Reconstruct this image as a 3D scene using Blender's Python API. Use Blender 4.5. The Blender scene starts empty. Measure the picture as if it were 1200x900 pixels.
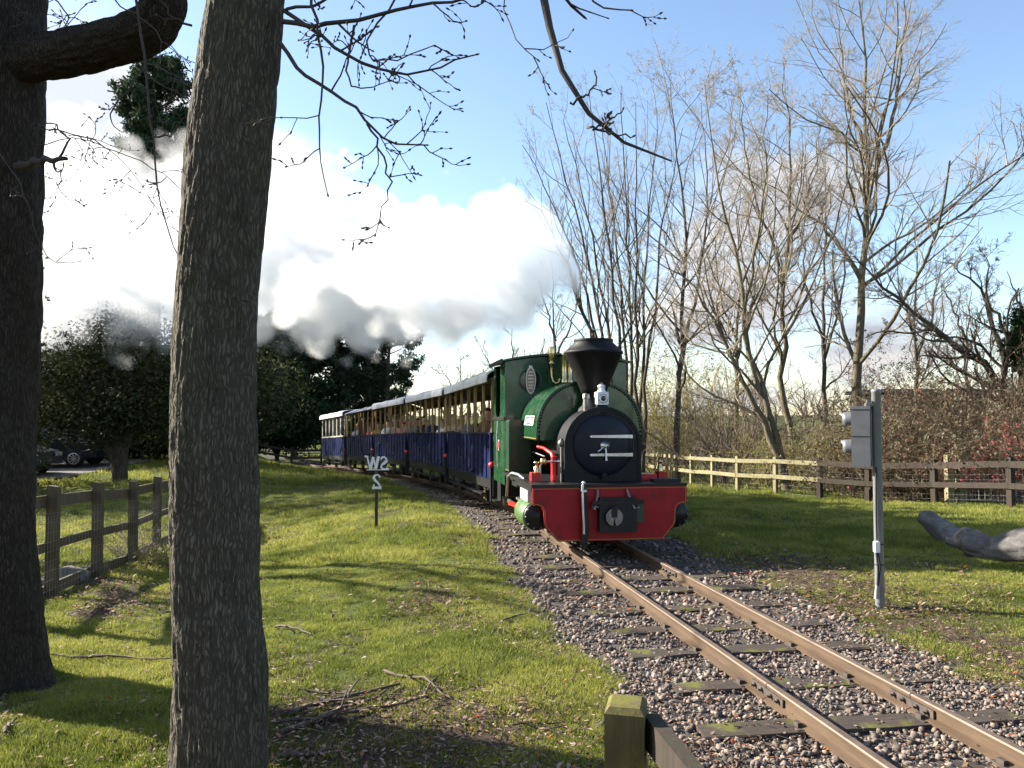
import bpy, bmesh, math, random
import numpy as np
from mathutils import Vector, Matrix, noise as mnoise

R = math.radians
random.seed(7)
rng = np.random.default_rng(11)
scene = bpy.context.scene
col = scene.collection

# ------------------------------------------------------------------ camera
FPX = 930.0                      # focal length in pixels of the 1200 px wide photograph
PITCH = R(2.35)
CAMZ = 1.65
cam_d = bpy.data.cameras.new('camera')
cam = bpy.data.objects.new('camera', cam_d)
col.objects.link(cam)
cam.location = (0, 0, CAMZ)
cam.rotation_euler = (R(90) + PITCH, 0, 0)
cam_d.sensor_width = 36
cam_d.lens = 36 * FPX / 1200
cam_d.clip_start = 0.05
cam_d.clip_end = 3000
scene.camera = cam

# ------------------------------------------------------------------ light
SUN_AZ = math.atan2(-0.94, 0.35)       # bearing of the sun, from +Y towards +X
SUN_EL = R(26)
SKY_STRENGTH = 0.082
SUN_STRENGTH = 5.0
EXPOSURE = 1.85
scene.render.engine = 'CYCLES'
scene.view_settings.view_transform = 'Standard'
scene.view_settings.look = 'None'
scene.view_settings.exposure = EXPOSURE
scene.view_settings.gamma = 1
scene.view_settings.use_curve_mapping = False
cy = scene.cycles
cy.use_denoising = True
cy.use_adaptive_sampling = True
cy.adaptive_threshold = 0.02
cy.max_bounces = 26
cy.diffuse_bounces = 3
cy.glossy_bounces = 3
cy.transmission_bounces = 4
cy.transparent_max_bounces = 12
cy.volume_bounces = 24
cy.caustics_reflective = False
cy.caustics_refractive = False
cy.sample_clamp_indirect = 4

sun_dir = Vector((math.sin(SUN_AZ) * math.cos(SUN_EL), math.cos(SUN_AZ) * math.cos(SUN_EL), math.sin(SUN_EL)))
sd = bpy.data.lights.new('sun', 'SUN')
sd.energy = SUN_STRENGTH
sd.angle = R(0.53)
sd.color = (1.0, 0.93, 0.82)
sun = bpy.data.objects.new('sun', sd)
col.objects.link(sun)
sun.rotation_euler = sun_dir.to_track_quat('Z', 'Y').to_euler()
sun.location = (-30, 12, 30)


class NT:
    """small helper to write node trees"""
    def __init__(self, tree):
        self.t = tree
        self.n = tree.nodes
        self.l = tree.links

    def new(self, kind, **kw):
        nd = self.n.new(kind)
        for k, v in kw.items():
            if k.startswith('i_'):
                key = k[2:]
                key = int(key) if key.isdigit() else key.replace('_', ' ')
                self.set(nd.inputs[key], v)
            else:
                setattr(nd, k, v)
        return nd

    def set(self, sock, v):
        if isinstance(v, bpy.types.NodeSocket):
            self.l.new(v, sock)
        else:
            sock.default_value = v

    def math(self, op, a, b=0.0, c=None, clamp=False):
        nd = self.n.new('ShaderNodeMath')
        nd.operation = op
        nd.use_clamp = clamp
        self.set(nd.inputs[0], a)
        self.set(nd.inputs[1], b)
        if c is not None:
            self.set(nd.inputs[2], c)
        return nd.outputs[0]

    def ramp(self, fac, stops, interp='LINEAR'):
        nd = self.n.new('ShaderNodeValToRGB')
        cr = nd.color_ramp
        cr.interpolation = interp
        while len(cr.elements) < len(stops):
            cr.elements.new(0.5)
        for e, (p, c) in zip(cr.elements, stops):
            e.position = p
            e.color = c if len(c) == 4 else (*c, 1)
        self.set(nd.inputs[0], fac)
        return nd.outputs[0]

    def mix(self, fac, a, b, mode='MIX'):
        nd = self.n.new('ShaderNodeMix')
        nd.data_type = 'RGBA'
        nd.blend_type = mode
        self.set(nd.inputs[0], fac)
        self.set(nd.inputs[6], a if isinstance(a, bpy.types.NodeSocket) or len(a) == 4 else (*a, 1))
        self.set(nd.inputs[7], b if isinstance(b, bpy.types.NodeSocket) or len(b) == 4 else (*b, 1))
        return nd.outputs[2]

    def noise(self, vec, scale, detail=4, rough=0.55, w=None):
        nd = self.n.new('ShaderNodeTexNoise')
        nd.inputs['Scale'].default_value = scale
        nd.inputs['Detail'].default_value = detail
        nd.inputs['Roughness'].default_value = rough
        if vec is not None:
            self.l.new(vec, nd.inputs['Vector'])
        return nd.outputs['Fac']

    def smooth(self, v, lo, hi):
        nd = self.n.new('ShaderNodeMapRange')
        nd.interpolation_type = 'SMOOTHSTEP'
        self.set(nd.inputs[0], v)
        nd.inputs[1].default_value = lo
        nd.inputs[2].default_value = hi
        nd.inputs[3].default_value = 0
        nd.inputs[4].default_value = 1
        return nd.outputs[0]

    def mapping(self, vec, loc=(0, 0, 0), scale=(1, 1, 1), rot=(0, 0, 0)):
        nd = self.n.new('ShaderNodeMapping')
        nd.inputs['Location'].default_value = loc
        nd.inputs['Rotation'].default_value = rot
        nd.inputs['Scale'].default_value = scale
        self.l.new(vec, nd.inputs['Vector'])
        return nd.outputs[0]


# world: Nishita sky with cumulus cloud mixed in over the whole dome
world = bpy.data.worlds.new('World')
scene.world = world
world.use_nodes = True
W = NT(world.node_tree)
W.n.clear()
sky = W.new('ShaderNodeTexSky', sky_type='NISHITA', sun_disc=False, sun_elevation=SUN_EL,
            sun_rotation=SUN_AZ, altitude=100, air_density=1.0, dust_density=0.6, ozone_density=1.5)
tc = W.new('ShaderNodeTexCoord')
dirv = tc.outputs['Generated']
sep = W.new('ShaderNodeSeparateXYZ', i_0=dirv)
zpos = W.math('ADD', W.math('MAXIMUM', sep.outputs[2], 0.0), 0.22)
comb = W.new('ShaderNodeCombineXYZ', i_0=W.math('DIVIDE', sep.outputs[0], zpos),
             i_1=W.math('DIVIDE', sep.outputs[1], zpos), i_2=0.0)
mp = W.mapping(comb.outputs[0], loc=(12.63, 19.25, 0.0))
n1 = W.noise(mp, 1.15, 8, 0.52)
n2 = W.noise(mp, 0.35, 3, 0.5)
# thicker towards the horizon and towards the sun's side of the sky
bias = W.math('MULTIPLY', W.smooth(sep.outputs[2], 0.42, 0.0), 0.09)
sunside = W.math('MULTIPLY', W.smooth(sep.outputs[0], -0.02, -0.45), 0.13)
dens = W.math('ADD', W.math('ADD', W.math('ADD', n1, W.math('MULTIPLY', W.math('SUBTRACT', n2, 0.5), 0.35)), bias), sunside)
cl = W.smooth(dens, 0.555, 0.70)
shade = W.ramp(W.noise(W.mapping(comb.outputs[0], loc=(12.78, 19.1, 0.4)), 1.6, 6, 0.55),
               [(0.36, (0.62, 0.66, 0.75)), (0.62, (1.0, 0.99, 0.97))])
skyc = W.new('ShaderNodeVectorMath', operation='SCALE', i_0=sky.outputs[0])
skyc.inputs[3].default_value = SKY_STRENGTH
sdot = W.new('ShaderNodeVectorMath', operation='DOT_PRODUCT', i_0=dirv, i_1=tuple(sun_dir))
near_sun = W.math('ADD', W.math('MULTIPLY', W.smooth(sdot.outputs['Value'], -0.7, 0.75), 0.25), 0.14)
cloudc = W.new('ShaderNodeVectorMath', operation='SCALE', i_0=shade)
W.l.new(near_sun, cloudc.inputs[3])
mixc = W.mix(cl, skyc.outputs[0], cloudc.outputs[0])
bg = W.new('ShaderNodeBackground', i_0=mixc)
bg.inputs[1].default_value = 1.0
wo = W.new('ShaderNodeOutputWorld', i_0=bg.outputs[0])

# ------------------------------------------------------------------ geometry helpers
CP, SP = math.cos(PITCH), math.sin(PITCH)


def at(u, v, y):
    """the point at world depth y (metres in front of the camera) seen at photo pixel u, v"""
    xc, yc = (u - 600) / FPX, (450 - v) / FPX
    d = (xc, CP - yc * SP, SP + yc * CP)
    k = y / d[1]
    return Vector((d[0] * k, y, CAMZ + d[2] * k))


def fade(t):
    return t * t * (3 - 2 * t)


def hash2(ix, iy, seed=0):
    h = (ix.astype(np.int64) * 374761393 + iy.astype(np.int64) * 668265263 + seed * 974634777) & 0x7fffffff
    h = ((h ^ (h >> 13)) * 1274126177) & 0x7fffffff
    return ((h ^ (h >> 16)) & 0xffff) / 65535.0


def vnoise(x, y, seed=0):
    x = np.asarray(x, float); y = np.asarray(y, float)
    ix, iy = np.floor(x), np.floor(y)
    fx, fy = fade(x - ix), fade(y - iy)
    a = hash2(ix, iy, seed); b = hash2(ix + 1, iy, seed)
    c = hash2(ix, iy + 1, seed); d = hash2(ix + 1, iy + 1, seed)
    return (a * (1 - fx) + b * fx) * (1 - fy) + (c * (1 - fx) + d * fx) * fy


def fbm(x, y, seed=0, oct=4):
    s, a, f, t = 0, 1.0, 1.0, 0
    for o in range(oct):
        s = s + a * vnoise(np.asarray(x) * f + 17.3 * o, np.asarray(y) * f - 9.1 * o, seed + o)
        t += a; a *= 0.5; f *= 2.03
    return s / t


def sstep(v, lo, hi):
    t = np.clip((np.asarray(v, float) - lo) / (hi - lo), 0, 1)
    return t * t * (3 - 2 * t)


# the line of the track: slope dx/dy against depth, gradient of the bed
_ty = np.linspace(-40, 90, 1301)
_sl = np.interp(_ty, [-40, 9.8, 13, 14, 16, 20, 24, 28, 33, 38, 45, 90],
                [-.163, -.163, -.155, -.19, -.24, -.30, -.36, -.40, -.43, -.48, -.52, -.7])
_tx = np.concatenate([[0], np.cumsum((_sl[1:] + _sl[:-1]) / 2 * np.diff(_ty))])
_tx += 1.20 - np.interp(9.8, _ty, _tx)
_ts = np.concatenate([[0], np.cumsum(np.hypot(np.diff(_ty), np.diff(_tx)))])


def track_x(y):
    return np.interp(y, _ty, _tx)


def track_z(y):
    return np.interp(y, [-40, 14, 17, 20, 24, 28, 33, 38, 44, 52, 90], [0, 0, -.05, -.12, -.21, -.33, -.53, -.75, -.95, -1.0, -1.0])


def track_at(s):
    """point and heading of the track centre line at arc length s"""
    y = np.interp(s, _ts, _ty)
    x = np.interp(y, _ty, _tx)
    m = np.interp(y, _ty, _sl)
    return float(x), float(y), float(track_z(y)), float(math.atan2(-m, 1))


def ground_z(x, y):
    x = np.asarray(x, float); y = np.asarray(y, float)
    s = x - track_x(y)
    T = track_z(y) - 0.125
    L = np.interp(y, [-40, 0, 3, 5, 8.6, 10, 12, 14, 20, 25, 30, 45, 60, 100, 400],
                  [0, 0, -.03, -.12, -.34, -.45, -.57, -.6, -.6, -.5, -.27, 0, .1, .3, .3])
    Rr = np.interp(y, [-40, 7, 10, 14, 18, 21, 25, 32, 45, 100, 400], [0, 0, -.12, -.3, -.45, -.68, -.76, -.93, -1, -.5, .5])
    z = T
    a = sstep(-s, 1.6, 6.0)
    z = z * (1 - a) + L * a
    b = sstep(s, 1.7, 7.5)
    z = z * (1 - b) + Rr * b
    lift = sstep(np.abs(s), 1.25, 2.2)
    bumps = (fbm(x * 0.9, y * 0.9, 3, 3) - .5) * .10 + (fbm(x * 4.5, y * 4.5, 8, 3) - .5) * .05
    return z + lift * (bumps + .05)


def gz(x, y):
    return float(ground_z(x, y))


def link(o, parent=None):
    col.objects.link(o)
    if parent is not None:
        o.parent = parent
    return o


def tag(o, label=None, cat=None, group=None, kind=None):
    if label: o['label'] = label
    if cat: o['category'] = cat
    if group: o['group'] = group
    if kind: o['kind'] = kind
    return o


def empty(name, loc, rz=0.0):
    o = bpy.data.objects.new(name, None)
    o.empty_display_size = 0.2
    o.location = loc
    o.rotation_euler = (0, 0, rz)
    return link(o)


def np_mesh(name, verts, faces, mat, parent=None, smooth=False, attrs=None):
    """verts (n,3); faces: list of (m,k) integer arrays"""
    me = bpy.data.meshes.new(name)
    verts = np.asarray(verts, np.float32)
    me.vertices.add(len(verts))
    me.vertices.foreach_set('co', verts.ravel())
    fl = [np.asarray(f, np.int32) for f in faces if len(f)]
    nl = sum(f.size for f in fl)
    npoly = sum(len(f) for f in fl)
    me.loops.add(nl)
    me.loops.foreach_set('vertex_index', np.concatenate([f.ravel() for f in fl]))
    starts, tot = [], 0
    for f in fl:
        starts.append(np.arange(len(f)) * f.shape[1] + tot)
        tot += f.size
    me.polygons.add(npoly)
    me.polygons.foreach_set('loop_start', np.concatenate(starts).astype(np.int32))
    if smooth:
        me.polygons.foreach_set('use_smooth', np.ones(npoly, bool))
    me.update(calc_edges=True)
    if attrs:
        for k, v in attrs.items():
            a = me.attributes.new(k, 'FLOAT', 'POINT')
            a.data.foreach_set('value', np.asarray(v, np.float32))
    me.materials.append(mat)
    o = bpy.data.objects.new(name, me)
    return link(o, parent)


class MB:
    """collects shapes of ONE piece and links them as one mesh object"""
    def __init__(self, M=None):
        self.v, self.f, self.sm = [], [], []
        self.M = M or Matrix()

    def add(self, vs, fs, smooth=False):
        b = len(self.v)
        self.v += [self.M @ Vector(p) for p in vs]
        self.f += [tuple(i + b for i in f) for f in fs]
        self.sm += [smooth] * len(fs)
        return self

    def box(self, x0, x1, y0, y1, z0, z1, ch=0.0):
        if ch > 0:
            pts = [(x0 + ch, z0), (x1 - ch, z0), (x1, z0 + ch), (x1, z1 - ch), (x1 - ch, z1), (x0 + ch, z1), (x0, z1 - ch), (x0, z0 + ch)]
            return self.prism(pts, y0, y1)
        vs = [(x0, y0, z0), (x1, y0, z0), (x1, y1, z0), (x0, y1, z0), (x0, y0, z1), (x1, y0, z1), (x1, y1, z1), (x0, y1, z1)]
        return self.add(vs, [(0, 3, 2, 1), (4, 5, 6, 7), (0, 1, 5, 4), (1, 2, 6, 5), (2, 3, 7, 6), (3, 0, 4, 7)])

    def prism(self, pts, a, b, axis='y', smooth=False, caps=True):
        """polygon pts extruded from a to b; axis y: pts are x,z; axis x: pts are y,z; axis z: pts are x,y"""
        def P(p, t):
            return (p[0], t, p[1]) if axis == 'y' else ((t, p[0], p[1]) if axis == 'x' else (p[0], p[1], t))
        n = len(pts)
        vs = [P(p, a) for p in pts] + [P(p, b) for p in pts]
        self.add(vs, [(i, (i + 1) % n, n + (i + 1) % n, n + i) for i in range(n)], smooth)
        if caps:
            self.add(vs, [tuple(range(n))[::-1], tuple(range(n, 2 * n))])
        return self

    def tube(self, pts, rad, n=8, caps=True, smooth=True):
        pts = [Vector(p) for p in pts]
        if not hasattr(rad, '__len__'):
            rad = [rad] * len(pts)
        vs, fs = [], []
        ref = None
        for i, p in enumerate(pts):
            d = (pts[min(i + 1, len(pts) - 1)] - pts[max(i - 1, 0)]).normalized()
            if ref is None:
                ref = d.orthogonal().normalized()
            ref = (ref - d * ref.dot(d))
            ref = ref.normalized() if ref.length > 1e-6 else d.orthogonal().normalized()
            b = d.cross(ref)
            for k in range(n):
                a = 2 * math.pi * k / n
                vs.append(p + (ref * math.cos(a) + b * math.sin(a)) * rad[i])
        for i in range(len(pts) - 1):
            for k in range(n):
                fs.append((i * n + k, i * n + (k + 1) % n, (i + 1) * n + (k + 1) % n, (i + 1) * n + k))
        self.add(vs, fs, smooth)
        if caps:
            self.add(vs[:n], [tuple(range(n))[::-1]])
            self.add(vs[-n:], [tuple(range(n))])
        return self

    def lathe(self, prof, c=(0, 0, 0), axis='z', n=24, smooth=True, caps=True):
        """prof: (radius, height) along axis"""
        vs, fs = [], []
        for r, h in prof:
            for k in range(n):
                a = 2 * math.pi * k / n
                u, w = r * math.cos(a), r * math.sin(a)
                p = (u, w, h) if axis == 'z' else ((u, h, w) if axis == 'y' else (h, u, w))
                vs.append((p[0] + c[0], p[1] + c[1], p[2] + c[2]))
        m = len(prof)
        for i in range(m - 1):
            for k in range(n):
                fs.append((i * n + k, i * n + (k + 1) % n, (i + 1) * n + (k + 1) % n, (i + 1) * n + k))
        self.add(vs, fs, smooth)
        if caps:
            self.add(vs[:n], [tuple(range(n))[::-1]])
            self.add(vs[-n:], [tuple(range(n))])
        return self

    def bar(self, a, b, w, h, up=(0, 0, 1)):
        """rectangular bar from a to b, w wide and h high"""
        a, b = Vector(a), Vector(b)
        d = (b - a).normalized()
        s = d.cross(Vector(up)).normalized() * (w / 2)
        t = s.cross(d).normalized() * (h / 2)
        vs = [a - s - t, a + s - t, a + s + t, a - s + t, b - s - t, b + s - t, b + s + t, b - s + t]
        return self.add(vs, [(0, 1, 2, 3), (7, 6, 5, 4), (1, 0, 4, 5), (2, 1, 5, 6), (3, 2, 6, 7), (0, 3, 7, 4)])

    def ball(self, c, r, n=8, sq=(1, 1, 1)):
        prof = [(r * math.sin(math.pi * i / n), -r * math.cos(math.pi * i / n)) for i in range(n + 1)]
        prof[0] = (r * .02, -r); prof[-1] = (r * .02, r)
        vs, fs = [], []
        m = n + 2
        for rr, h in prof:
            for k in range(m):
                a = 2 * math.pi * k / m
                vs.append((c[0] + rr * math.cos(a) * sq[0], c[1] + rr * math.sin(a) * sq[1], c[2] + h * sq[2]))
        for i in range(n):
            for k in range(m):
                fs.append((i * m + k, i * m + (k + 1) % m, (i + 1) * m + (k + 1) % m, (i + 1) * m + k))
        return self.add(vs, fs, True)

    def build(self, name, mat, parent=None, loc=None):
        me = bpy.data.meshes.new(name)
        me.from_pydata([tuple(p) for p in self.v], [], self.f)
        me.polygons.foreach_set('use_smooth', self.sm)
        me.update()
        bm = bmesh.new(); bm.from_mesh(me)
        bmesh.ops.recalc_face_normals(bm, faces=bm.faces)
        bm.to_mesh(me); bm.free()
        me.materials.append(mat)
        o = bpy.data.objects.new(name, me)
        if loc is not None:
            o.location = loc
        return link(o, parent)


def copy_tree(o, parent=None):
    c = o.copy()
    col.objects.link(c)
    c.parent = parent
    for ch in list(o.children):
        copy_tree(ch, c)
    return c


# ------------------------------------------------------------------ materials
MATS = {}


def mat(name, base=(.5, .5, .5), rough=.6, metal=0.0, var=0.0, vscale=6.0, bump=0.0, bscale=40.0, coat=0.0, dirt=None, dscale=3.0, damt=.5, spec=.5):
    """principled material with colour variation, dirt patches and fine relief"""
    m = bpy.data.materials.new(name)
    m.use_nodes = True
    t = NT(m.node_tree)
    b = t.n['Principled BSDF']
    tcn = t.new('ShaderNodeTexCoord').outputs['Object']
    c = None
    if var > 0:
        n = t.noise(tcn, vscale, 5, .6)
        lo = tuple(max(0, x * (1 - var)) for x in base); hi = tuple(min(1, x * (1 + var)) for x in base)
        c = t.ramp(n, [(.3, lo), (.7, hi)])
    if dirt is not None:
        n = t.smooth(t.noise(tcn, dscale, 6, .65), .5, .72)
        c = t.mix(t.math('MULTIPLY', n, damt), c if c is not None else base, dirt)
    if c is not None:
        t.l.new(c, b.inputs['Base Color'])
    else:
        b.inputs['Base Color'].default_value = (*base, 1)
    rn = t.noise(tcn, vscale * 1.7, 3, .5)
    rr = t.ramp(rn, [(.3, (max(0, rough - .08),) * 3), (.7, (min(1, rough + .08),) * 3)])
    t.l.new(rr, b.inputs['Roughness'])
    b.inputs['Metallic'].default_value = metal
    b.inputs['Coat Weight'].default_value = coat
    b.inputs['Specular IOR Level'].default_value = spec
    if bump > 0:
        bn = t.new('ShaderNodeBump')
        bn.inputs['Strength'].default_value = bump
        bn.inputs['Distance'].default_value = .01
        t.l.new(t.noise(tcn, bscale, 5, .6), bn.inputs['Height'])
        t.l.new(bn.outputs[0], b.inputs['Normal'])
    MATS[name] = m
    return m


def wood_mat(name, base, moss=None, mscale=4.0, mamt=.8, grain=(30, 30, 2.5), rough=.85, mth=.52):
    m = bpy.data.materials.new(name)
    m.use_nodes = True
    t = NT(m.node_tree)
    b = t.n['Principled BSDF']
    o = t.new('ShaderNodeTexCoord').outputs['Object']
    ge = t.new('ShaderNodeNewGeometry')
    g = t.noise(t.mapping(o, scale=grain), 1.0, 6, .7)
    c = t.ramp(g, [(.25, tuple(x * .5 for x in base)), (.55, base), (.8, tuple(min(1, x * 1.45) for x in base))])
    big = t.noise(o, 1.7, 4, .6)
    c = t.mix(t.math('MULTIPLY', t.smooth(big, .45, .7), .45), c, tuple(x * .55 for x in base))
    if moss is not None:
        nz = t.new('ShaderNodeSeparateXYZ', i_0=ge.outputs['Normal']).outputs[2]
        k = t.math('ADD', t.noise(o, mscale, 6, .65), t.math('MULTIPLY', nz, .12))
        c = t.mix(t.math('MULTIPLY', t.smooth(k, mth, mth + .15), mamt), c, moss)
    t.l.new(c, b.inputs['Base Color'])
    b.inputs['Roughness'].default_value = rough
    b.inputs['Specular IOR Level'].default_value = .25
    bn = t.new('ShaderNodeBump')
    bn.inputs['Strength'].default_value = .5
    bn.inputs['Distance'].default_value = .006
    t.l.new(g, bn.inputs['Height'])
    t.l.new(bn.outputs[0], b.inputs['Normal'])
    MATS[name] = m
    return m


def tint_mat(name, stops, rough=.7, trans=0.0, nscale=0.0, spec=.3):
    """colour picked by the per-piece attribute 'tint'"""
    m = bpy.data.materials.new(name)
    m.use_nodes = True
    t = NT(m.node_tree)
    b = t.n['Principled BSDF']
    a = t.new('ShaderNodeAttribute', attribute_name='tint').outputs['Fac']
    c = t.ramp(a, stops)
    if nscale:
        o = t.new('ShaderNodeTexCoord').outputs['Object']
        c = t.mix(t.smooth(t.noise(o, nscale, 3, .6), .4, .65), c, t.mix(.5, c, (.05, .045, .04)))
    t.l.new(c, b.inputs['Base Color'])
    b.inputs['Roughness'].default_value = rough
    b.inputs['Specular IOR Level'].default_value = spec
    if trans > 0:
        tr = t.new('ShaderNodeBsdfTranslucent')
        t.l.new(c, tr.inputs['Color'])
        mx = t.new('ShaderNodeMixShader')
        mx.inputs[0].default_value = trans
        t.l.new(b.outputs[0], mx.inputs[1])
        t.l.new(tr.outputs[0], mx.inputs[2])
        t.l.new(mx.outputs[0], t.n['Material Output'].inputs['Surface'])
    MATS[name] = m
    return m


def bark_mat(name, dark, light, moss=None, scale=1.0, mossamt=.6, plates=True):
    m = bpy.data.materials.new(name)
    m.use_nodes = True
    t = NT(m.node_tree)
    b = t.n['Principled BSDF']
    o = t.new('ShaderNodeTexCoord').outputs['Object']
    f = t.noise(t.mapping(o, scale=(30 * scale, 30 * scale, 7 * scale)), 1.0, 6, .7)
    if plates:
        wob = t.new('ShaderNodeVectorMath', operation='ADD', i_0=o)
        nv = t.new('ShaderNodeTexNoise'); nv.inputs['Scale'].default_value = 9 * scale; nv.inputs['Detail'].default_value = 3
        t.l.new(o, nv.inputs['Vector'])
        sc_ = t.new('ShaderNodeVectorMath', operation='SCALE', i_0=nv.outputs['Color']); sc_.inputs[3].default_value = .06 / scale
        t.l.new(sc_.outputs[0], wob.inputs[1])
        vo_ = t.new('ShaderNodeTexVoronoi', feature='DISTANCE_TO_EDGE')
        vo_.inputs['Scale'].default_value = 1.0
        t.l.new(t.mapping(wob.outputs[0], scale=(72 * scale, 72 * scale, 9.5 * scale)), vo_.inputs['Vector'])
        ridge = t.smooth(vo_.outputs['Distance'], .0, .30)
        f = t.math('ADD', t.math('MULTIPLY', ridge, .38), t.math('MULTIPLY', f, .62))
    c = t.ramp(f, [(.2, tuple(x * .8 for x in dark)), (.42, dark), (.85, light)])
    big = t.noise(o, 1.3 * scale, 4, .6)
    c = t.mix(t.math('MULTIPLY', t.smooth(big, .42, .7), .4), c, tuple(x * .7 for x in dark))
    if moss is not None:
        k = t.noise(t.mapping(o, scale=(2.2, 2.2, .9)), 1.1, 5, .65)
        c = t.mix(t.math('MULTIPLY', t.math('MULTIPLY', t.smooth(k, .48, .66), mossamt), t.smooth(f, .3, .7)), c, moss)
    t.l.new(c, b.inputs['Base Color'])
    b.inputs['Roughness'].default_value = .9
    b.inputs['Specular IOR Level'].default_value = .2
    bn = t.new('ShaderNodeBump')
    bn.inputs['Strength'].default_value = .9
    bn.inputs['Distance'].default_value = .014 / scale
    t.l.new(f, bn.inputs['Height'])
    t.l.new(bn.outputs[0], b.inputs['Normal'])
    MATS[name] = m
    return m


mat('black_paint', (.009, .009, .010), .45, var=.4, vscale=9, bump=.05, dirt=(.025, .022, .02), damt=.5, spec=.3)
mat('smokebox_black', (.010, .0105, .013), .5, var=.3, vscale=7, bump=.08, bscale=90, dirt=(.02, .02, .021), damt=.5, spec=.22)
mat('door_black', (.007, .009, .020), .42, var=.3, vscale=5, bump=.04, bscale=60, spec=.25)
mat('soot_black', (.007, .007, .008), .6, var=.4, vscale=12, bump=.12, bscale=60, spec=.2)
mat('loco_green', (.009, .056, .019), .25, var=.16, vscale=4, coat=.35, dirt=(.012, .028, .014), damt=.75, dscale=2.2)
mat('loco_green_dark', (.007, .036, .015), .35, var=.2, vscale=4, coat=.1, dirt=(.012, .03, .015), damt=.6)
mat('beam_red', (.27, .008, .014), .45, var=.14, vscale=5, dirt=(.085, .014, .014), damt=.75, dscale=4, spec=.25)
mat('bright_red', (.45, .015, .015), .35, var=.15)
mat('lining_orange', (.35, .2, .04), .5)
mat('steel', (.55, .55, .56), .35, metal=1, var=.15, vscale=20, dirt=(.2, .18, .16), damt=.4)
mat('dull_steel', (.2, .19, .18), .5, metal=.9, var=.3, vscale=14)
mat('brass', (.75, .58, .28), .28, metal=1, var=.15, vscale=15, dirt=(.35, .25, .12), damt=.4)
mat('lamp_white', (.72, .72, .72), .35, var=.08)
mat('plate_bronze', (.33, .2, .15), .45, metal=.4, var=.3, vscale=30, bump=.5, bscale=50)
mat('plate_rim', (.7, .64, .52), .4, metal=.3)
mat('glass_dark', (.015, .02, .024), .08, spec=.6)
mat('coach_blue', (.006, .012, .072), .3, var=.1, vscale=1.5, coat=.05, dirt=(.012, .016, .05), damt=.4, dscale=1.2)
mat('coach_blue_rib', (.004, .008, .042), .4, var=.2, vscale=3)
mat('coach_yellow', (.30, .205, .07), .5, var=.2, vscale=5, dirt=(.14, .09, .04), damt=.5)
mat('coach_cream', (.40, .37, .28), .5, var=.12, vscale=4, dirt=(.3, .27, .2), damt=.4)
mat('coach_roof', (.66, .66, .66), .6, var=.1, vscale=2.5, bump=.08, bscale=12, dirt=(.34, .34, .33), damt=.6, dscale=2)
mat('coach_roof_grey', (.26, .27, .29), .6, var=.15, vscale=2.5, dirt=(.15, .15, .15), damt=.6, dscale=2)
mat('coach_ceiling', (.16, .11, .07), .6, var=.2)
mat('bench_wood', (.12, .07, .04), .6, var=.3, vscale=8)
mat('rubber', (.012, .012, .012), .75, var=.3)
mat('sign_white', (.75, .76, .78), .5, var=.08, dirt=(.45, .45, .42), damt=.4, dscale=10)
mat('sign_black', (.02, .02, .022), .5, var=.3)
mat('signal_grey', (.105, .11, .12), .5, var=.12, vscale=8, dirt=(.07, .07, .07), damt=.5, dscale=5)
mat('pole_grey', (.17, .175, .18), .55, metal=.2, var=.12, vscale=8, dirt=(.10, .10, .095), damt=.6, dscale=4)
mat('wire', (.20, .20, .19), .5, metal=.8, var=.2)
mat('car_navy', (.008, .014, .026), .35, coat=.2, var=.1)
mat('car_black', (.006, .006, .007), .35, coat=.2, var=.1)
mat('alloy', (.45, .45, .47), .35, metal=.9, var=.1)
mat('tarmac', (.09, .085, .08), .9, var=.3, vscale=3, bump=.4, bscale=60)
mat('shed_wall', (.10, .075, .06), .85, var=.3, vscale=2)
mat('shed_roof', (.09, .085, .085), .8, var=.3, vscale=1)
mat('galv', (.5, .52, .54), .4, metal=.7, var=.15)
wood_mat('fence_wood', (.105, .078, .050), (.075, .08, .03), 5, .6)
wood_mat('fence_wood_pale', (.24, .21, .12), (.18, .19, .07), 4, .6)  # lighter copy of the fence wood, sunlight put into the colour
wood_mat('fence_wood_shaded', (.042, .032, .024), (.04, .04, .018), 4, .5)  # darker copy of the fence wood, backlit shade put into the colour
wood_mat('post_mossy', (.11, .09, .035), (.14, .135, .025), 7, .75)
wood_mat('sleeper_wood', (.060, .047, .037), (.12, .125, .02), 3.0, .8, grain=(2.5, 34, 30), mth=.62)
wood_mat('rail_rust', (.098, .065, .040), None, grain=(6, 1.2, 14), rough=.7)
mat('rail_head', (.14, .098, .068), .55, metal=.25, var=.3, vscale=5)
mat('plate_rust', (.06, .045, .035), .75, var=.4, vscale=20, bump=.4)
wood_mat('log_wood', (.18, .168, .158), (.07, .062, .052), 7, .6, grain=(3, 26, 26))
wood_mat('stick_wood', (.085, .062, .045), (.17, .14, .11), 9, .6, grain=(20, 20, 20))
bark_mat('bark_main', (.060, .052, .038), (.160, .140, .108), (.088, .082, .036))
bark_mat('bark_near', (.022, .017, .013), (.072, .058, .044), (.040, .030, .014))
bark_mat('bark_bare', (.10, .085, .055), (.30, .26, .18), (.13, .13, .05), .6, .5, False)
bark_mat('bark_bare_dark', (.055, .046, .036), (.15, .125, .09), (.09, .09, .035), .6, .5, False)
bark_mat('bark_pine', (.07, .05, .04), (.20, .14, .10), None, .6, .6, False)
mat('twig_dark', (.045, .035, .030), .85, var=.3, vscale=5)
mat('twig_pale', (.27, .225, .165), .85, var=.3, vscale=2)
mat('twig_brown', (.12, .09, .065), .85, var=.3, vscale=2)
mat('twig_olive', (.25, .21, .075), .85, var=.3, vscale=2)
mat('bramble', (.16, .105, .065), .85, var=.4, vscale=3)
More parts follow.
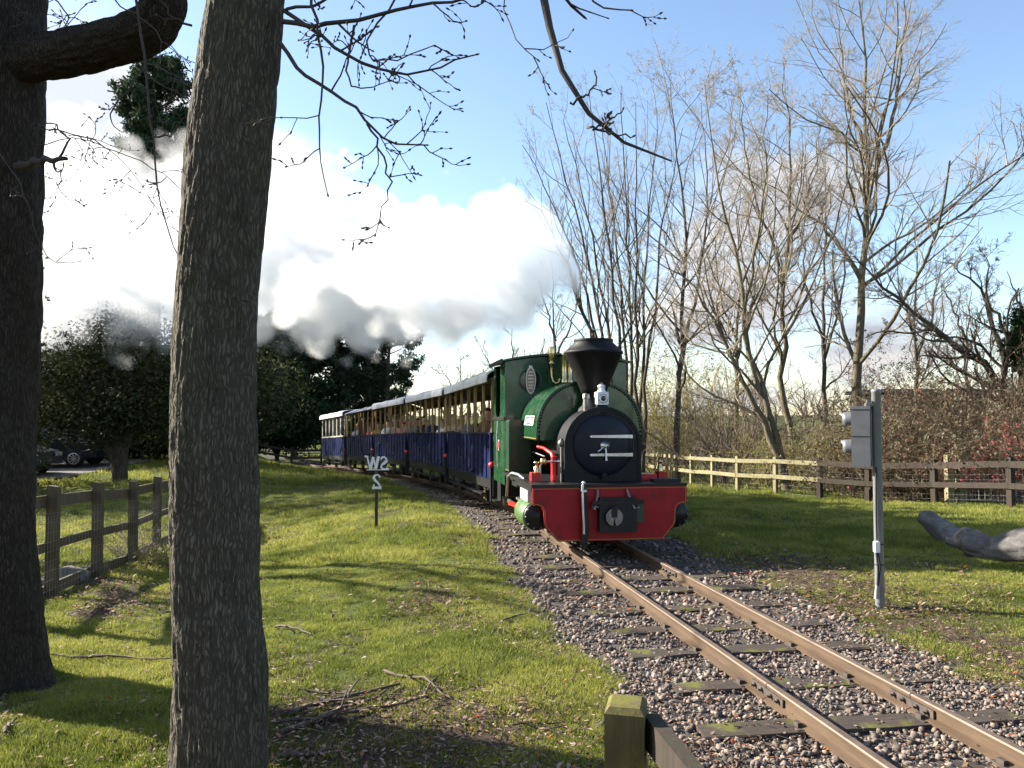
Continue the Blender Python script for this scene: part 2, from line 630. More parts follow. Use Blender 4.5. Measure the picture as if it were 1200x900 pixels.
tint_mat('pine_needles', [(0, (.016, .030, .018)), (.6, (.040, .066, .034)), (1, (.08, .11, .055))], .8, .15, spec=.12)
tint_mat('yew_leaves', [(0, (.018, .025, .012)), (.6, (.045, .054, .022)), (.92, (.08, .08, .034)), (1, (.11, .10, .045))], .85, .12, spec=.08)
tint_mat('hedge_leaves', [(0, (.007, .016, .008)), (1, (.022, .045, .018))], .85, .1, spec=.08)
tint_mat('olive_leaves', [(0, (.10, .10, .03)), (1, (.26, .24, .075))], .7, .25)
tint_mat('bramble_leaves', [(0, (.06, .045, .025)), (.35, (.13, .095, .055)), (.6, (.10, .10, .05)), (.88, (.20, .17, .105)), (.97, (.20, .08, .05)), (1, (.24, .05, .05))], .7, .25)
tint_mat('berry_leaves', [(0, (.10, .045, .03)), (.5, (.26, .045, .05)), (1, (.36, .10, .10))], .7, .3)
tint_mat('grass_blades', [(0, (.06, .095, .014)), (.4, (.18, .205, .036)), (.7, (.32, .325, .062)), (.9, (.40, .36, .10)), (1, (.40, .33, .17))], .65, .42)
tint_mat('leaf_litter', [(0, (.05, .026, .018)), (.3, (.14, .075, .045)), (.55, (.26, .17, .11)), (.75, (.40, .31, .23)), (.88, (.22, .055, .02)), (1, (.42, .12, .02))], .75, .2)
tint_mat('stone', [(0, (.058, .046, .038)), (.35, (.145, .114, .092)), (.7, (.255, .205, .168)), (.9, (.36, .29, .245)), (1, (.28, .15, .10))], .85, 0, 9)
MATS['leaf_litter'].node_tree.nodes['Principled BSDF'].inputs['Specular IOR Level'].default_value = .4


def skinlike(name, c):
    return mat(name, c, .6, var=.1)

# ================================================================== GROUND
def graded(lo, hi, fine_lo, fine_hi, step, grow=1.17):
    a = list(np.arange(fine_lo, fine_hi + 1e-6, step))
    d, x = step, fine_hi
    while x < hi:
        d *= grow; x += d; a.append(min(x, hi))
    d, x = step, fine_lo
    while x > lo:
        d *= grow; x -= d; a.insert(0, max(x, lo))
    return np.array(a)


def litter_mask(x, y):
    """where dead leaves and bare soil gather"""
    s = x - track_x(y)
    n = fbm(x * 1.3, y * 1.3, 21, 4)
    m = sstep(n, .58, .74) * .55
    m = np.maximum(m, sstep(1.5 - np.hypot((x + .75) / 1.1, (y - 4.45) / .75), 0, 1.1) * (.62 + .75 * n))       # heap of sticks
    m = np.maximum(m, sstep(4.6 - y, 0, 1.0) * sstep(1.1 - np.abs(x + .4) * .5, 0, .8) * sstep(n, .3, .6))
    m = np.maximum(m, np.exp(-((s - 1.85) / .75) ** 2) * sstep(n, .25, .5) * sstep(12 - y, 0, 3))              # right of the ballast
    m = np.maximum(m, np.exp(-((x - 3.5) ** 2 + (y - 7.0) ** 2) / .5) * .9)                                   # round the signal post
    m = np.maximum(m, sstep(-x - 1.2, 0, .8) * sstep(6.6 - y, 0, 1.6) * sstep(n, .40, .58) * .95)  # litter at left, its dark patches also standing in for dappled shade
    m = np.maximum(m, sstep(-x - 3.2, 0, .8) * sstep(11 - y, 0, 2) * sstep(n, .44, .60) * .9)
    m = np.maximum(m, sstep(x - 5.5, 0, 2) * np.exp(-((y - 10.3) / 1.0) ** 2) * .5)
    m = np.maximum(m, sstep(-x - 4.6, 0, .4) * sstep(n, .4, .62) * sstep(14 - y, 0, 2) * .8)
    return np.clip(m, 0, 1)


def ballast_mask(x, y):
    s = x - track_x(y)
    n = (fbm(x * 2.2, y * 2.2, 31, 3) - .5) * .9
    return np.where(s < 0, sstep(1.38 + n * .55 + s, -.12, .22), sstep(1.42 + n * .9 - s, -.15, .3))


gx = graded(-420, 420, -6.0, 7.0, .085)
gy = graded(-30, 600, 2.2, 13.0, .085)
GX, GY = np.meshgrid(gx, gy)
GZ = ground_z(GX, GY)
far = sstep(GY, 90, 400) + sstep(np.abs(GX), 60, 400)
GZ = GZ + far * 1.5
nx, ny = len(gx), len(gy)
idx = np.arange(nx * ny).reshape(ny, nx)
gf = np.stack([idx[:-1, :-1], idx[:-1, 1:], idx[1:, 1:], idx[1:, :-1]], -1).reshape(-1, 4)

gm = bpy.data.materials.new('ground')
gm.use_nodes = True
t = NT(gm.node_tree)
b = t.n['Principled BSDF']
o = t.new('ShaderNodeTexCoord').outputs['Object']
bal = t.new('ShaderNodeAttribute', attribute_name='ballast').outputs['Fac']
lit = t.new('ShaderNodeAttribute', attribute_name='litter').outputs['Fac']
n1 = t.noise(o, 1.1, 5, .6)
n2 = t.noise(o, 22, 8, .78)
grass_c = t.ramp(n1, [(.3, (.035, .054, .010)), (.5, (.065, .085, .013)), (.7, (.09, .10, .02))])
grass_c = t.mix(t.smooth(n2, .45, .68), grass_c, (.035, .042, .014))
soil = t.ramp(t.noise(o, 30, 6, .75), [(.3, (.028, .02, .014)), (.55, (.075, .052, .036)), (.75, (.16, .12, .085))])
grav = t.ramp(t.noise(o, 45, 6, .75), [(.3, (.035, .03, .027)), (.55, (.10, .088, .078)), (.75, (.21, .185, .165))])
c = t.mix(lit, grass_c, soil)
c = t.mix(bal, c, grav)
t.l.new(c, b.inputs['Base Color'])
b.inputs['Roughness'].default_value = .95
b.inputs['Specular IOR Level'].default_value = .15
bn = t.new('ShaderNodeBump')
bn.inputs['Strength'].default_value = .8
bn.inputs['Distance'].default_value = .03
t.l.new(n2, bn.inputs['Height'])
t.l.new(bn.outputs[0], b.inputs['Normal'])
ground = np_mesh('ground', np.stack([GX, GY, GZ], -1).reshape(-1, 3), [gf], gm, smooth=True,
                 attrs={'ballast': ballast_mask(GX, GY).ravel(), 'litter': litter_mask(GX, GY).ravel()})
tag(ground, kind='structure')

# car park strip behind the near trees
ys = np.array([28.4, 33.5])
xs = np.linspace(-34, -14.6, 24)
V = [(x, y, gz(x, y) + .035) for y in (26.0, 28.4, 30.8, 33.0) for x in xs]
n = len(xs)
V = np.array(V)
F = np.array([(r * n + i, r * n + i + 1, (r + 1) * n + i + 1, (r + 1) * n + i) for r in range(3) for i in range(n - 1)])
tag(np_mesh('car_park', V, [F], MATS['tarmac']), kind='structure')

# ================================================================== TRACK
GAUGE = .762
track = empty('railway_track', (0, 0, 0))
tag(track, 'narrow gauge railway track of rusty rails on mossy wooden sleepers curving away', 'railway track')


def rail_profile():
    w, fw, h = .026, .05, .105
    return [(-fw, 0), (fw, 0), (fw, .012), (.009, .026), (.009, h - .034), (w - .002, h - .026), (w, h - .008), (w - .006, h),
            (-w + .006, h), (-w, h - .008), (-w + .002, h - .026), (-.009, h - .034), (-.009, .026), (-fw, .012)]


def sweep_rail(side, y0, y1, step):
    s0, s1 = np.interp([y0, y1], _ty, _ts)
    ss = np.linspace(s0, s1, max(2, int((s1 - s0) / step)))
    pr = rail_profile()
    m = len(pr)
    vs, body, head = [], [], []
    for i, s in enumerate(ss):
        x, y, z, a = track_at(s)
        rx, ry = math.cos(a), math.sin(a)
        off = side * GAUGE / 2
        for (u, h) in pr:
            vs.append((x + rx * (off + u), y + ry * (off + u), z - .105 + h))
    for i in range(len(ss) - 1):
        for k in range(m):
            f = (i * m + k, i * m + (k + 1) % m, (i + 1) * m + (k + 1) % m, (i + 1) * m + k)
            (head if k in (6, 7, 8) else body).append(f)
    me = bpy.data.meshes.new('rail')
    me.from_pydata(vs, [], body + head + [tuple(range(m)), tuple(range((len(ss) - 1) * m, len(ss) * m))[::-1]])
    me.materials.append(MATS['rail_rust']); me.materials.append(MATS['rail_head'])
    mi = [0] * len(body) + [1] * len(head) + [0, 0]
    me.polygons.foreach_set('material_index', mi)
    bm = bmesh.new(); bm.from_mesh(me); bmesh.ops.recalc_face_normals(bm, faces=bm.faces); bm.to_mesh(me); bm.free()
    return link(bpy.data.objects.new('rail', me), track)


for side, joints in ((-1, (-2, 5.05, 11.2, 45)), (1, (-2, 4.75, 8.75, 45))):
    for a0, a1 in zip(joints[:-1], joints[1:]):
        rr_ = sweep_rail(side, a0 + .004, a1 - .004, .3)
        rr_.data.name = 'rail'

sl_mesh = []
for k in range(5):
    rs = random.Random(k)
    L, w = .92 + .06 * rs.random(), .10
    mb = MB()
    segs = 9
    pts = []
    vs, fs = [], []
    for i in range(segs + 1):
        x = -L + 2 * L * i / segs
        j = lambda q: (rs.random() - .5) * q
        for (yy, zz) in ((-w, -.12), (-w, -.012), (-w + .012, 0), (w - .012, 0), (w, -.012), (w, -.12)):
            vs.append((x + (j(.03) if i in (0, segs) else 0), yy + j(.014), zz + j(.012)))
    for i in range(segs):
        for q in range(6):
            fs.append((i * 6 + q, i * 6 + (q + 1) % 6, (i + 1) * 6 + (q + 1) % 6, (i + 1) * 6 + q))
    fs += [tuple(range(6)), tuple(range(segs * 6, segs * 6 + 6))[::-1]]
    mb.add(vs, fs)
    ob = mb.build('sleeper', MATS['sleeper_wood'])
    sl_mesh.append(ob.data)
    bpy.data.objects.remove(ob)
chair_mesh = MB().box(-.075, .075, -.06, .06, -.006, .010).box(-.07, -.045, -.025, .025, .010, .036).box(.045, .07, -.025, .025, .010, .036)
ob = chair_mesh.build('rail_chair', MATS['plate_rust']); chair_me = ob.data; bpy.data.objects.remove(ob)
s0 = float(np.interp(1.9, _ty, _ts)); s1 = float(np.interp(43, _ty, _ts))
SLEEPERS = []
s = s0
rs = random.Random(5)
while s < s1:
    x, y, z, a = track_at(s)
    me = sl_mesh[rs.randrange(5)]
    so = bpy.data.objects.new('sleeper', me)
    so.location = (x + (rs.random() - .5) * .14, y, z - .094 - rs.random() * .022)
    so.rotation_euler = ((rs.random() - .5) * .03, (rs.random() - .5) * .015, a + (rs.random() - .5) * .09)
    link(so, track)
    SLEEPERS.append((x, y, a))
    if y < 14:
        for sd_ in (-1, 1):
            co = bpy.data.objects.new('rail_chair', chair_me)
            co.location = (x + math.cos(a) * sd_ * GAUGE / 2, y + math.sin(a) * sd_ * GAUGE / 2, z - .1045)
            co.rotation_euler = (0, 0, a)
            link(co, track)
    s += .62 + rs.random() * .12
for sd_, yj in ((-1, 5.05), (1, 4.75), (1, 8.75)):
    sj = float(np.interp(yj, _ty, _ts)); x, y, z, a = track_at(sj)
    M = Matrix.Translation((x + math.cos(a) * sd_ * GAUGE / 2, y + math.sin(a) * sd_ * GAUGE / 2, z - .105)) @ Matrix.Rotation(a, 4, 'Z')
    for sd2 in (-1, 1):
        fp = MB(M).box(sd2 * .011, sd2 * .024, -.2, .2, .026, .072).build('fishplate', MATS['plate_rust'], track)
        for q in (-.15, -.06, .06, .15):
            MB(M).lathe([(.014, 0), (.014, .02), (.009, .021), (.009, .034)], axis='x', n=6) if False else None
            mbq = MB(M @ Matrix.Translation((sd2 * .024, q, .05)) @ Matrix.Rotation(sd2 * math.pi / 2, 4, 'Y'))
            mbq.lathe([(.015, 0), (.015, .016), (.008, .017), (.008, .03)], n=6).build('bolt', MATS['plate_rust'], fp)

# ================================================================== GRASS
def in_view_mask(x, y, margin=.06):
    u = x / np.maximum(y, .1)
    return np.abs(u) < 600 / FPX + margin


def scatter(n, y0, y1, power=2.0, xlim=40):
    """points spread over the ground in front of the camera, thinning with distance"""
    q = rng.random(n)
    y = (y0 ** (1 - power) + q * (y1 ** (1 - power) - y0 ** (1 - power))) ** (1 / (1 - power)) if power != 1 else y0 * (y1 / y0) ** q
    x = (rng.random(n) * 2 - 1) * (y * .72 + 1.5)
    return x, y


def tuft_mesh(seed, n, rad, h0, w0, bias):
    r = np.random.default_rng(seed)
    a0 = r.random(n) * 2 * np.pi; q = np.sqrt(r.random(n)) * rad
    x, y = np.cos(a0) * q, np.sin(a0) * q
    h = h0 * (.45 + .8 * r.random(n)) * (1.1 - .5 * q / rad)
    w = w0 * (.7 + .6 * r.random(n))
    a = r.random(n) * 2 * np.pi; la = r.random(n) * 2 * np.pi
    lean = h * (.2 + .9 * r.random(n))
    ca, sa = np.cos(a) * w / 2, np.sin(a) * w / 2
    v = np.empty((n, 3, 3)); z = np.full(n, -.006)
    v[:, 0] = np.stack([x - ca, y - sa, z], -1); v[:, 1] = np.stack([x + ca, y + sa, z], -1)
    v[:, 2] = np.stack([x + np.cos(la) * lean, y + np.sin(la) * lean, h], -1)
    tint = np.clip(bias + r.normal(size=n) * .13 + (r.random(n) < .05) * .3, 0, 1)
    o = np_mesh('tuft', v.reshape(-1, 3), [np.arange(3 * n).reshape(n, 3)], MATS['grass_blades'], attrs={'tint': np.repeat(tint, 3)})
    me = o.data
    bpy.data.objects.remove(o)
    return me


NVAR = 8
tufts = bpy.data.collections.new('grass_tufts')
for k in range(NVAR):
    tufts.objects.link(bpy.data.objects.new('tuft_%02d' % k, tuft_mesh(300 + k, 34, .065, .036, .0055, .22 + .52 * k / (NVAR - 1))))


def make_grass(n, y0, y1, power, scale):
    x, y = scatter(n, y0, y1, power)
    keep = (1 - ballast_mask(x, y)) > .25 + rng.random(n) * .8
    lm = litter_mask(x, y)
    keep &= (1 - .90 * lm) > rng.random(n)
    sp = fbm(x * 2.6, y * 2.6, 77, 3)
    keep &= sstep(sp, .08, .36) > rng.random(n) * .9
    keep &= ~((x < -14.4) & (y > 25.9) & (y < 33.2))
    x, y, sp = x[keep], y[keep], sp[keep]
    n = len(x)
    patch = fbm(x * .8, y * .8, 55, 3) * .6 + fbm(x * 3.1, y * 3.1, 56, 2) * .4
    sc = scale * (.65 + .6 * rng.random(n)) * (.6 + .75 * sp)
    vi = np.clip((sstep(patch, .25, .75) * NVAR + rng.normal(size=n) * 1.3), 0, NVAR - 1).astype(int)
    return np.stack([x, y, ground_z(x, y)], -1), sc, vi, rng.random(n) * 6.283


parts_ = [make_grass(76000, 2.6, 10.5, 1.5, 1.0), make_grass(26000, 10, 26, 1.5, 2.0), make_grass(9000, 24, 70, 1.4, 4.5)]
GP = np.concatenate([q[0] for q in parts_]); GS = np.concatenate([q[1] for q in parts_]); GV = np.concatenate([q[2] for q in parts_]); GR = np.concatenate([q[3] for q in parts_])
gme = bpy.data.meshes.new('grass')
gme.vertices.add(len(GP)); gme.vertices.foreach_set('co', GP.astype(np.float32).ravel())
for nm, ty, va in (('size', 'FLOAT', GS), ('spin', 'FLOAT', GR), ('which', 'INT', GV)):
    at_ = gme.attributes.new(nm, ty, 'POINT'); at_.data.foreach_set('value', va.astype(np.int32 if ty == 'INT' else np.float32))
grass = link(bpy.data.objects.new('grass', gme))
gng = bpy.data.node_groups.new('grass_scatter', 'GeometryNodeTree')
gng.interface.new_socket('Geometry', in_out='INPUT', socket_type='NodeSocketGeometry')
gng.interface.new_socket('Geometry', in_out='OUTPUT', socket_type='NodeSocketGeometry')
t = NT(gng)
gi, go_ = t.n.new('NodeGroupInput'), t.n.new('NodeGroupOutput')
ip = t.n.new('GeometryNodeInstanceOnPoints')
ci_ = t.n.new('GeometryNodeCollectionInfo'); ci_.inputs['Collection'].default_value = tufts
ci_.inputs['Separate Children'].default_value = True; ci_.inputs['Reset Children'].default_value = True
def named(nm, ty):
    nd = t.n.new('GeometryNodeInputNamedAttribute'); nd.data_type = ty; nd.inputs['Name'].default_value = nm
    return nd.outputs['Attribute']
mp_ = t.n.new('GeometryNodeMeshToPoints')
t.l.new(gi.outputs[0], mp_.inputs['Mesh'])
t.l.new(mp_.outputs[0], ip.inputs['Points']); t.l.new(ci_.outputs[0], ip.inputs['Instance'])
ip.inputs['Pick Instance'].default_value = True
t.l.new(named('which', 'INT'), ip.inputs['Instance Index'])
cr_ = t.new('ShaderNodeCombineXYZ', i_2=named('spin', 'FLOAT')); t.l.new(cr_.outputs[0], ip.inputs['Rotation'])
t.l.new(named('size', 'FLOAT'), ip.inputs['Scale'])
t.l.new(ip.outputs[0], go_.inputs[0])
grass.modifiers.new('scatter', 'NODES').node_group = gng
tag(grass, 'short mossy green grass covering the lawn', 'grass', kind='stuff')

# ================================================================== BALLAST
def ico_variants(k):
    bm = bmesh.new(); bmesh.ops.create_icosphere(bm, subdivisions=1, radius=1)
    v = np.array([p.co[:] for p in bm.verts]); f = np.array([[q.index for q in p.verts] for p in bm.faces]); bm.free()
    if len(v) > 12:
        pass
    out = []
    for i in range(k):
        r = np.random.default_rng(100 + i)
        s = v * (1 + (r.random((len(v), 1)) - .5) * .75)
        s = s * np.array([1, .6 + .5 * r.random(), .45 + .4 * r.random()])
        out.append(s)
    return out, f


IV, IF = ico_variants(14)


def rot_mats(n, r):
    q = r.normal(size=(n, 4)); q /= np.linalg.norm(q, axis=1)[:, None]
    w, x, y, z = q.T
    return np.stack([1 - 2 * (y * y + z * z), 2 * (x * y - z * w), 2 * (x * z + y * w), 2 * (x * y + z * w), 1 - 2 * (x * x + z * z), 2 * (y * z - x * w),
                     2 * (x * z - y * w), 2 * (y * z + x * w), 1 - 2 * (x * x + y * y)], -1).reshape(n, 3, 3)


def make_stones(n, y0, y1, size, power):
    q = rng.random(n)
    y = (y0 ** (1 - power) + q * (y1 ** (1 - power) - y0 ** (1 - power))) ** (1 / (1 - power))
    s = (rng.random(n) * 2 - 1) * 2.3
    x = track_x(y) + s
    keep = (ballast_mask(x, y) > .12 + rng.random(n) * .8) & in_view_mask(x, y, .12)
    on = np.zeros(len(x), bool)
    for (sx_, sy_, sa_) in SLEEPERS:
        if sy_ < y1 + 1:
            ux = (x - sx_) * math.cos(sa_) + (y - sy_) * math.sin(sa_); uy = -(x - sx_) * math.sin(sa_) + (y - sy_) * math.cos(sa_)
            on |= (np.abs(uy) < .085) & (np.abs(ux) < .93)
    keep &= ~on | (rng.random(len(x)) < .25 + .5 * sstep(fbm(x * 1.7, y * 1.7, 63, 2), .4, .6))
    x, y, s = x[keep], y[keep], s[keep]
    n = len(x)
    sc = size * (.45 + rng.random(n) ** 2.2 * 1.15)
    z = ground_z(x, y) + sc * .15 + rng.random(n) * .010
    Rm = rot_mats(n, rng)
    var = rng.integers(0, len(IV), n)
    base = np.array(IV)[var]                       # n,12|42,3
    vv = np.einsum('nij,nkj->nki', Rm, base) * sc[:, None, None]
    vv[:, :, 2] *= .8
    vv += np.stack([x, y, z], -1)[:, None, :]
    k = base.shape[1]
    ff = (IF[None] + (np.arange(n) * k)[:, None, None]).reshape(-1, 3)
    tint = np.repeat(np.clip(rng.normal(.5, .24, n), 0, 1), k)
    return vv.reshape(-1, 3), ff, tint


print('ico', len(IV[0]), len(IF))
v1, f1, t1 = make_stones(30000, 2.5, 7.0, .0175, 1.4)
v2, f2, t2 = make_stones(9000, 6.8, 20, .026, 1.5)
tag(np_mesh('gravel', np.concatenate([v1, v2]), [np.concatenate([f1, f2 + len(v1)])], MATS['stone'], attrs={'tint': np.concatenate([t1, t2])}),
    'grey brown stone ballast spread between and beside the rails', 'gravel', kind='stuff')

# ================================================================== FALLEN LEAVES
def make_leaves(n, y0, y1, power, size):
    x, y = scatter(n * 4, y0, y1, power)
    lm = litter_mask(x, y)
    s = x - track_x(y)
    p = .075 + lm * .95 + .16 * np.exp(-((np.abs(s) - 1.2) / .5) ** 2) + .13 * (np.abs(s) < 1.5) + .35 * np.exp(-((s - 1.5) / .6) ** 2)
    keep = p > rng.random(len(x))
    x, y, lm = x[keep][:n], y[keep][:n], lm[keep][:n]
    n = len(x)
    L = size * (.5 + rng.random(n)); Wd = L * (.3 + .35 * rng.random(n))
    a = rng.random(n) * 2 * np.pi
    tilt = rng.normal(0, .45, n); curl = L * (rng.random(n) - .3) * .7
    z = ground_z(x, y) + .012 + rng.random(n) * .02 * (1 + lm)
    ca, sa = np.cos(a), np.sin(a)
    def pt(l, w, h):
        return np.stack([x + ca * l - sa * w, y + sa * l + ca * w, z + h], -1)
    v = np.stack([pt(-L / 2, 0, -tilt * L * .3), pt(-.05 * L, -Wd / 2, curl * .5), pt(L / 2, 0, tilt * L * .4 + curl * .4), pt(.05 * L, Wd / 2, curl * .6 + tilt * .01), pt(0, 0, 0)], 1)
    f = np.array([(0, 1, 4), (1, 2, 4), (2, 3, 4), (3, 0, 4)])
    ff = (f[None] + (np.arange(n) * 5)[:, None, None]).reshape(-1, 3)
    tint = np.repeat(np.clip(rng.beta(1.6, 1.7, n) * .86 + (rng.random(n) < .05) * .5, 0, 1), 5)
    return v.reshape(-1, 3), ff, tint


v1, f1, t1 = make_leaves(22000, 2.6, 8, 1.5, .030)
v2, f2, t2 = make_leaves(10000, 7, 24, 1.5, .045)
tag(np_mesh('fallen_leaves', np.concatenate([v1, v2]), [np.concatenate([f1, f2 + len(v1)])], MATS['leaf_litter'], attrs={'tint': np.concatenate([t1, t2])}),
    'dry brown fallen leaves scattered over grass and ballast', 'leaves', kind='stuff')

# small twigs among the leaves
def make_twigs(n):
    x, y = scatter(n * 5, 2.6, 11, 1.5)
    keep = (.04 + .9 * litter_mask(x, y)) > rng.random(len(x))
    x, y = x[keep][:n], y[keep][:n]
    n = len(x)
    L = .03 + .13 * rng.random(n) ** 2; a = rng.random(n) * 6.283; w = .0018 + .0025 * rng.random(n)
    z = ground_z(x, y) + .014 + rng.random(n) * .02
    tl = rng.normal(0, .18, n) * L
    V, F = [], []
    ca, sa = np.cos(a), np.sin(a)
    for e in (-1, 1):
        for q in range(3):
            b_ = q * 2.094
            V.append(np.stack([x + ca * L * .5 * e - sa * w * math.cos(b_), y + sa * L * .5 * e + ca * w * math.cos(b_), z + tl * e + w * math.sin(b_)], -1))
    V = np.stack(V, 1)
    f = np.array([(0, 1, 4, 3), (1, 2, 5, 4), (2, 0, 3, 5)])
    return V.reshape(-1, 3), (f[None] + (np.arange(n) * 6)[:, None, None]).reshape(-1, 4)


v1, f1 = make_twigs(2600)
tag(np_mesh('twig_litter', v1, [f1], MATS['stick_wood']), 'tiny broken twigs strewn among the fallen leaves', 'twigs', kind='stuff')

# ================================================================== STICKS
def stick(u0, v0, u1, v1, r, label, lift=.015, bend=.05, fork=0):
    """a fallen branch lying on the ground between two photo positions"""
    def hit(u, v):
        d = at(u, v, 1.0) - cam.location
        p = cam.location + d * 2
        for _ in range(25):
            h = p.z - gz(p.x, p.y)
            k = h / -d.z
            p = p + d * k * .9
        return p
    a, c = hit(u0, v0), hit(u1, v1)
    rs = random.Random(int(u0 * 7 + v0))
    pts, rad = [], []
    side = Vector((-(c - a).y, (c - a).x, 0)).normalized()
    L = (c - a).length
    for i in range(8):
        q = i / 7
        p = a.lerp(c, q) + side * (math.sin(q * 3.1) * bend * L + (rs.random() - .5) * .05 * L)
        p.z = gz(p.x, p.y) + lift + r * .5 + (rs.random() - .4) * .02
        pts.append(p); rad.append(r * (1.0 - .55 * q) * (.85 + .3 * rs.random()))
    root = empty('fallen_branch', pts[0])
    mb = MB(Matrix.Translation(-pts[0]))
    mb.tube(pts, rad, 6)
    mb.build('stem', MATS['stick_wood'], root)
    for k in range(fork):
        i = 2 + k * 2
        d = (pts[i + 1] - pts[i]).normalized()
        e = pts[i] + (d + side * (1 if k % 2 else -1) * .9 + Vector((0, 0, .25))).normalized() * L * .3
        MB(Matrix.Translation(-pts[0])).tube([pts[i], pts[i].lerp(e, .5) + Vector((0, 0, .01)), e], [rad[i] * .6, rad[i] * .45, rad[i] * .2], 5).build('side_twig', MATS['stick_wood'], root)
    tag(root, label, 'branch', 'fallen branches lying on the ground')


STICKS = [
    (320, 842, 470, 806, .020, 'thick brown stick across the stick heap beside the big trunk', 2),
    (330, 865, 455, 815, .016, 'dark bent branch at the near side of the stick heap', 2),
    (350, 810, 425, 820, .010, 'thin pale stick lying along the top of the stick heap', 0),
    (385, 845, 500, 822, .014, 'forked brown branch in the middle of the stick heap', 2),
    (450, 790, 545, 830, .012, 'slanting thin stick at the right end of the stick heap', 1),
    (325, 850, 420, 846, .013, 'grey straight stick lowest in the stick heap', 1),
    (495, 822, 520, 792, .009, 'short upright-leaning twig sticking out of the leaf heap', 0),
    (322, 738, 365, 746, .012, 'short dark stick alone on the sunny lawn near the trunk', 1),
    (590, 730, 618, 722, .010, 'small dark twig on the lawn close to the ballast', 1),
    (568, 872, 590, 892, .006, 'pale thin twig in the shadow at the bottom of the lawn', 0),
    (600, 852, 700, 862, .006, 'long thin pale twig lying just before the mossy post', 1),
    (330, 893, 400, 886, .020, 'broken thick stick at the foot of the big trunk', 0),
    (62, 770, 200, 776, .013, 'long thin branch on the mossy grass by the dark trunk', 1),
    (655, 738, 690, 742, .006, 'pale twig at the edge of the ballast near the sleepers', 0),
    (5, 862, 20, 848, .014, 'short grey stub of wood near the corner of the picture', 0),
]
for (a, b_, c_, d_, r_, lab, fk) in STICKS:
    stick(a, b_, c_, d_, r_, lab, fork=fk)

# ================================================================== FENCES
def fence(name, pts, heights, post_w, rails, mats, label, mesh=True, rail_t=.035, top='flat', mesh_h=.9, cell=.1, post_top=.06):
    root = empty(name, (pts[0][0], pts[0][1], gz(*pts[0])))
    loc = root.location.copy()
    P = [Vector((x, y, gz(x, y))) for x, y in pts]
    for i, p in enumerate(P):
        d = (P[min(i + 1, len(P) - 1)] - P[max(i - 1, 0)]); d.z = 0
        ang = math.atan2(d.y, d.x)
        M = Matrix.Translation(p - loc) @ Matrix.Rotation(ang + (random.random() - .5) * .06, 4, 'Z') @ Matrix.Rotation((random.random() - .5) * .03, 4, 'Y')
        w = post_w / 2
        h = heights + (random.random() - .5) * .03
        mb = MB(M)
        mb.add([(-w, -w, -.3), (w, -w, -.3), (w, w, -.3), (-w, w, -.3), (-w, -w, h - .012), (w, -w, h - .012), (w, w, h + .006), (-w, w, h + .006),
                (-w + .01, -w + .01, h), (w - .01, -w + .01, h), (w - .01, w - .01, h + .016), (-w + .01, w - .01, h + .016)],
               [(0, 3, 2, 1), (0, 1, 5, 4), (1, 2, 6, 5), (2, 3, 7, 6), (3, 0, 4, 7), (4, 5, 9, 8), (5, 6, 10, 9), (6, 7, 11, 10), (7, 4, 8, 11), (8, 9, 10, 11)])
        mb.build('post', mats[0], root)
    for i in range(len(P) - 1):
        d = (P[i + 1] - P[i]); d.z = 0; d.normalize()
        nrm = Vector((d.y, -d.x, 0))
        if nrm.y > 0:
            nrm = -nrm
        off = nrm * (post_w / 2 + rail_t / 2 + .002)
        for (rz, rh) in rails:
            j = lambda: (random.random() - .5) * .02
            a = P[i] - loc + off + Vector((0, 0, rz + j())) - d * (.004 if i else .15)
            c = P[i + 1] - loc + off + Vector((0, 0, rz + j())) - d * .006
            MB().bar(a, c, rail_t, rh).build('rail', mats[1], root)
    if mesh:
        mb = MB()
        for i in range(len(P) - 1):
            d = P[i + 1] - P[i]
            dd = d.copy(); dd.z = 0; dd.normalize()
            nrm = Vector((dd.y, -dd.x, 0))
            if nrm.y > 0: nrm = -nrm
            off = -nrm * (post_w / 2 + .006) - loc
            L = d.length
            nv = max(2, int(L / cell))
            for k in range(nv):
                q = P[i] + d * (k / nv) + off
                mb.tube([q + Vector((0, 0, .02)), q + Vector((0, 0, mesh_h))], .0016, 3, caps=False)
            for k in range(int(mesh_h / cell) + 1):
                q = Vector((0, 0, .02 + k * cell))
                mb.tube([P[i] + off + q, P[i + 1] + off + q], .0016, 3, caps=False)
        mb.build('wire_mesh', MATS['wire'], root)
    tag(root, label, 'fence')
    return root


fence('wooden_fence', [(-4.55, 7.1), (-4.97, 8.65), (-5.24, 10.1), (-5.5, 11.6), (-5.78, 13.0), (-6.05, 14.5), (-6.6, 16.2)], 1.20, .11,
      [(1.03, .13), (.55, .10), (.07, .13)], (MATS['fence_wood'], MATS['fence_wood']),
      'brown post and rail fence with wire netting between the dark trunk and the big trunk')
RF = [(13.2, 12.5), (12.2, 15.5), (11.26, 18), (10.6, 20), (9.6, 21.5), (8.8, 22.8)]
RF2 = [(8.8, 22.8), (8.0, 24.2), (7.25, 25.6), (6.8, 27), (6.4, 28.4), (6.1, 29.8), (5.8, 31.5), (5.4, 33.5), (5.0, 35.5)]
fence('wooden_fence', RF, 1.12, .13, [(.98, .15), (.50, .13)], (MATS['fence_wood_shaded'], MATS['fence_wood_shaded']),
      'shade-darkened post and rail fence behind the signal post below the brambles', mesh_h=.95, cell=.12)
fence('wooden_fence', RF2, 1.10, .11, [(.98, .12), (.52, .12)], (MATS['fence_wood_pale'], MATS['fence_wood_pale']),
      'pale sunlit post and rail fence with netting running behind the engine', mesh_h=.95, cell=.12)
